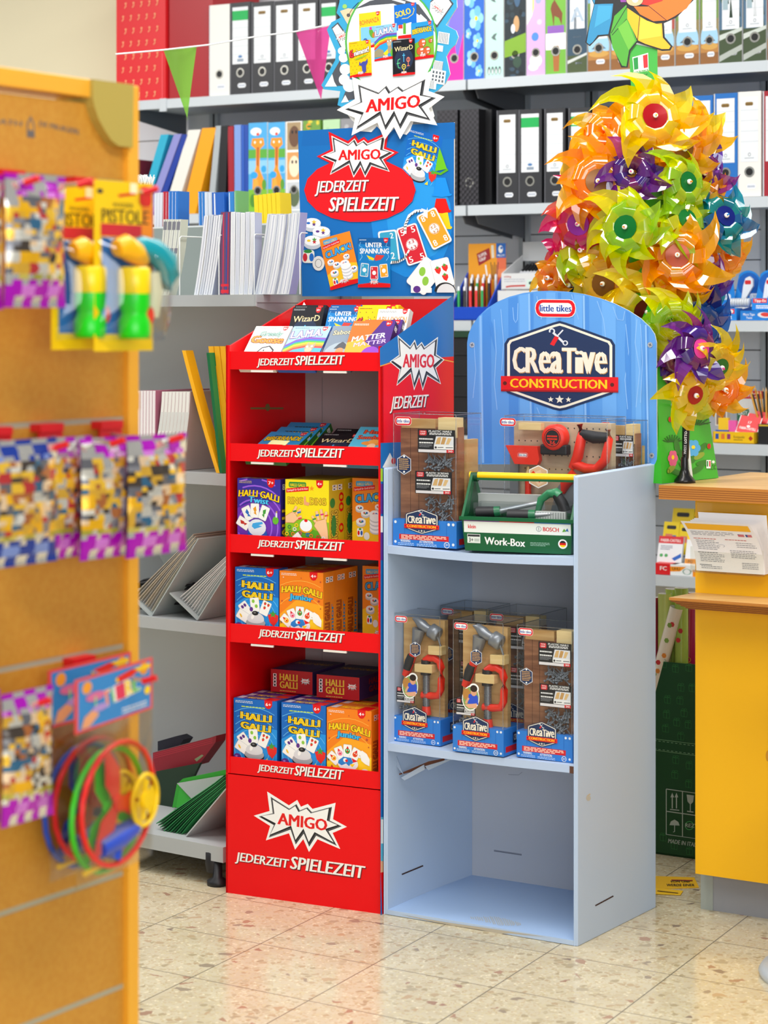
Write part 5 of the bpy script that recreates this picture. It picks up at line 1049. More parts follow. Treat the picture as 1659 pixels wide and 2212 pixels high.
# ------------------------------------------------------------------ thin standing things: folders, exercise books
def leaf(fr, name, a, z, t, h, dp, lean, bend, edge, cover, label, cat, group, lines=None, c=0, n=8):
    """thin upright thing: its foot at a, z; lean and bend to the side"""
    mb = MB(); x = lambda b: a+lean*b+bend*4*b/h*(1-b/h)*h
    fr = fr.off(c=c); P = []
    for i in range(n+1):
        b = h*i/n; P += [fr.w(x(b), z+b, 0), fr.w(x(b)+t, z+b, 0), fr.w(x(b)+t, z+b, -dp), fr.w(x(b), z+b, -dp)]
    q = lambda j, k: [(i*4+j, i*4+k, i*4+4+k, i*4+4+j) for i in range(n)]
    mb.add(P, q(0, 1), edge); k = mb.add(P, q(1, 2)+q(2, 3)+q(3, 0)+[(0, 1, 2, 3), (n*4, n*4+1, n*4+2, n*4+3)], cover, False)
    if lines:
        d = D(mb, lambda u, v, cc: fr.w(x(v*h)+u*t, z+v*h, cc))
        for u, m in lines[0]: d.line([(u, .01+.98*i/n) for i in range(n+1)], .1, m)
        for v, v2, m in lines[1]: d.rect(.1, v, .9, v2, m)
    o = mb.build(name, loc=fr.w(a, z, -dp/2)); return tag(o, label, cat, group)
def pxleaf(fr, name, p0, p1, wpx, dp, bend, edge, cover, label, cat, group, lines=None, c=0, n=8):
    f = fr.off(c=c); a0, b0 = f.ab(*p0); a1, b1 = f.ab(*p1); t = f.ab(p0[0]+wpx, p0[1])[0]-a0
    return leaf(fr, name, a0, b0, t, b1-b0, dp, (a1-a0)/(b1-b0), bend, edge, cover, label, cat, group, lines, c, n)
gf = 'thin folders at the end of the second shelf'; sy = lambda px: S.px  # noqa
def fold(x0, x1, yt, w_, col, label, c=-.02, rough=.4):
    f = S.off(c=c); y0 = HY-(zB+.002-H)*F/(f.px(x0, 460).y); m = M(col, rough)
    pxleaf(S, 'ring_folder', (x0, y0), (x1, yt), w_, .26, 0, m, m, label, 'folder', gf, None, c)
fold(284, 286, 345, 12, '7a1428', 'dark red folder end behind the orange post')
fold(297, 347, 291, 17, '2aa8c8', 'turquoise folder leaning furthest over on the second shelf')
fold(314, 376, 290, 16, '8f90cc', 'lilac folder in shiny wrap leaning beside the turquoise one', rough=.2)
fold(331, 394, 291, 12, '1a3a9a', 'dark blue folder leaning between the lilac and white folders')
fold(352, 407, 281, 26, 'e4e2da', 'white leaning folder beside the amber one')
fold(392, 437, 277, 30, 'f2a20c', 'amber leaning folder with small white sticker')
fold(448, 466, 272, 12, 'a9b0b4', 'thin grey folder leaning on the black one')
fold(470, 477, 272, 16, '17171a', 'black folder among the thin folders')
fold(494, 492, 273, 12, 'a01a2a', 'dark red folder beside the black one')
fold(507, 506, 270, 14, '7a9ad8', 'light blue folder among the thin folders')
fold(522, 521, 270, 6, '2a5ab8', 'narrow mid blue folder beside the light blue one')
fold(529, 528, 270, 8, '1f4aa8', 'narrow deep blue folder touching the giraffe binder')
# ------------------------------------------------------------------ third shelf: pens, markers, correction packs
def on(px, z, c=-.02): f = S.off(c=c); return f.off(f.ab(px, 600)[0], z+.001)
k_ = .00154   # metres to a photo pixel at the wall shelves
f = on(975, zC, -.0); t = thing('pen_display', 'blue pen display tray with an orange picture card', 'display', f.o)
mb = MB(); mb.box(f, 0, .145, 0, .045, -.004, 0, M('1148c0', .35)); mb.prism(Pl(f.w(.141, 0, 0), S.n), [(0, 0), (0, .045), (-.12, .165), (-.12, 0)], 0, .004, M('1148c0', .35)); mb.prism(Pl(f.w(0, 0, 0), S.n), [(0, 0), (0, .045), (-.12, .165), (-.12, 0)], 0, .004, M('1148c0', .35)); mb.box(f, 0, .145, 0, .004, -.12, 0, M('1148c0', .35)); mb.build('tray', t)
mb = MB(); fb = f.off(c=-.12); mb.box(fb, 0, .145, 0, .262, -.003, 0, M('f0a01c', .45)); d = D(mb, lambda x, y, c: fb.w(x/100*.145, .262-y/180*.262, c))
d.rect(76, 0, 100, 180, M('e8704a')); d.rect(74, 0, 100, 34, M('1a62b4')); d.ell(86, 14, 6, 9, WH); d.ell(88, 11, 3, 3, M('1a62b4')); d.text('PILOT', 78, 31, 97, 31, 5, WH); d.rect(74, 60, 100, 80, M('f08a5a'))
d.poly([(22, 24), (56, 10), (60, 36), (28, 52)], M('a01a20')); d.text('SUPER', 28, 34, 50, 26, 8, WH); d.text('GRIP', 30, 43, 48, 37, 7, WH); d.line([(64, 4), (66, 34)], 7, M('e8e2d0')); d.line([(46, 50), (50, 76)], 4, WH)
for q in range(5): d.line([(60+q*5, 44+q % 2*6), (64+q*3, 84)], 1.6, DK)
mb.build('back_card', t)
PC = [('d81f26', 'red'), ('1a1a1e', 'black'), ('0f9a4a', 'green'), ('c8ccd4', 'clear grey')]
for i in range(15):
    cidx = (2, 2, 3, 0, 1, 0, 2, 1, 0, 1, 0, 1, 0, 3, 1)[i]; a = .018+.113*((i*7) % 15)/15; c = -.02-.07*(i % 3)/2; b = .05+.0*i
    mb = MB(); p = f.w(a, .006, c); e = f.w(a-.012, .115+.012*(i % 3)+.018*(c < -.04), c-.02); dd = (e-p); mb.tube([p, p+dd*.86], .0052, M(PC[cidx][0], .3), 8); mb.tube([p+dd*.86, p+dd*.97, e], [.0042, .0042, .002], M('e4e6ea', .3), 8)
    mb.tube([e+Vector((.004, 0, -.002)), e+Vector((.0045, -.001, -.04))], .0012, M(PC[cidx][0], .3), 5)
    tag(mb.build('ballpoint_pen', loc=p), '%s ballpoint pen standing in the blue display tray' % PC[cidx][1], 'pen', '%s pens in the blue tray' % PC[cidx][1])
f = on(1082, zC, -.03); mb = MB(); wb = M('d9dadb', .55); mb.box(f, -.012, .14, 0, .1, -.16, 0, wb); tag(mb.build('marker_box', loc=f.o), 'closed white marker box under the open one', 'box', 'white marker boxes')
f2 = f.off(.005, .102); t = thing('marker_box', 'open white marker box with lid up beside the pinwheels', 'box', f2.o, 0, 'white marker boxes')
mb = MB(); mb.box(f2, 0, .14, 0, .055, -.004, 0, wb); mb.box(f2, 0, .14, 0, .004, -.15, 0, wb)
for a in (0, .137): mb.prism(Pl(f2.w(a, 0, 0), S.n), [(0, 0), (0, .055), (-.15, .12), (-.15, 0)], 0, .003, wb)
d = D(mb, lambda x, y, c: f2.w(x/100*.14, .055-y/40*.055, c)); d.text('edding', 5, 10, 24, 10, 5, M('b03028')); d.fine(5, 14, 62, 2, 5, 1.2, M('8a90a8')); d.line([(10, 33), (22, 31), (62, 30)], 4, M('c03a34')); d.rect(66, 16, 88, 34, M('cfe4da')); d.ell(77, 24, 6, 4, M('2a4a44')); mb.build('box_body', t)
mb = MB(); mb.box(f2.off(c=-.15), 0, .17, .1, .165, -.003, 0, M('c8cacc', .55)); mb.build('lid', t)
for i in range(10):
    mb = MB(); p = f2.w(.014+i*.0122, .025, -.05); e = f2.w(.03+i*.0122, .085, -.13); dd = e-p; mb.tube([p, p+dd*.6], .0058, M('d8dade', .4), 8); mb.tube([p+dd*.6, e], .0062, M('16161a' if i < 6 else 'a81e22', .4), 8); tag(mb.build('marker_pen', loc=p), 'white marker pen with %s cap in the open box' % ('black' if i < 6 else 'red'), 'marker', '%s markers in the open box' % ('black' if i < 6 else 'red'))
TB1, TB2 = M('0f5fb8', .4), M('1a86d8', .4)
def tape(px, w, h, c, label, white=True, base=.0):
    f = on(px, zC+base, c); t = thing('correction_tape_pack', label, 'stationery pack', f.o, 0, 'correction tape packs')
    mb = MB(); P = [(0, 0), (w, 0), (w, h*.55)]+[(w*.5+w*.46*math.cos(q/57.3), h*.72+h*.28*math.sin(q/57.3)) for q in range(0, 150, 15)]+[(0, h*.4)]
    mb.prism(f, P, -.003, 0, TB2); d = D(mb, lambda x, y, c: f.w(x/100*w, h-y/100*h, c)); d.ell(52, 28, 40, 24, TB1); d.poly([(2, 70), (40, 74), (98, 58), (98, 62), (40, 80), (2, 77)], WH); d.poly([(2, 82), (98, 66), (98, 98), (2, 98)], M('0a3f8a'))
    d.rect(8, 56, 52, 68, M('d8232a')); d.text('Tipp-Ex', 11, 66, 50, 66, 9, WH, .03); d.rr(56, 46, 88, 58, 6, M('dfe8f0')); d.text('1,99', 60, 56, 80, 56, 7, M('8aa0c0')); mb.build('header_card', t)
    mb = MB(); fc = f.off(c=.002); q = [(w*.3, h*.36), (w*.42, h*.4), (w*.72, h*.68), (w*.72, h*.82), (w*.6, h*.88), (w*.46, h*.84), (w*.38, h*.7)]
    mb.prism(fc, q, 0, .012, M('e8ecf0' if white else '4a9ae0', .3)); d = D(mb, lambda x, y, c: fc.off(c=.0122).w(x/100*w, h-y/100*h, c)); d.rr(44, 20, 66, 28, 3, M('d8232a')); mb.build('tape_roller', t); return t
tape(1521, .105, .158, -.14, 'blue correction tape pack on a rounded card behind the pinwheel tips', False)
tape(1586, .095, .16, -.15, 'blue correction tape pack with a white roller on a rounded card')
tape(1632, .095, .16, -.12, 'blue correction tape pack with white roller at the shelf end')
def sbox(px, w, h, dp, z, c, col, label, art, grp, name='stationery_box'):
    f = on(px, z, c); mb = MB(); mb.box(f, 0, w, 0, h, -dp, 0, M(col, .45)); art(D(mb, lambda x, y, cc: f.w(x/100*w, h-y/100*h, cc))); return tag(mb.build(name, loc=f.o), label, 'stationery box', grp)
def tippart(d): d.rect(10, 8, 90, 46, M('d8232a')); d.rr(18, 14, 46, 40, 8, WH); d.rr(52, 14, 84, 40, 8, WH); d.text('1,49', 22, 34, 42, 34, 14, M('9aa4b4')); d.text('1,49', 56, 34, 80, 34, 14, M('9aa4b4')); d.fine(24, 66, 78, 2, 14, 8, WH)
gx = 'blue correction boxes'
sbox(1519, .075, .058, .06, zC, -.05, '1a78cc', 'small blue box at the foot of the rounded card', lambda d: (d.fine(40, 20, 80, 1, 8, 8, WH), d.ell(30, 70, 14, 20, M('9ac8ee'))), gx)
sbox(1546, .07, .039, .05, zC, -.012, '1a80d4', 'small blue box with red edged price tickets', tippart, gx)
sbox(1599, .1, .03, .05, zC, -.008, '1a78cc', 'long blue box with a red and white tape picture', lambda d: (d.text('Micro Tape', 10, 50, 48, 50, 26, WH, .02), d.text('Twist', 20, 84, 40, 84, 22, WH, .02), d.ell(80, 45, 22, 30, M('d8d8dc'), -14), d.ell(84, 40, 16, 22, M('d83a34'), -14)), gx)
sbox(1624, .1, .038, .05, zC+.032, -.02, '1a86dc', 'blue box with red lettering stacked at the shelf end', lambda d: (d.rect(4, 4, 50, 40, M('d8232a')), d.text('Tipp-Ex', 8, 32, 47, 32, 22, WH, .03), d.fine(14, 60, 60, 2, 16, 10, WH)), gx)
f = on(1576, zC+.042, -.04); mb = MB()
for i in range(8): mb.lathe(Pl(f.w(.006+i*.008, .014, 0), (0, 0, 1), f.u), [(.0, 0), (.014, 0), (.014, .006), (0, .006)], M('c9ced4', .3), 14)
tag(mb.build('correction_roller_strip', loc=f.o), 'row of grey correction rollers lying on the blue boxes', 'stationery')
# fourth shelf
f = on(1540, zD, -.012); mb = MB(); yt = M('e8b800', .45); mb.box(f, 0, .14, 0, .036, -.003, 0, yt); mb.box(f, 0, .14, 0, .003, -.1, 0, yt); mb.box(f, .137, .14, 0, .036, -.1, 0, yt); mb.box(f, 0, .003, 0, .036, -.1, 0, yt)
d = D(mb, lambda x, y, c: f.w(x/100*.14, .036-y/26*.036, c)); [d.rect(6+q*14, 5, 14+q*14, 17, M(cc)) for q, cc in enumerate(('1a4a9a', 'd8702a', '8a2a6a'))]; d.text('Knetpunkt', 50, 14, 76, 14, 6, M('8a6a10')); d.fine(50, 17, 72, 1, 3, 2, M('8a6a10')); d.poly([(90, 8), (96, 14), (90, 20), (85, 14)], M('b02a20')); tag(mb.build('eraser_tray', loc=f.o), 'yellow cardboard tray of erasers on the fourth shelf', 'tray')
for i, (a, w, h, c, col, t) in enumerate(((.006, .034, .058, -.03, 'f0c020', 'yellow eraser block with a zigzag top in the tray'), (.04, .026, .05, -.03, 'e85aa8', 'pink eraser block in the yellow tray'), (.004, .04, .02, -.012, '1f5ab4', 'blue eraser lying at the front of the yellow tray'))):
    mb = MB(); mb.box(f, a, a+w, .02, .02+h, c-.014, c, M(col, .5)); tag(mb.build('eraser', loc=f.w(a, .02, c)), t, 'eraser', 'erasers in the tray')
for i, t in enumerate(('red and white pencil card in front in the eraser tray', 'red and white pencil card behind the front one', 'red and white pencil card deepest in the tray')):
    fr = f.off(.062+i*.018, .022+i*.006, -.02-i*.02).tilt(-28).roll(-8); mb = MB(); mb.box(fr, 0, .075, 0, .075, -.006, 0, M('d8141c', .4)); d = D(mb, lambda x, y, c: fr.w(x/100*.075, .075-y/100*.075, c)); d.rect(0, 78, 100, 100, WH); d.text('FABER-CASTELL', 12, 62, 88, 62, 11, WH, .02); d.text('17', 44, 34, 58, 34, 12, WH); d.ell(50, 46, 8, 5, WH); d.rect(0, 0, 3, 100, WH); d.rect(97, 0, 100, 100, WH); tag(mb.build('pencil_card', loc=fr.o), t, 'card', 'pencil cards')
sbox(1592, .09, .1, .03, zD+.06, -.2, 'e2e2de', 'white and red eraser box behind the pencil cards', lambda d: (d.rect(2, 0, 98, 26, M('c8202a')), d.text('OFFICE', 30, 20, 80, 20, 12, WH), d.rect(0, 60, 46, 100, M('2a6a4a')), d.text('EASY', 6, 78, 40, 78, 13, WH)), 'boxes on the fourth shelf')
sbox(1545, .04, .1, .03, zD+.05, -.1, 'd8d4ce', 'upright clear sharpener pack with a blue dot', lambda d: (d.rect(10, 30, 90, 96, M('8a6a58')), d.ell(50, 50, 24, 12, M('2a4aa8')), d.rect(20, 6, 80, 24, WH)), 'boxes on the fourth shelf')
sbox(1638, .06, .062, .06, zD, -.02, '17171a', 'black pencil box at the end of the fourth shelf', lambda d: d.rect(4, 2, 96, 10, M('c8a820')), 'boxes on the fourth shelf')
for i in range(14):
    r = random.Random(i); a = .01+.004*i; p = on(1634, zD+.06, -.08-.03*(i % 3)).w(a, 0, 0); e = p+S.u*(-.035+.0055*i)+Vector((0, 0, .1+.02*r.random()))
    mb = MB(); dd = e-p; mb.tube([p, p+dd*.9], .003, M('2a2418' if i % 2 else 'd89a2a', .4), 6); mb.tube([p+dd*.9, e], [.003, .0006], M('d8b078', .5), 6); tag(mb.build('pencil', loc=p), '%s pencil fanned out at the end of the fourth shelf' % ('black' if i % 2 else 'ochre'), 'pencil', '%s pencils fanned at the shelf end' % ('black' if i % 2 else 'ochre'))
# black crate between the two displays
f = on(968, zD, -.0); mb = MB(); bkm = M('131316', .5); mb.box(f, 0, .3, 0, .35, -.3, 0, bkm); mb.box(f, -.006, .306, .33, .352, -.3, .006, M('123a24', .5))
for k in range(4): mb.box(f, .0, .3, .06+k*.07, .066+k*.07, 0, .003, M('202024', .4))
tag(mb.build('storage_crate', loc=f.o), 'black storage crate seen in the gap between the two displays', 'crate')
# fifth shelf: glue cards
def gluecard(px, c, col, h, w, z, label, art):
    f = on(px, z, c).tilt(-16); mb = MB(); mb.box(f, 0, w, 0, h, -.01, 0, M(col, .4)); art(D(mb, lambda x, y, cc: f.w(x/100*w, h-y/100*h, cc))); tag(mb.build('glue_pack', loc=f.o), label, 'stationery pack', 'glue packs on the fifth shelf')
yel = lambda d: (d.rr(20, 12, 80, 24, 6, BK), d.rect(16, 40, 60, 62, M('d87a5a')), d.rect(60, 44, 84, 60, M('2a6ab0')))
red = lambda d: (d.rect(0, 0, 100, 26, M('d8202a')), d.text('FABER-CASTELL', 8, 20, 92, 20, 10, WH, .02), d.fine(10, 34, 60, 3, 6, 3, M('8a90a0')), d.poly([(60, 80), (96, 60), (98, 74), (72, 88)], M('1f62c0')), d.ell(16, 70, 7, 6, M('4aa85a')), d.ell(36, 70, 7, 6, M('4aa85a')))
whi = lambda d: (d.rect(0, 60, 100, 72, M('e8942a')), d.text('UHU', 8, 71, 34, 71, 9, BK), d.ring(40, 84, 16, 8, 3, M('9aa89a'), n=12), d.rect(0, 0, 100, 12, YL))
gluecard(1446, -.2, 'e8c800', .12, .075, zE+.08, 'yellow glue card standing tallest at the back', yel); gluecard(1484, -.2, 'e8c800', .12, .075, zE+.07, 'yellow glue card at the back beside the counter panel', yel)
gluecard(1428, -.13, 'f0d000', .1, .055, zE+.06, 'yellow glue card in the middle row beside the pale display', yel); gluecard(1460, -.13, 'f0d000', .1, .055, zE+.055, 'yellow glue card in the middle row beside the counter', yel)
gluecard(1418, -.06, 'eceef0', .09, .085, zE+.03, 'white pencil pack with a red top on the fifth shelf', red); gluecard(1476, -.05, 'f0f0f0', .13, .08, zE+.0, 'white glue pack with an orange stripe beside the counter', whi)
sbox(1412, .075, .035, .05, zE, -.015, 'd8141c', 'small red box lying in front on the fifth shelf', lambda d: d.text('FC', 30, 60, 60, 60, 36, WH), 'boxes on the fifth shelf')
sbox(1448, .11, .035, .05, zE, -.012, 'eceeec', 'white and orange box lying in front on the fifth shelf', lambda d: (d.poly([(0, 20), (50, 16), (30, 60), (0, 66)], ORG), d.text('UHU', 6, 52, 30, 52, 26, BK), d.rect(70, 40, 100, 100, ORG), d.ring(52, 60, 12, 26, 4, M('8aa89a'), n=12)), 'boxes on the fifth shelf')
# ------------------------------------------------------------------ bunting
bd = 6.5; t = thing('bunting', 'white cord with a green and a pink pennant hanging across the binders', 'bunting', W(480, 90, bd))
mb = MB(); cord = [(250, 117), (352, 108), (450, 97), (560, 78), (640, 68), (710, 54), (800, 30), (900, -10), (960, -40)]; mb.tube([W(x, y, bd) for x, y in cord], .0024, M('eef0f0', .7), 6); mb.build('cord', t)
def penn(ps, col, lab):
    mb = MB(); q = foil(col, .25); A_, B_, C_ = [W(x, y, bd+.002) for x, y in ps]
    mb.grid(lambda u, v: A_.lerp(B_, u).lerp(C_, v)+Vector((0, .012*math.sin(u*3.1+v*2), 0)), 6, 8, q); mb.build('pennant', t, label=lab)
penn([(353, 108), (425, 99), (405, 258)], '8cd04a', 'green pennant'); penn([(639, 68), (715, 55), (694, 216)], 'f04aa0', 'pink pennant')
# ------------------------------------------------------------------ low grey shelf unit beside the red display
u36 = math.radians(36); foot = fl(472, 1916)
L_ = Pl(foot+Vector((.012, -.012, 0)), (math.cos(u36), -math.sin(u36), 0)); GP, GP2 = M('a9aeae', .5), M('7d807e', .6)
lu = thing('shelf_unit', 'low grey metal shelf unit with tilted trays beside the red display', 'shelving', L_.o)
mb = MB(); mb.box(L_, -1.3, 0, .062, .1, -.56, 0, GP); mb.build('shelf_board', lu)
mb = MB(); mb.box(L_, -1.3, -.03, .06, 1.665, -.585, -.56, M('cdd2d2', .65)); mb.box(L_, -1.3, -.03, .62, .624, -.562, -.558, GP2); mb.box(L_, -1.3, -.03, 1.0, 1.004, -.562, -.558, GP2); mb.build('back_panel', lu)
ZS = {}
fL = L_.off(c=-.2)
for nm_, (px, py) in dict(a=(450, 637), b=(440, 1022), c=(400, 1341)).items():
    z = fL.ab(px, py)[1]; ZS[nm_] = z
    mb = MB(); mb.box(L_, -1.3, -.06, z-.03, z, -.205, -.2, GP); mb.box(L_, -1.3, -.06, z-.02, z-.0005, -.56, -.205, M('9da2a2', .5)); mb.build('shelf_board', lu)
    for a in (-.062, -1.3): mb = MB(); mb.prism(Pl(L_.w(a, z, -.2), L_.n), [(0, 0), (0, -.03), (-.36, -.1), (-.36, 0)], 0, .004, M('8d9192', .5)); mb.build('shelf_bracket', lu)
mb = MB(); mb.box(L_, -1.3, -.06, ZS['a']-.02, ZS['a'], -.9, -.585, GP); mb.build('rear_shelf', lu)
mb = MB(); mb.box(L_, -.05, -.02, .06, 1.67, -.6, -.555, GP2); mb.build('upright', lu)
fp = foot+Vector((-.004, .02, 0)); mb = MB(); mb.lathe(Pl(fp, (1, 0, 0)), [(.0, 0), (.026, 0), (.026, .012), (.012, .02), (.012, .07), (.0, .07)], BK, 14); mb.lathe(Pl(fp+Vector((-.012, .01, .03)), (1, 0, 0)), [(.016, 0), (.02, .02), (.02, .05), (.012, .055)], BK, 12); mb.build('foot', lu, label='black plastic foot')
for px in (388, 473, 549, 648):
    f = L_.off(c=-.22); a, _ = f.ab(px, 600); z = ZS['a']; mb = MB(); mb.tube([f.w(a, z, 0), f.w(a, z+.15, 0), f.w(a, z+.155, -.006), f.w(a, z+.155, -.33 if px < 600 else -.03)], .0018, M('d3d6d4', .4), 6); mb.build('divider_wire', lu)
mb = MB(); mb.box(L_, -1.3, -.03, ZS['a'], 1.66, -.559, -.555, M('838d89', .6)); mb.build('darkening_plate', lu, label='added grey green plate darkening the back of the book rack')  # added plate, coloured darker to tone down the overlit upper back panel
# exercise books on the top board
pg, pg2, cov = M('dfe2e6', .6), M('cdd2d8', .6), M('8f9aa8', .5); zy = lambda px: 636
gl1 = 'exercise books standing in the rack on the top board'
def bk(x0, x1, y1, w_, label, bend=0., edge=pg, cover=cov, lines=None, c=-.23, dp=.03, y0=None):
    f = L_.off(c=c); y0 = HY-(ZS['a']+.0005-H)*F/f.px(x0, 636).y
    pxleaf(L_, 'exercise_book', (x0, y0), (x1, y1), w_, dp, bend, edge, cover, label, 'exercise book', gl1, lines, c)
blk = M('7d7d86'); ln = ([(.5, M('5a5f78'))], [(.86, .97, blk), (.55, .62, blk), (.1, .16, blk)])
for i in range(4): bk(330+i*8.5, 353+i*9.6, 474, 9, 'exercise book with grey page marks, bowed, %s of four at the rack end' % ('first', 'second', 'third', 'fourth')[i], .035, M('dcdfd2', .6), M('b9beb0'), ln)
for i in range(4): bk(419+i*10, 441+i*10.5, 466-(i % 2)*2, 9, 'leaning exercise book, %s of four before the red covered one' % ('first', 'second', 'third', 'fourth')[i], .015, pg if i != 1 else pg2, M('a9a290' if i == 0 else '9aa2b8'), ([(.5, M('8a90a8'))], []))
bk(475, 477, 458, 21, 'exercise book with a red and blue patterned cover', 0, M('6a4a6a', .3), M('5a4a70', .3), ([(.3, M('d03a52', .3)), (.62, M('3a56a8', .3)), (.8, M('b83a50', .3))], [(.02, .06, M('e02a3a')), (.1, .13, M('e02a3a'))]))
for i in range(5): bk(497+i*9.6, 499+i*10.4, 458+i % 3, 9, 'upright exercise book with blue ruled edge, %s after the red covered one' % ('first', 'second', 'third', 'fourth', 'fifth')[i], .004*i, pg if i % 2 else WH, M('aab2c4'), ([(.35, M('9aa6c8')), (.7, M('a8b2d0'))], []))
for i in range(5): bk(550+i*9.5, 578+i*9.2, 462+i % 2*2, 9.5, 'exercise book leaning over, %s of five near the blue header' % ('first', 'second', 'third', 'fourth', 'fifth')[i], .012+.004*i, pg if i % 2 else pg2, M('b4b8c8' if i != 4 else '2a4a34'), ([(.5, M('8a92b4'))], []))
for i in range(4): bk(592+i*8, 617+i*7.8, 462-i, 8, 'exercise book leaning over, %s of four touching the blue header' % ('first', 'second', 'third', 'fourth')[i], .02, pg2 if i % 2 else pg, M('8f96c0'), ([(.5, M('7a84b0'))], []))
gl2 = 'exercise books behind the back panel'
def tip(x0, x1, y1, w_, col, label):
    f = L_.off(c=-.61); y0 = HY-(ZS['a']+.0005-H)*F/f.px(x0, 560).y; m = M(col, .45); pxleaf(L_, 'exercise_book', (x0, y0), (x1, y1), w_, .05, 0, m, m, label, 'exercise book', gl2, ([(.2, M('e8eaee')), (.8, m)], []) if col != 'f2d21a' else None, -.61, 4)
for i in range(3): tip(330+i*6, 334+i*6, 416, 5.5, 'c9ccd4', 'pale exercise book peeking over the panel, %s beside the dark red ones' % ('first', 'second', 'third')[i])
for i in range(2): tip(350+i*6, 352+i*6, 414, 5.5, 'b01a2a', 'dark red exercise book peeking over the panel, %s of two' % ('first', 'second')[i])
for i in range(3): tip(362+i*7, 364+i*7, 413, 6.5, '1f6ab8', 'blue exercise book peeking over the panel, %s after the dark red ones' % ('first', 'second', 'third')[i])
for i in range(2): tip(432+i*7, 428+i*7, 414, 6.5, '1f72bc', 'blue exercise book before the pale ones behind the panel, %s of two' % ('first', 'second')[i])
for i in range(2): tip(445+i*8, 442+i*8, 415, 7, 'c4ccd6', 'pale exercise book between blue ones behind the panel, %s of two' % ('first', 'second')[i])
tip(464, 458, 416, 26, '1a5ab0', 'wide blue exercise book behind the panel'); tip(497, 493, 414, 12, '2a7ac0', 'blue exercise book beside the green edged one'); tip(509, 506, 412, 6, '6aa86a', 'green edged exercise book behind the panel')
for i in range(6): tip(560+i*9, 548+i*9.5, 422-i*1.2, 8.5, 'f2d21a', 'yellow exercise book leaning behind the panel, %s of six' % ('first', 'second', 'third', 'fourth', 'fifth', 'sixth')[i])
mb = MB(); f = L_.off(c=-.05); r = random.Random(5); br = M('e8eeea', .6)
p0 = W(308, 400, 5.2)
for i in range(70):
    p = W(290+r.uniform(0, 38), 400, 5.62+r.uniform(-.03, .03)); mb.tube([p, p+Vector((r.uniform(-.008, .008), 0, .016+r.uniform(0, .012)))], .0016, br, 4, False)
mb.box(Pl(W(288, 404, 5.66), (1, 0, 0)), 0, .05, -.281, .006, 0, .06, M('2a4a8a', .5)); o = mb.build('paper_brush', loc=W(308, 560, 5.63)); tag(o, 'white bristled brush end standing in the rack beside the orange post', 'brush')
# middle board: exercise books and folders
gl3 = 'exercise books on the middle board'; pk = M('c8a0b4', .6)
def mid(x0, x1, y1, w_, label, bend, edge, cover, lines=None, name='exercise_book', cat='exercise book', g=gl3, c=-.22, dp=.22):
    f = L_.off(c=c); y0 = HY-(ZS['b']+.0005-H)*F/f.px(x0, 1020).y
    pxleaf(L_, name, (x0, y0), (x1, y1), w_, dp, bend, edge, cover, label, cat, g, lines, c)
nth = ('first', 'second', 'third', 'fourth', 'fifth', 'sixth', 'seventh', 'eighth')
for i in range(6): mid(296+i*6.5, 297+i*6.6, 844, 6, 'pink edged exercise book, %s beside the orange post' % nth[i], .0, M('e6e2e2', .6), M('b06a80'), ([(.85, pk)], []))
for i in range(8): mid(322+i*8, 350+i*7.6, 846, 7.4, 'bowed exercise book with dotted edge, %s before the leaning yellow folder' % nth[i], .045, M('e2e4de', .6), M('9a8a86'), ([(.85, M('b08a94'))], [(.5, .74, M('cfd3cf'))]))
mid(395, 400, 880, 60, 'black lever folder standing deep behind the leaning yellow folder', 0, M('131314'), M('131314'), None, 'ring_folder', 'folder', 'folders on the middle board', -.36, .15)
mid(467, 393, 757, 8, 'yellow flat folder leaning alone across the middle board', -.012, M('f2b41a', .4), M('e8a80c', .4), None, 'flat_folder', 'folder', 'flat folders on the middle board', -.22, .03)
mid(474, 446, 762, 6, 'dark green flat folder leaning before the yellow ones', -.0, M('0d6a3a', .4), M('1a8a4e', .4), None, 'flat_folder', 'folder', 'flat folders on the middle board', -.22, .03)
for i in range(3): mid(486+i*11, 450+i*12.5, 748, 11, 'yellow flat folder, %s of three beside the red display' % nth[i], -.006, M('f5b61c', .4), M('e8a80c', .4), None, 'flat_folder', 'folder', 'flat folders on the middle board', -.24, .05)
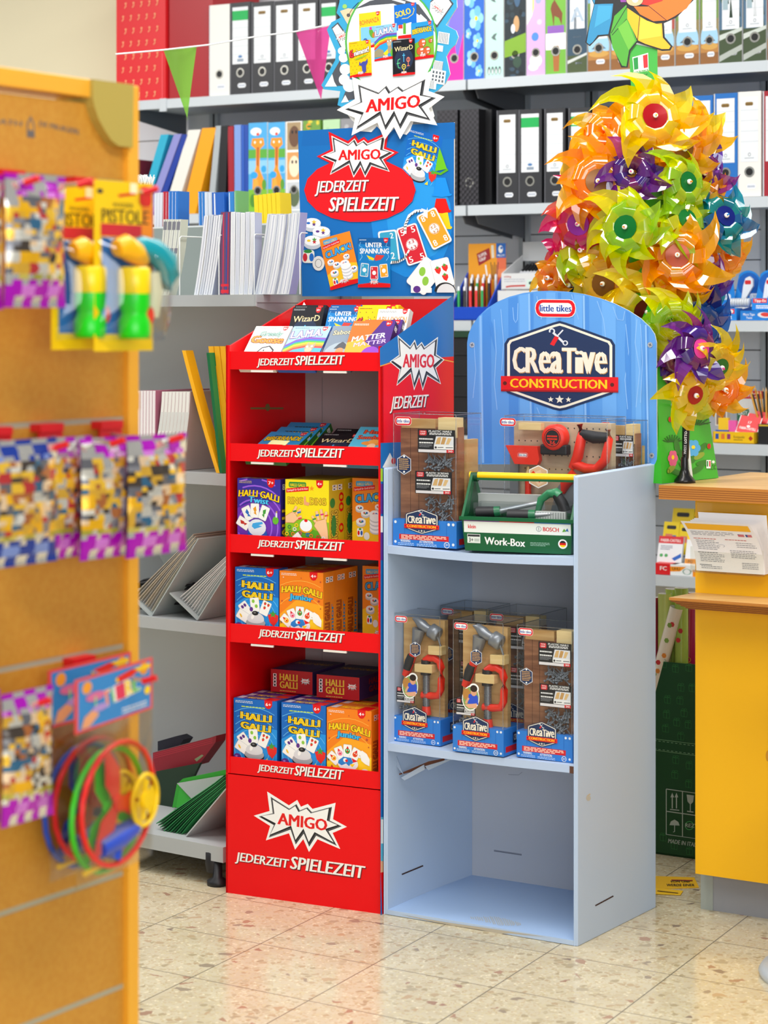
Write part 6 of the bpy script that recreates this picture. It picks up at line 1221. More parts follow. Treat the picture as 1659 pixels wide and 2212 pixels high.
# tilted trays
TRM, PAP = M('a8b2b0', .35), M('d9dcda', .6)
def vtray(name, z, corner, tip_, far, topl, topr, c, label, pcol, plabel, tcol=TRM, n=9, curve=.35):
    f = L_.off(c=c); A_, T_, Fp = [Vector(f.ab(*p)) for p in (corner, tip_, far)]; t = thing(name, label, 'tray', f.w(A_.x, A_.y), 0, 'tilted trays')
    mb = MB()
    for P, Q in ((A_, T_), (A_, Fp)):
        dd = (Q-P).normalized(); nn = Vector((-dd.y, dd.x))*.0016; mb.prism(f, [P-nn, Q-nn, Q+nn, P+nn], -.28, 0, tcol)
    mb.build('tray_plate', t)
    mb = MB(); b = f.off(c=-.2); P = [b.ab(*p) for p in (topl, topr)]; a_ = f.off(c=-.2)
    mb.prism(b, [tuple(A_), tuple(Fp), P[1], P[0], tuple(T_)], -.003, 0, tcol); mb.build('back_plate', t)
    # stack of paper bowing on the long plate
    e = (Fp-A_); q = (T_-A_); el = e.length
    for k in range(n):
        mb = MB(); m = M(pcol[k % len(pcol)], .6); k0 = .012+.075*k/n; pts = []
        for i in range(9):
            s = i/8; off = k0*(1-s)**1.3+.004+.0022*k*(.3+s); nn = q.normalized()*off; pts.append(A_+e*(.02+.98*s*(.94+.015*(k % 3)))+nn+Vector((-.012*math.sin(s*3.14)*curve*2, 0)))
        P = []
        for p in pts:
            P += [f.w(p.x, p.y, -.012), f.w(p.x+.0006, p.y+.0022, -.012), f.w(p.x+.0006, p.y+.0022, -.19), f.w(p.x, p.y, -.19)]
        mb.add(P, [(i*4+j, i*4+(j+1) % 4, i*4+4+(j+1) % 4, i*4+4+j) for i in range(8) for j in range(4)]+[(0, 1, 2, 3), (32, 33, 34, 35)], m); mb.build('paper_sheet', t, label=plabel if k == 0 else None)
    return t
vtray('literature_tray', ZS['c'], (426, 1339), (366, 1281), (515, 1196), (421, 1190), (500, 1178), -.22, 'grey tilted tray of white envelopes touching the red display', ('e4e6e4', 'cfd4d4', 'dfe2e0'), 'white envelopes')
vtray('literature_tray', ZS['c'], (326, 1332), (268, 1276), (428, 1164), (330, 1172), (392, 1164), -.22, 'grey tilted tray of buff envelopes beside the orange post', ('cfc4b0', 'a8a8a6', 'c2b8a6'), 'buff envelopes')
t = vtray('literature_tray', .1, (377, 1835), (344, 1801), (500, 1690), (382, 1692), (500, 1672), -.03, 'grey tilted tray of green papers on the lowest board', ('2a8a4a', '1f6a3c', '3a9a5a', '1a5a34'), 'green papers', M('b4b9b6', .35), 11, .5)
mb = MB(); f = L_.off(c=-.24); P = [f.ab(*p) for p in ((382, 1694), (395, 1682), (500, 1660), (500, 1720), (372, 1745))]; mb.prism(f, P, -.01, 0, M('2fa02c', .5)); f3 = f.off(c=.004); mb.prism(f3, [f3.ab(*p) for p in ((389, 1697), (402, 1688), (500, 1672), (500, 1725), (380, 1745))], -.002, 0, M('37ae34', .5)); tag(mb.build('green_folder', loc=f.w(*P[0])), 'bright green paper folder standing at the back of the lowest tray', 'folder')
f = L_.off(c=-.3); mb = MB(); P = [f.ab(*p) for p in ((330, 1626), (455, 1593), (467, 1589), (466, 1603), (430, 1652), (330, 1680))]; mb.prism(f, P, -.04, 0, M('8e1428', .45)); d = D(mb, f.px)
for k in range(3): d.line([(331, 1630+k*4), (459, 1596+k*4)], 1, M('c02a3e'))
d.poly([(420, 1640), (436, 1630), (440, 1632), (425, 1645)], M('8a9a70')); tag(mb.build('red_folder', loc=f.w(*P[4])), 'stack of dark red folders leaning behind the green tray', 'folder')
f = L_.off(c=-.32); mb = MB(); P = [f.ab(*p) for p in ((330, 1604), (372, 1592), (386, 1600), (378, 1612), (330, 1625))]; mb.prism(f, P, -.06, -.02, M('10142a', .5)); tag(mb.build('navy_folder', loc=f.w(*P[2])), 'navy folder corner showing above the dark red folders', 'folder')
f = L_.off(c=-.26); mb = MB(); P = [f.ab(*p) for p in ((330, 1668), (432, 1648), (412, 1690), (378, 1750), (330, 1760))]; mb.prism(f, P, -.01, 0, M('14301c', .5)); tag(mb.build('dark_green_folder', loc=f.w(*P[3])), 'dark green folder under the dark red stack', 'folder')
for f_, px, py, t in ((L_.off(c=-.3), 398, 1293, 'black coiled cable bundle lying in the tray of white envelopes'), (L_.off(c=-.3), 316, 1285, 'black coiled cable bundle lying in the tray of buff envelopes')):
    mb = MB(); a, b = f_.ab(px, py)
    for k in range(6): mb.tube([f_.w(a+(.05+.006*k)*math.cos(q*.35), b+.028*math.sin(q*.35+k*.5)+.012, .012*k/2-.02) for q in range(19)], .004, BK, 6)
    tag(mb.build('cable_bundle', loc=f_.w(a, b)), t, 'cable', 'cables in the trays')
# ------------------------------------------------------------------ yellow counter
pk_, pr_ = fl(1515, 1963), fl(1659, 1985)
K0 = Pl(pk_, pr_-pk_); K = K0.off(.006, 0, .05); YC = M('f2b300', .42); BEECH = wood('beech_top', 'c89a5a', 'dcb478', 5, .35, (0, 0, .55), (1, 9, 1)); PLY = M('b9752a', .5)
ct = thing('shop_counter', 'yellow shop counter with a plywood top and a grey plinth', 'counter', K.o)
zb = K.ab(1502, 1887)[1]; zt = 1.01
mb = MB(); mb.box(K0, -.0, 1.2, 0, zb+.02, -.3, 0, M('8f9094', .6)); mb.box(K0, -.001, .03, 0, zb, -.02, .0015, M('9aa098', .5)); mb.build('plinth', ct)
a0 = K.ab(1502, 1500)[0]; mb = MB(); mb.box(K, a0, 1.2, zb, zt-.033, -.03, 0, YC); d = D(mb, K.px); d.line([(1502, 1136), (1700, 1143)], 1.2, M('b88400')); d.ell(1656, 1153, 3.5, 3.5, M('9aa05a', .3, .6)); d.ell(1659, 1633, 5, 12, M('c88a1a')); mb.build('front_panel', ct)
def plyedge(mb, fr, a0, a1, b0, b1):
    d = D(mb, lambda x, y, c: fr.w(x, y, c))
    for k in range(5): y = b0+(b1-b0)*(k+.5)/5; d.rect(a0, y, a1, y+(b1-b0)*.07, M('8a4e18'))
fr = K.off(c=.045); aL_ = fr.ab(1423, 1060)[0]
mb = MB(); P = [fr.w(a, b, c) for b in (zt-.033, zt) for a, c in ((aL_, 0), (1.2, 0), (1.2, -.52), (aL_-.1, -.3))]; P[7] = fr.w(aL_+.02, zt, -.52); P[3] = fr.w(aL_+.02, zt-.033, -.52)
mb.add(P, [(4, 5, 6, 7)], BEECH); mb.add(P, [(0, 1, 2, 3), (0, 1, 5, 4), (1, 2, 6, 5), (2, 3, 7, 6), (3, 0, 4, 7)], PLY); plyedge(mb, fr, aL_, 1.2, zt-.031, zt-.006); mb.build('counter_top', ct)
fr = K.off(c=.115); l0 = fr.ab(1445, 1291)[0]; zl_ = fr.ab(1550, 1298)[1]; l1 = K.ab(1500, 1325)[0]
mb = MB(); P = [fr.w(l0, zl_), fr.w(1.2, zl_), fr.w(1.2, zl_-.006, 0), fr.w(l0, zl_-.006, 0), fr.w(l1+.01, zl_-.032, -.06), fr.w(1.2, zl_-.032, -.06), fr.w(1.2, zl_, -.115), fr.w(a0+.0, zl_, -.115), fr.w(l1, zl_-.032, -.115), fr.w(1.2, zl_-.032, -.115)]
mb.add(P, [(0, 1, 6, 7)], BEECH); mb.add(P, [(0, 1, 2, 3), (3, 2, 5, 4), (4, 5, 9, 8), (0, 3, 4, 8, 7), (1, 6, 9, 5, 2)], PLY)
for k in range(4): s = (k+.5)/4.2; mb.add([fr.w(l0+(l1+.01-l0)*s, zl_-.006-.026*s, -.06*s+.0005), fr.w(1.2, zl_-.006-.026*s, -.06*s+.0005), fr.w(1.2, zl_-.008-.026*s, -.06*s+.0005), fr.w(l0+(l1+.01-l0)*s, zl_-.008-.026*s, -.06*s+.0005)], [(0, 1, 2, 3)], M('8a4e18'))
mb.build('ledge', ct, label='narrow plywood ledge')
# leaflets in a clear holder
hf = K.off(c=.004); h0, hb0 = hf.ab(1506, 1232); h1 = hf.ab(1664, 1237)[0]; ht = thing('leaflet_holder', 'clear plastic holder of white leaflets fixed to the yellow counter', 'leaflet holder', hf.w(h0, hb0))
mb = MB(); ac = clear('clear_acrylic', 'fbfbf6', .06, .05)
mb.box(hf, h0, h1, hb0, hb0+.003, 0, .04, ac); mb.sheet(hf, h0, h1, hb0, hb0+.06, .04, .04, ac); mb.sheet(hf, h0, h0, hb0, hb0+.06, 0, .04, ac); mb.sheet(hf, h0, h1, hb0, hb0+.16, .001, .001, ac); mb.build('holder', ht)
def sheet(c0, up, lean, lx, label, art=False):
    w_ = h1-h0-.012
    def fn(u, v): q = v*v; return hf.w(h0+.012+u*w_-lx*q*1.0, hb0+.004+up*v*(1-.0*u), c0+lean*q)
    mb = MB(); mb.grid(fn, 4, 12, M('eae6e4', .6))
    if art:
        d = D(mb, lambda x, y, c: fn(x/100, 1-y/100)+hf.n*(c+.0004)+Vector((0, 0, c))); d.poly([(4, 4), (96, 4), (96, 16), (4, 16)], M('f0b01a')); d.text('INFORMATIONEN ZUM VERSAND', 6, 10, 56, 11, 3.2, M('c83a1a'), .02); d.text('DHL', 74, 11, 90, 11, 4, M('d02010'), .03, .2)
        d.fine(6, 20, 70, 3, 3, 1, M('8a8a92')); d.rect(74, 22, 83, 27, M('c86a70')); d.rect(74, 22, 77, 24.5, M('3a4a8a')); d.rect(85, 22, 94, 27, M('c86a70')); d.rect(85, 22, 88, 27, M('3a4a8a'))
        d.fine(6, 34, 40, 1, 3, 1.2, M('c04a3a')); d.fine(8, 38, 44, 6, 3.4, 1, M('77777f'), 2); d.fine(6, 62, 36, 1, 3, 1.2, M('55555c')); d.fine(8, 66, 46, 5, 3.4, 1, M('77777f'), 3); d.fine(6, 87, 24, 1, 3, 1.2, M('55555c')); d.fine(8, 90, 40, 2, 3.4, 1, M('77777f'), 4)
        d.fine(52, 34, 84, 1, 3, 1.2, M('c04a3a')); d.fine(66, 40, 96, 3, 4, 1, M('77777f'), 6); d.fine(54, 56, 92, 5, 3.4, 1, M('77777f'), 7); d.fine(68, 80, 94, 4, 3.4, 1, M('77777f'), 8); d.ring(43, 48, 5, 2.4, .5, M('9a9aa8'), 200, 420)
    tag(mb.build('leaflet', loc=fn(.5, 0)), label, 'leaflet', 'leaflets in the clear holder')
sheet(.006, .135, .012, .002, 'white leaflet standing tallest at the back of the clear holder')
for i in range(5): sheet(.012+i*.0035, .122-.002*i, .02+.003*i, .006+.002*i, 'white leaflet in the middle of the holder, %s from the back' % nth[i+1])
sheet(.033, .118, .045, .02, 'white printed leaflet with an orange heading in front of the holder', True)
# gift wrap rolls in a green carton behind
gc = fl(1400, 1842); G_ = Pl(gc, K.u); gz = G_.ab(1460, 1432)[1]; t = thing('wrap_carton', 'dark green gift printed carton standing on the floor behind the counter', 'carton', gc)
mb = MB(); DG = M('08421a', .5); gw = .5
mb.box(G_, 0, gw, 0, gz, -.005, 0, DG); mb.box(G_, 0, .005, 0, gz, -.35, 0, DG); mb.box(G_, gw-.005, gw, 0, gz, -.35, 0, DG); mb.box(G_, 0, gw, 0, gz, -.35, -.345, DG); mb.box(G_, 0, gw, 0, .005, -.35, 0, DG); d = D(mb, G_.px); pl_ = M('2f7a3a')
for x, y, k in ((1459, 1446, 0), (1488, 1444, 1), (1433, 1436, 1), (1471, 1487, 0), (1495, 1488, 1), (1442, 1513, 1), (1469, 1515, 0), (1440, 1545, 1), (1478, 1542, 0), (1462, 1562, 1), (1487, 1567, 0), (1438, 1575, 0), (1471, 1592, 1), (1460, 1643, 0), (1489, 1655, 1), (1458, 1675, 1), (1488, 1695, 0), (1457, 1828, 1), (1490, 1840, 0), (1433, 1810, 0)):
    w_ = 7; P = [(x-w_, y-w_), (x+w_, y-w_+2), (x+w_-1, y+w_), (x-w_+1, y+w_-2), (x-w_, y-w_)]; d.line(P, .8, pl_); d.line([(x, y-w_), (x, y+w_)], .8, pl_); d.ring(x-3, y-w_-2, 3, 2, .7, pl_, n=8); d.ring(x+3, y-w_-2, 3, 2, .7, pl_, n=8)
d.line([(1400, 1594), (1510, 1608)], .8, M('8ab88a')); d.line([(1400, 1618), (1510, 1633)], .8, M('8ab88a'))
for k in range(12): d.line([(1405+k*9, 1598+k*1.2), (1410+k*9, 1598.6+k*1.2)], .8, M('9ac49a')); d.line([(1405+k*9, 1616+k*1.2), (1410+k*9, 1616.6+k*1.2)], .8, M('9ac49a'))
wt = M('a9b4aa'); d.line([(1440, 1704), (1510, 1714), (1510, 1812), (1440, 1802), (1440, 1704)], 2, wt); d.line([(1475, 1709), (1475, 1807)], 2, wt); d.line([(1440, 1752), (1510, 1762)], 2, wt)
for x in (1453, 1462): d.line([(x, 1746), (x, 1720)], 2.4, wt); d.poly([(x-4, 1722), (x+4, 1722), (x, 1712)], wt)
d.line([(1448, 1748), (1468, 1750)], 2, wt); d.poly([(1484, 1716), (1500, 1718), (1498, 1732), (1492, 1738), (1486, 1731)], wt); d.line([(1492, 1736), (1492, 1752)], 2, wt); d.line([(1485, 1752), (1499, 1754)], 2.4, wt)
d.poly([(1447, 1782), (1450, 1774), (1458, 1770), (1466, 1775), (1469, 1783)], wt); d.line([(1458, 1780), (1458, 1796), (1455, 1797)], 1.6, wt); d.ring(1490, 1783, 9, 9, 1.6, M('4aa85a'), n=12); d.text('REZY', 1481, 1786, 1508, 1788, 8, wt); d.text('MADE IN ITALY', 1444, 1820, 1510, 1830, 9, wt)
mb.build('carton', t)
RC = [(1408, 1290, 'a83048', 0, 'dark red gift wrap roll beside the pale display'), (1424, 1305, 'c24a52', -3, 'rose red gift wrap roll with a hollow end'), (1462, 1312, 'e8dcc8', 16, 'cream gift wrap roll with red flowers leaning across'), (1436, 1282, 'b8c46a', 0, 'pale green gift wrap roll under clear film'), (1452, 1272, 'a8bc50', 2, 'light green gift wrap roll behind the leaning cream one'), (1470, 1330, '8a1a52', 3, 'purple gift wrap roll with a white bar code label'), (1472, 1270, '9ab04a', 0, 'olive green gift wrap roll beside the purple one'), (1490, 1300, 'a01a48', 1, 'crimson gift wrap roll with gold letters beside the counter panel'), (1500, 1280, 'b02030', 0, 'red gift wrap roll at the counter panel')]
for i, (x, y, c, le, lab) in enumerate(RC):
    f = G_.off(c=-.03-.03*(i % 3) if le < 10 else -.015); a, b = f.ab(x, y); lean = math.tan(le/57.3); p0 = f.w(a-lean*(b-.1), .1); p1 = f.w(a, b); mb = MB(); m = M(c, .25)
    mb.tube([p0, p1], .018, m, 14, False); mb.tube([p1, p1-(p1-p0).normalized()*.02], [.018, .012], M('d8d4d0', .4), 14, False); dd = (p1-p0); r = random.Random(i)
    if 'flowers' in lab or 'olive' in lab or 'rose' in lab:
        for k in range(9): q = p0+dd*r.uniform(.3, .95)-f.n*-.0183+f.u*r.uniform(-.008, .008); mb.add([q+(f.u*math.cos(j)+f.v*math.sin(j))*.007 for j in (0, 1.05, 2.1, 3.14, 4.2, 5.24)], [range(6)], M(('c02a2a', 'd8822a', '7a9a3a')[k % 3]))
    if 'purple' in lab: fr = Pl(p0+dd*.55, f.u); d = D(mb, lambda x, y, c: fr.w(x, y, .0185+c)); d.rect(-.012, -.03, .012, .012, M('b8b4c0')); [d.rect(-.01+k*.004, -.02, -.008+k*.004, 0, DK) for k in range(5)]; d.fine(-.01, .02, .01, 3, .008, .004, WH)
    if 'gold' in lab: fr = Pl(p0+dd*.72, f.u); d = D(mb, lambda x, y, c: fr.w(x, -y, .0185+c)); d.text('ATD', -.014, 0, .014, 0, .014, M('d8922a'), .02)
    tag(mb.build('gift_wrap_roll', loc=p0), lab, 'gift wrap roll', 'gift wrap rolls in the carton')
# flyers on the floor, stool foot
for i, (ps, c, lab) in enumerate(((((1405, 1893), (1500, 1896), (1510, 1918), (1405, 1922)), 'd9a800', 'yellow printed flyer lying flat on the floor under the counter'), (((1400, 1918), (1476, 1926), (1470, 1935), (1400, 1932)), 'e0b200', 'second yellow flyer on the floor nearer the pale display'))):
    mb = MB(); P = [fl(*p)+Vector((0, 0, .0012+.001*i)) for p in ps]; mb.add(P+[p-Vector((0, 0, .001)) for p in P], [(0, 1, 2, 3), (4, 5, 6, 7)]+[(k, (k+1) % 4, 4+(k+1) % 4, 4+k) for k in range(4)], M(c, .6)); d = D(mb, Pl((0, 0, .0024+.001*i), (1, 0, 0), (0, 1, 0)).px)
    if i == 0: d.text('WERDE EINER', 1440, 1914, 1500, 1914, 5, BK, .02); d.text('VON UNS', 1448, 1906, 1490, 1906, 4, BK, .02); d.line([(1450, 1901), (1496, 1902)], 2, M('8a2a1a'))
    else: d.line([(1420, 1924), (1465, 1929)], 1.5, M('7a5a10'))
    tag(mb.build('flyer', loc=P[0]), lab, 'flyer', 'flyers on the floor')
sb = fl(1815, 2112); mb = MB(); mb.lathe(Pl(sb, (1, 0, 0)), [(.168, 0), (.172, .01), (.164, .022), (.1, .034), (.035, .045), (.03, .5)], M('c2c8cc', .3, .3), 40); t = thing('stool', 'pale grey round stool foot standing on the tiles at the counter', 'stool', sb); mb.build('pedestal_foot', t)
mb = MB(); mb.lathe(Pl(sb+Vector((0, 0, .5)), (1, 0, 0)), [(0, 0), (.12, 0), (.13, .02), (.12, .06), (0, .07)], M('3a3a40', .5), 30); mb.build('round_seat', t)
# pen stand with the shop's lottery name
pb = W(1479, 1042, F*(H-zt)/(1043-HY)); t = thing('pen_stand', 'black pen standing in its round weighted foot on the counter', 'pen', pb)
fr = Pl(pb, (1, 0, 0)); mb = MB(); mb.lathe(fr, [(0, 0), (.026, 0), (.025, .006), (.014, .018), (.009, .034), (.0085, .06)], M('131316', .25), 24); mb.build('round_foot', t)
mb = MB(); ax = Vector((.045, 0, 1)).normalized(); mb.tube([pb+Vector((0, 0, .05)), pb+Vector((.002, 0, .06)), pb+Vector((.003, 0, .12)), pb+Vector((.005, 0, .165)), pb+Vector((.0065, 0, .178)), pb+Vector((.0068, 0, .183))], [.0075, .008, .0092, .0098, .008, .002], M('131316', .25), 14)
fr = Pl(pb+Vector((-.001, -.0102, .068)), ax, (-ax.z, 0, ax.x)); d = D(mb, lambda x, y, c: fr.w(x, -y, c+.0)); d.text('WEST', 0, .003, .022, .003, .006, M('c8c8cc')); d.text('LOTTO', .026, .003, .054, .003, .006, WH, .03); mb.build('pen', t)
pw = W(1494, 1040, F*(H-zt)/(1041-HY)+.01); mb = MB(); mb.tube([pw, pw+Vector((-.004, .01, .05)), pw+Vector((-.009, .015, .122))], [.0042, .0038, .0034], M('e6e4dc', .4), 8); mb.tube([pw+Vector((.001, -.002, .006)), pw+Vector((-.008, -.006, .03)), pw+Vector((-.022, -.01, .05))], .0012, M('e6e4dc', .4), 5); tag(mb.build('white_stick', loc=pw), 'thin white stick leaning beside the black pen', 'stick')
# ------------------------------------------------------------------ pinwheel display on the counter
E1 = W(1430, 1046, F*(H-zt)/(1046-HY)); E2 = W(1552, 1033, F*(H-zt)/(1033-HY)); E0 = Vector((.574, 5.245, zt)); E3 = E0+E2-E1
ztop = 1.94; tc = W(1390, 215, 5.42); tc.z = ztop
base = [E0, E1, E2, E3]; bc = (E0+E1+E2+E3)/4; top = [tc+(p-bc)*.34 for p in base]
for p in base: p.z = zt+.001
for p in top: p.z = ztop
CG = M('35ad1e', .4); t = thing('pinwheel_tower', 'green tapered cardboard column with grass and flowers holding the pinwheels', 'display stand', bc)
mb = MB(); mb.add(base+top, [(0, 1, 5, 4), (1, 2, 6, 5), (2, 3, 7, 6), (3, 0, 4, 7), (4, 5, 6, 7), (0, 1, 2, 3)], CG)
fv = ((top[1]+top[2])/2-(E1+E2)/2).normalized(); fu = (E2-E1).normalized(); fv = (fv-fu*fv.dot(fu)).normalized(); CF = Pl(E1, fu, fv); d = D(mb, CF.off(c=.0006).px); dg = M('1f5a16', .5)
for x, y, s in ((1505, 918, 1.2), (1452, 955, .8)):
    for k in range(9): q = (k-4)*.33; d.line([(x+k*2-8, y), (x+(k-4)*3*s+14*s*math.sin(q), y-20*s*math.cos(q))], 2.2, dg)
    d.ring(x+16, y+2, 10, 6, 1, dg, 180, 330)
for x, y, r in ((1480, 1010, -50), (1472, 985, -20), (1500, 985, 20), (1515, 970, 40), (1505, 1015, 60), (1460, 1020, -70), (1488, 1022, 10), (1462, 965, -10), (1520, 1000, 80)): d.ell(x, y, 6, 17, M('2f7a1c', .5), r)
for x, y, r in ((1450, 1012, 40), (1510, 985, 60), (1480, 995, 0)): d.ell(x, y, 6, 13, M('8aa02a', .5), r)
for k in range(6): q = k*1.047; d.ell(1497+9*math.cos(q), 968+11*math.sin(q), 7, 8, M('4aa8e0', .5)); d.ell(1453+6*math.cos(q), 990+10*math.sin(q), 5, 8, M('e05a80', .5))
d.ell(1497, 966, 4, 4, YL); d.ell(1453, 988, 3, 5, YL)
for x, y in ((1531, 964), (1447, 906)): d.ell(x, y, 4, 6, M('d81f1a')); d.line([(x, y-6), (x, y+6)], 1, BK)
d.rect(1525, 994, 1535, 1012, WH); d.rect(1526, 996, 1529, 1008, M('0f8a3a')); d.rect(1531, 996, 1534, 1008, M('d0202a')); d.star(1540, 998, 5, WH, 7); d.ring(1538, 1010, 3.4, 4.4, 1, BK, 60, 300, 8); d.ring(1545, 1009, 3.4, 4.4, 1, BK, 60, 300, 8); d.ring(1443, 1018, 3, 5, 1, dg, n=8)
for k in range(14): x = 1494+k*2.6; d.poly([(x, 866), (x+2.6, 866), (x+1.3, 842+8*math.sin(k))], M('e8ecc0')); d.line([(x, 862), (x+1, 848)], .8, dg)
mb.build('cardboard_column', t)
mb = MB(); SF = Pl(W(1388, 215, 5.40), Vector((.985, -.17, 0))); SP = [(1358, 92), (1420, 106), (1421, 230), (1365, 230)]
mb.prism(SF, [SF.ab(*p) for p in SP], -.004, 0, M('3aa83a', .45), M('c8b48a'))
BLD = [([(1262, -40), (1290, -20), (1285, 8), (1326, 6), (1322, 43), (1315, 75), (1292, 77), (1281, 92), (1273, 98), (1266, 92), (1273, 51), (1283, 10)], '2a86b4'), ([(1326, 34), (1354, 8), (1358, 40), (1377, 88), (1360, 109), (1354, 145), (1343, 143), (1322, 103), (1317, 73)], '4aa02e'),
       ([(1354, 15), (1382, 34), (1411, 51), (1431, 49), (1433, 81), (1450, 100), (1446, 107), (1429, 107), (1394, 96), (1377, 88), (1354, 41)], 'f6b01c'), ([(1367, 13), (1399, 13), (1420, -20), (1470, -30), (1499, -4), (1484, 19), (1458, 36), (1441, 45), (1411, 47), (1382, 32)], 'f0701c'), ([(1372, 8), (1384, -40), (1430, -60), (1455, -20), (1430, 4), (1400, 13)], 'd8281c'), ([(1340, 6), (1330, -40), (1360, -70), (1384, -40), (1370, 5)], '8a3a9a')]
d = D(mb, SF.off(c=.001).px)
sf = SF.off(c=.0045); LO = [(1262, -40), (1283, 10), (1264, 92), (1274, 100), (1294, 79), (1314, 77), (1342, 146), (1356, 146), (1362, 110), (1376, 92), (1430, 110), (1448, 109), (1453, 100), (1436, 80), (1434, 50), (1461, 38), (1502, -4), (1470, -34), (1440, -66), (1360, -76), (1320, -44)]
mb.prism(sf, [sf.ab(*p) for p in LO], -.003, 0, BK, M('c8b48a')); d = D(mb, sf.off(c=.0002).px)
for P, c in BLD: d.poly(grow(P, -1.2), M(c, .4))
for P in ([(1354, 15), (1320, 72)], [(1354, 41), (1322, 76)], [(1382, 34), (1377, 88)], [(1285, 8), (1326, 7)], [(1400, 12), (1441, 45)]): d.line(P, 1.4, BK)
d.poly([(1335, 60), (1354, 42), (1372, 88), (1358, 108)], M('6ab43a', .4)); d.poly([(1384, 40), (1428, 55), (1428, 78), (1380, 86)], M('f8c83a', .4)); d.poly([(1292, 12), (1322, 12), (1318, 40), (1284, 60)], M('3a9ac4', .4))
d.ell(1371, 0, 19, 14, BK); d.ell(1371, 0, 18, 13, M('d8b48a')); d.ell(1372, -2, 7, 8, WH)
d2 = D(mb, SF.off(c=.001).px); d2.poly([(1366, 124), (1400, 114), (1401, 149), (1369, 155)], WH)
for k, c in enumerate(('0f8a3a', 'f4f4f0', 'd0202a')): d2.poly([(1368+k*10.3, 126-k*3), (1378+k*10.3, 123-k*3), (1379+k*10.3, 149-k*1.8), (1370+k*10.3, 151-k*1.8)], M(c))
d2.text('MADE IN ITALY', 1369, 159, 1403, 153, 4.6, WH, .01); d2.star(1377, 169, 6, WH, 7); d2.star(1377, 169, 3, DK, 7); d2.ring(1392, 164, 2.6, 4, .9, DK, 60, 300, 8); d2.ring(1398, 163, 2.6, 4, .9, DK, 60, 300, 8)
mb.build('sign_board', t, label='green sign board with a printed pinwheel head')
SCH = dict(yellow=('ffd800', 'e8e000', 'ffe83a'), orange=('ffae00', 'ffbe1a', 'ff9a00'), lime=('d8e800', 'f0ec00', 'b0e020'), magenta=('f01a70', 'd8187a', 'f04a3a'), purple=('7a2a9a', 'a02a86', '5a2aaa'), teal=('0a8aa0', '0aa0a0', '1470b0'), gold=('ffc800', 'ffdc1a', 'ffb800'), blue=('1a5ab4', '0a78b8', '2a3aa0'))
def pinwheel(px, py, dd, R_, sch, hub, pin, label, seed, yaw=None, pit=None):
    r = random.Random(seed); p = W(px, py, dd); R = R_/F*dd*1.14; n = r.choice((8, 9, 10))
    yaw = (px-1400)/150*34+r.uniform(-22, 22); pit = (560-py)/400*16+r.uniform(-18, 18)
    q = Matrix.Rotation(math.radians(yaw), 3, 'Z')@Matrix.Rotation(math.radians(-pit), 3, 'X'); fr = Pl(p, q@Vector((1, 0, 0)), q@Vector((0, 0, 1))).roll(r.uniform(0, 45))
    t = thing('pinwheel', label, 'pinwheel', p, 0, 'foil pinwheels in the green column')
    cols = SCH[sch]; mb = MB(); w0 = .31*R
    for k in range(n):
        th = 2*math.pi*k/n; m = foil(cols[r.choice((0, 0, 1, 2))], r.uniform(.25, .5)); lift = r.uniform(-.2, .3); sw = r.uniform(.3, .8); ln = r.uniform(.78, 1.28); th += r.uniform(-.12, .12)
        def leafp(s, t_):
            rr = R*(.1+.92*s*ln); ang = th+sw*s*s; wd = w0*(math.sin(math.pi*min(1, .08+.92*s**.75))**.8)*(1-.25*s)+.004*R; x = (t_-.5)*2*wd; z = -.12*R+.26*R*math.sin(math.pi*s*.8)+lift*R*s+.3*x+.55*abs(x)
            ca, sa = math.cos(ang), math.sin(ang); return fr.w(rr*ca-x*sa, rr*sa+x*ca, z)
        mb.grid(lambda u, v: leafp(v, u), 2, 7, m, False)
        # curled lobe folding back to the hub
        m2 = foil(cols[r.choice((0, 1, 2))], .4); a0 = th+.35
        def curl(u, v):
            q = math.pi*(.05+.95*v); rr = R*(.34+.26*math.cos(q)); z = R*(.04+.34*math.sin(q)); x = (u-.5)*.34*R*(1-.4*v); ang = a0+.45*(1-v)
            return fr.w(rr*math.cos(ang)-x*math.sin(ang), rr*math.sin(ang)+x*math.cos(ang), z)
        mb.grid(curl, 2, 7, m2)
    mb.build('foil_blade', t)
    hz = .36*R
    if hub:
        mb = MB(); hr = .25*R; mb.grid(lambda u, v: fr.w(hr*v*math.cos(u*6.2832), hr*v*math.sin(u*6.2832), hz+.05*hr*v*math.cos(2*u*6.2832)*v), 18, 2, M(hub, .22, .15)); mb.build('hub_disc', t)
    mb = MB(); ax = Pl(fr.w(0, 0, hz+.001), fr.u, fr.n); mb.lathe(ax, [(0, 0), (.0062, 0), (.0062, .005), (.003, .006), (0, .006)], M('f2ece4', .4), 12); mb.tube([fr.w(0, 0, hz), fr.w(0, 0, hz+.013)], .0022, M(pin, .4), 6); mb.build('hub_bead', t)
    mb = MB(); mb.tube([fr.w(0, 0, hz), fr.w(0, 0, -.02), Vector((p.x*.6+tc.x*.4, p.y*.5+5.42*.5, p.z-.05))], .0028, M('f0f0ea', .4), 6); mb.build('stick', t)
DR, GR_, BR_, PU, NV = 'a00a14', '0a6a28', '7a4a0e', '8a2a9a', '0a1a6a'
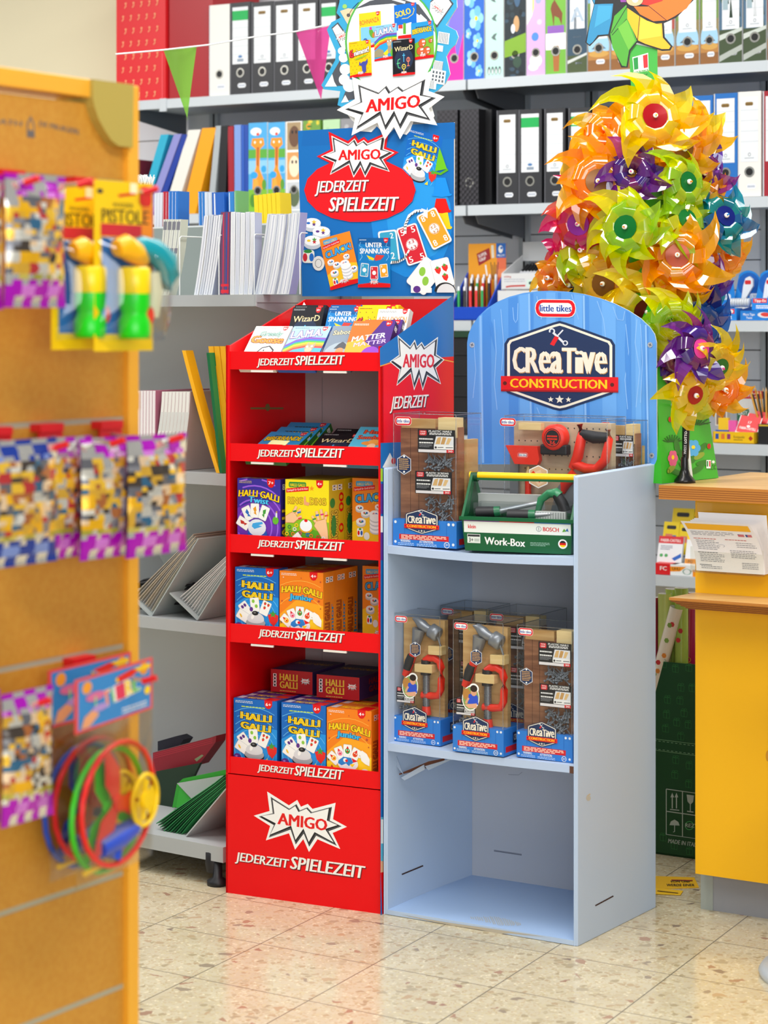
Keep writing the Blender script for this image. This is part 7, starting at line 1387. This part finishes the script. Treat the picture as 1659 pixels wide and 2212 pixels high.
PW = [(1402, 260, 5.32, 98, 'yellow', DR, 'e8c020', 'yellow pinwheel with dark red disc at the very top of the bunch'),
      (1312, 292, 5.40, 74, 'orange', None, 'e8a020', 'orange pinwheel without a disc beside the top yellow one'),
      (1490, 292, 5.40, 74, 'gold', GR_, 'd82a7a', 'golden pinwheel with green disc below the blue binder tops'),
      (1463, 322, 5.34, 80, 'orange', BR_, '2a8ad8', 'orange pinwheel with brown disc and blue pin'),
      (1285, 345, 5.42, 72, 'gold', None, 'e8a020', 'golden pinwheel over the brown disc orange one'),
      (1370, 374, 5.30, 72, 'purple', None, 'd82a8a', 'violet and crimson pinwheel in the middle of the upper bunch'),
      (1295, 398, 5.34, 96, 'orange', BR_, 'f08a1a', 'big orange pinwheel with brown disc facing the black binders'),
      (1465, 396, 5.30, 80, 'lime', GR_, 'f08a1a', 'lime pinwheel with green disc beside the violet one'),
      (1508, 378, 5.38, 74, 'purple', None, 'd82a8a', 'violet pinwheel overlapping the blue binders'),
      (1262, 482, 5.38, 88, 'magenta', PU, 'd82a9a', 'magenta pinwheel with violet disc'),
      (1365, 493, 5.27, 92, 'lime', GR_, 'f08a1a', 'lime pinwheel with upright green disc in the very middle'),
      (1465, 484, 5.30, 82, 'lime', GR_, 'f08a1a', 'lime pinwheel with tilted green disc next to the middle one'),
      (1508, 432, 5.36, 66, 'orange', None, 'f08a1a', 'orange pinwheel between the violet and the teal one'),
      (1550, 478, 5.36, 82, 'teal', NV, '2a8ad8', 'teal pinwheel with navy disc'),
      (1266, 548, 5.40, 84, 'lime', None, 'd82a9a', 'lime pinwheel below the magenta one'),
      (1463, 558, 5.28, 92, 'orange', 'a03a0e', 'f08a1a', 'orange pinwheel with rust disc over the rounded header edge'),
      (1560, 545, 5.42, 66, 'orange', None, 'f08a1a', 'orange pinwheel below the teal one with navy disc'),
      (1395, 560, 5.36, 78, 'gold', None, 'f08a1a', 'golden pinwheel without a disc between two orange ones'),
      (1322, 611, 5.36, 96, 'gold', BR_, 'f08a1a', 'golden pinwheel with brown disc just above the rounded header'),
      (1250, 622, 5.44, 62, 'teal', None, 'd8c02a', 'teal pinwheel cut by the rounded header top'),
      (1196, 604, 5.46, 52, 'orange', None, 'f08a1a', 'small orange pinwheel beside the white marker box'),
      (1222, 560, 5.50, 56, 'magenta', None, 'd82a9a', 'magenta pinwheel peeking out behind the lime ones'),
      (1503, 612, 5.34, 80, 'purple', None, 'e8c020', 'violet pinwheel with a yellow pin beside the correction tapes'),
      (1383, 660, 5.31, 104, 'yellow', '5a0814', 'e8c020', 'large yellow pinwheel with maroon disc on the header curve'),
      (1482, 665, 5.38, 72, 'teal', None, '2a8ad8', 'teal pinwheel under the violet one with the yellow pin'),
      (1494, 755, 5.12, 76, 'purple', 'e0409a', 'd82a8a', 'violet pinwheel with pink disc low on the column'),
      (1505, 705, 5.30, 80, 'blue', None, '2a8ad8', 'blue pinwheel above the pink disc one'),
      (1540, 785, 5.15, 70, 'yellow', GR_, 'd82a8a', 'yellow pinwheel with green disc low beside the shelf'),
      (1484, 848, 5.13, 72, 'yellow', DR, 'e8c020', 'lowest yellow pinwheel with red disc in front of the green column'),
      (1556, 838, 5.34, 60, 'orange', None, 'f08a1a', 'lowest orange pinwheel beside the green column'),
      (1345, 320, 5.44, 80, 'gold', None, 'f08a1a', 'golden pinwheel set deep behind the violet one'), (1425, 430, 5.42, 90, 'yellow', None, 'f08a1a', 'yellow pinwheel set deep in the middle of the bunch'), (1330, 450, 5.42, 90, 'orange', None, 'f08a1a', 'orange pinwheel set deep above the lime ones'), (1410, 620, 5.42, 90, 'orange', None, 'f08a1a', 'orange pinwheel set deep above the maroon disc one'), (1448, 690, 5.22, 74, 'lime', None, 'f08a1a', 'lime pinwheel set deep above the pink disc one'), (1462, 772, 5.24, 56, 'purple', None, 'f08a1a', 'violet pinwheel squeezed between header edge and pink disc one'), (1450, 620, 5.3, 80, 'gold', None, 'f08a1a', 'golden pinwheel set deep beside the rust disc one'), (1420, 340, 5.4, 84, 'gold', None, 'f08a1a', 'golden pinwheel tucked under the topmost yellow one')]
for i, a in enumerate(PW): pinwheel(*a, seed=i)
# ------------------------------------------------------------------ orange slatwall gondola in front
G = Pl((-.3677, 3.2, 0), (.539, .842, 0)); OW = M('dc9a2c', .55); OF = M('f5b030', .45)
go = thing('slatwall_stand', 'orange slatwall stand with yellow frame and olive corner cap', 'display stand', G.o)
zT = G.ab(100, 160)[1]
def opan():
    m, nt, b, N, L = nm('orange_board'); tc = N.new('ShaderNodeTexCoord'); no = N.new('ShaderNodeTexNoise'); no.inputs['Scale'].default_value = 120; r = ramp(N, [(.35, 'c98a2a'), (.65, 'cf9433')]); L.new(tc.outputs['Object'], no.inputs[0]); L.new(no.outputs[0], r.inputs[0]); L.new(r.outputs[0], b.inputs[0]); b.inputs['Roughness'].default_value = .5; return m
OP = opan(); RZ = [G.ab(270, y)[1] for y in (396, 905, 1395, 1885, 2128)]; zz = [.04]+sorted(RZ)+[zT-.03]
mb = MB()
for z0_, z1_ in zip(zz, zz[1:]): mb.box(G, -1.4, -.022, z0_+.004, z1_-.004, -.02, 0, OP)
for z in RZ: mb.box(G, -1.4, -.022, z-.0045, z+.0045, -.02, -.001, M('b0aa92', .5))
d = D(mb, G.off(c=.0002).px); ink = M('6a6460', .6)
d.text('HERATH', -46, 262, 46, 273, 11, ink, .03); d.text('DE PRUIGERL', 84, 272, 172, 291, 11, ink, .03); d.poly([(58, 296), (58, 266), (66, 250), (74, 267), (75, 298)], ink); d.poly([(61, 280), (61, 268), (66, 258), (71, 269), (72, 282)], OP)
mb.build('slat_panel', go)
mb = MB(); mb.box(G, -.024, 0, 0, zT, -.05, .01, OF); mb.build('frame_post', go, label='bright yellow frame post', bev=.002)
mb = MB(); mb.box(G, -1.4, -.024, zT-.026, zT, -.05, .01, OF); mb.build('frame_rail', go, bev=.002)
mb = MB(); g2 = G.off(c=.016); cv = [(201, 171), (289, 183), (287, 319), (256, 315), (241, 303), (228, 284), (214, 259), (204, 230), (201, 212)]
mb.prism(g2, [g2.ab(*p) for p in cv], -.07, 0, M('b8a24a', .5)); mb.build('corner_cap', go, label='olive corner cap')
mb = MB(); lb = G.off(c=-.0); a, b = lb.ab(300, 868); mb.box(G, 0, .028, b-.012, b+.014, -.03, -.012, M('d89a4a', .5)); d = D(mb, lambda x, y, c: G.w(x, y, -.012+c+.0003)); d.rect(.01, b+.003, .02, b+.009, M('4a2a10')); d.rect(.01, b-.009, .02, b-.003, M('4a2a10')); mb.build('latch_block', go)
HR = M('dc1420', .4); ROD = M('c8c8c4', .25, .8)
def hook(px, py, L_h):
    a, b = G.ab(px, py); mb = MB(); mb.box(G, a-.026, a+.022, b-.006, b+.005, 0, .02, HR); mb.box(G, a-.024, a+.024, b-.022, b+.004, .012, .016, HR); o = mb.build('hook_clip', go, label='red hook clip')
    mb = MB(); mb.tube([G.w(a, b-.012, .0), G.w(a, b-.02, L_h*.5), G.w(a, b-.018, L_h)], .003, ROD, 8); mb.build('rod', o)
    mb = MB(); mb.tube([G.w(a-.004, b-.02, L_h-.004), G.w(a+.004, b-.014, L_h+.014)], .0046, HR, 8); mb.build('red_tip', o); return a, b
hook(8, 376, .14); hook(-110, 370, .14); hook(165, 392, .13); hook(92, 922, .13); hook(222, 916, .13); hook(-20, 930, .12); hook(-60, 1470, .12); hook(162, 1424, .13)
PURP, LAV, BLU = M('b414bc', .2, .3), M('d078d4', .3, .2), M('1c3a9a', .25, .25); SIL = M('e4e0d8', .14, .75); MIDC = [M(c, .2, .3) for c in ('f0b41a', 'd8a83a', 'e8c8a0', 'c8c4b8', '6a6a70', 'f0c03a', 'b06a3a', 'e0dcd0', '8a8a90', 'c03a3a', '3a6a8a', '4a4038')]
def foilbag(x0, x1, y0, y1, c, label, main=PURP, lite=LAV, seed=0, roll=0):
    f = G.off(c=c); ym = (y0+y1)/2; a0, a1 = f.ab(x0, ym)[0], f.ab(x1, ym)[0]; xm = (x0+x1)/2; bT, bB = f.ab(xm, y0)[1], f.ab(xm, y1)[1]; w, h = a1-a0, bT-bB; fr = f.off(a0, bB).roll(roll); r = random.Random(seed); NU, NV_ = 14, 24
    mid = {(i, j): r.choice(MIDC[:6]+[SIL]+MIDC) for i in range(9) for j in range(14)}  # silver cells among the print stand in for bright glints on the foil
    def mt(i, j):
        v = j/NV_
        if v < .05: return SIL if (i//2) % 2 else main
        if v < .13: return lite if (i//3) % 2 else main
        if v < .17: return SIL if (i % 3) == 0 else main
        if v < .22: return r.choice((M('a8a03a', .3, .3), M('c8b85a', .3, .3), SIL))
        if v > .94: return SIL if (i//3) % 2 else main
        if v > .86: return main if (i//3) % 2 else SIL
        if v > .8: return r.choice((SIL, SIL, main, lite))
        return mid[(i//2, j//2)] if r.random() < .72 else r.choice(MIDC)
    r2 = random.Random(seed+50); wr = [[r2.uniform(-1, 1) for _ in range(NU+1)] for _ in range(NV_+1)]
    def pt(u, v, sgn):
        e = math.sin(math.pi*min(max(u, .0), 1))**.6*math.sin(math.pi*min(1, max(0, (v-.05)/.9)))**.6 if 0 < v < 1 else 0
        k = wr[round(v*NV_)][round(u*NU)]; pinch = .06*math.sin(math.pi*v)*(u-.5)*-1
        return fr.w((u+pinch)*w, v*h, sgn*(.001+.016*e+.0034*k*(e+.2)))
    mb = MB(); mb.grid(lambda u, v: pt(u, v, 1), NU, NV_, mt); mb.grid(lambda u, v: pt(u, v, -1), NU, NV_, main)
    o = mb.build('foil_bag', loc=fr.w(w/2, h)); return tag(o, label, 'toy bag', 'foil toy bags on the hooks')
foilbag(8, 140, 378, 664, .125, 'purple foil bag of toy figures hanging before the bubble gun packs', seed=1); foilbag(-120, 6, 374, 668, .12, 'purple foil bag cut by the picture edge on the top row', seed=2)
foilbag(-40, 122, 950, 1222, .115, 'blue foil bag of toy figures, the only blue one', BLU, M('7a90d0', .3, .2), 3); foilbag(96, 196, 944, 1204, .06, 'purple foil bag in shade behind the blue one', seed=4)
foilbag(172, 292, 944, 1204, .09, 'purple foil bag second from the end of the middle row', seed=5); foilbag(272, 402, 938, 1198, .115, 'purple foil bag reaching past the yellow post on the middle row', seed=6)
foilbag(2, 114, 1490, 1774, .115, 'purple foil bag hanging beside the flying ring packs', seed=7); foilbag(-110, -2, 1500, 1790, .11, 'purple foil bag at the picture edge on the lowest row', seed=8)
# bubble gun packs
CLR = clear('clear_blister', 'f4f8f8', .08, .06)
def gunpack(x0, x1, y0, y1, c, label):
    f = G.off(c=c); ym = (y0+y1)/2; a0, a1 = f.ab(x0, ym)[0], f.ab(x1, ym)[0]; xm = (x0+x1)/2; bT, bB = f.ab(xm, y0)[1], f.ab(xm, y1)[1]; w, h = a1-a0, bT-bB; fr = f.off(a0, bB)
    t = thing('bubble_gun_pack', label, 'toy pack', fr.w(w/2, h), 0, 'bubble gun packs'); m = lambda x, y, c=0: fr.w(x/100*w, h-y/300*h, c)
    mb = MB(); mb.box(fr, 0, w, 0, h, -.0015, 0, M('f6c800', .4)); d = D(mb, lambda x, y, c: m(x, y, c+.0002))
    d.rect(12, 100, 88, 270, M('1a6ab8', .4)); d.poly([(10, 76), (90, 76), (90, 98), (10, 98)], M('c8202e')); d.rect(80, 40, 100, 190, M('f0861a', .4)); d.text('PISTOLE', 12, 74, 92, 74, 24, M('4a3a0a'), .03); d.text('WASSER', 30, 46, 66, 46, 8, M('6a5a1a')); d.rr(76, 6, 98, 42, 8, M('d82018')); d.line([(40, 26), (70, 20)], 5, M('d82018')); d.rr(4, 16, 14, 24, 3, DK); d.rect(60, 2, 72, 20, M('fff0c0'))
    mb.build('backing_card', t)
    mb = MB(); TL = M('0f9aa8', .25); mb.tube([m(44, 118, .016), m(60, 114, .02), m(80, 122, .022), m(100, 140, .022), m(108, 165, .02), m(104, 190, .018)], [.008, .014, .017, .018, .016, .01], TL, 12); g = mb.build('toy_gun', t, label='teal bubble gun')
    mb = MB(); mb.tube([m(20, 120, .018), m(30, 116, .02), m(50, 128, .02), m(60, 138, .02), m(64, 142, .02)], [.012, .017, .016, .012, .01], M('ffb800', .35), 12); mb.build('nozzle', g)
    mb = MB(); mb.tube([m(84, 160, .014), m(86, 195, .015), m(82, 240, .014)], [.012, .014, .012], M('e8dcb8', .4), 10); mb.build('grip', g)
    bo = Pl(m(46, 278, .022), fr.u); bl = 120/300*h
    mb = MB(); mb.lathe(bo, [(0, 0), (.02, 0), (.022, .006), (.022, .024), (.0185, .032), (.0185, .036), (.0215, .044), (.0215, .062)], M('14d014', .3), 20); dd = D(mb, lambda x, y, c: bo.w(x, y, .0222+c)); b_ = mb.build('bubble_bottle', t, label='green bottle'); 
    mb = MB(); mb.lathe(bo, [(.0215, .0615), (.0225, .063), (.0225, .094), (.02, .098), (0, .098)], M('ffd800', .3), 20); mb.build('cap', b_)
    mb = MB(); q = [bo.w(.0125+.009*math.cos(k*.63)*.8, .032+.012*math.sin(k*.63), .0185+.001*math.cos(k*.63)) for k in range(10)]; mb.add(q, [range(10)], M('d83a20')); mb.build('bottle_label', b_)
    mb = MB(); mb.grid(lambda u, v: m(6+u*112, 100+v*182, .002+.042*math.sin(math.pi*u)**.45*math.sin(math.pi*v)**.35), 12, 14, CLR); mb.build('blister', t, label='clear blister')
gunpack(112, 232, 402, 755, .075, 'yellow bubble gun pack half behind the other one'); gunpack(204, 330, 392, 758, .115, 'yellow bubble gun pack with green bottle reaching past the yellow post')
# flying ring packs
def ringpack(x0, x1, y0, y1, yb, d0, az, label, cols):
    f = Pl(W(x0, y1, d0), (math.cos(math.radians(az)), math.sin(math.radians(az)), 0)); a0, a1 = f.ab(x0, y0)[0], f.ab(x1, y0)[0]; xm = x0; bT, bH, bB = f.ab(xm, y0)[1], f.ab(xm, y1)[1], f.ab(xm, yb)[1]; w = a1-a0; fr = f.off(a0, bB); hh, hT = bH-bB, bT-bB
    t = thing('flying_ring_pack', label, 'toy pack', fr.w(w/2, hT), 0, 'flying ring packs'); hc = hT-hh
    mb = MB(); mb.box(fr, 0, w, hh, hT, -.001, .001, M('e0484a', .4)); d = D(mb, lambda x, y, c: fr.w(x/100*w, hT-y/60*hc, .001+c)); d.rect(3, 3, 97, 57, M('1a86cc', .4)); d.ell(14, 12, 6, 7, M('f09a2a')); d.ell(88, 10, 6, 7, M('f09a2a'))
    for k, (ch, cc) in enumerate(zip('TWIRL', ('f0701c', '5ac02a', 'e0305a', 'f6d020', '5ac02a'))): d.text(ch, 36+k*9.5, 40-k*1.5, 44+k*9.5, 39-k*1.5, 18, M(cc), .05, out=WH, ob=.03)
    d.poly([(6, 56), (10, 44), (24, 36), (28, 46), (16, 56)], M('e8a070')); d.ell(24, 24, 12, 5, M('d86a9a')); d.line([(24, 24), (24, 40)], 2, M('8ad08a')); d.ell(30, 38, 10, 4, M('b090d0')); d.fine(58, 48, 92, 2, 4, 1.6, WH); d.ell(92, 36, 4, 5, YL); d.line([(50, 14), (74, 9), (96, 8)], 5, M('f6c81a')); d.poly([(52, 10), (72, 6), (80, 10), (70, 15), (54, 17)], RD); mb.build('header_card', t, label='blue header card with red border')
    mb = MB(); CB = clear('clear_bag', 'f3f1ec', .09, .12)
    for s in (1, -1): mb.grid(lambda u, v: fr.w((.01+.98*u)*w-.0*v, v*hh, s*(.002+.014*(math.sin(math.pi*u)*math.sin(math.pi*min(1, v*1.02)))**.6)), 8, 12, CB)
    mb.build('clear_bag', t)
    def ringm(cx, cy, rx, ry, cz, col, spokes, nm_, th=.0042):
        mb = MB(); m = M(col, .35); P = [fr.w(cx*w+rx*w*math.cos(q*.2618), cy*hh+ry*hh*math.sin(q*.2618), cz) for q in range(25)]; mb.tube(P, th, m, 6, False); ce = fr.w(cx*w, cy*hh, cz)
        for k in range(spokes):
            q = 1.9+k*2*math.pi/spokes; e = fr.w(cx*w+rx*w*math.cos(q), cy*hh+ry*hh*math.sin(q), cz); dd = e-ce; pe = dd.cross(fr.n).normalized(); L1 = dd.length
            mb.add([ce-pe*.006, ce+dd*.5-pe*.022, ce+dd*.97-pe*.006, ce+dd*.97+pe*.006, ce+dd*.5+pe*.022, ce+pe*.006], [(0, 1, 2, 3, 4, 5)], m)
        mb.tube([ce-fr.n*.003, ce+fr.n*.004], .012, m, 12); mb.build(nm_, t, label=None)
    ringm(.5, .46, .47, .4, .006, cols[0], 3, 'flying_ring'); ringm(.44, .43, .46, .4, -.003, cols[1], 3, 'flying_ring'); ringm(.8, .42, .17, .17, .012, 'f8cc00', 3, 'small_ring', .0035)
    mb = MB(); hm = M(cols[2], .35); mb.tube([fr.w(.28*w, .2*hh, .002), fr.w(.5*w, .22*hh, .002), fr.w(.72*w, .25*hh, .002)], [.013, .017, .013], hm, 10); mb.tube([fr.w(.5*w, .22*hh, .002), fr.w(.45*w, .1*hh, .002)], .012, hm, 10); mb.build('launcher', t)
    mb = MB(); mb.tube([fr.w(.12*w, .08*hh, 0), fr.w(.4*w, .09*hh, 0)], .004, M('f8cc00', .4), 8); mb.build('pull_strip', t)
ringpack(104, 282, 1449, 1575, 1908, 2.98, 62, 'flying ring pack with blue and red rings half behind the other', ('d8141c', '1f4ab8', '1f4ab8')); ringpack(162, 328, 1470, 1588, 1925, 2.89, 68, 'flying ring pack with red and green rings reaching past the yellow post', ('e82018', '3ac01a', '1f4ac0'))
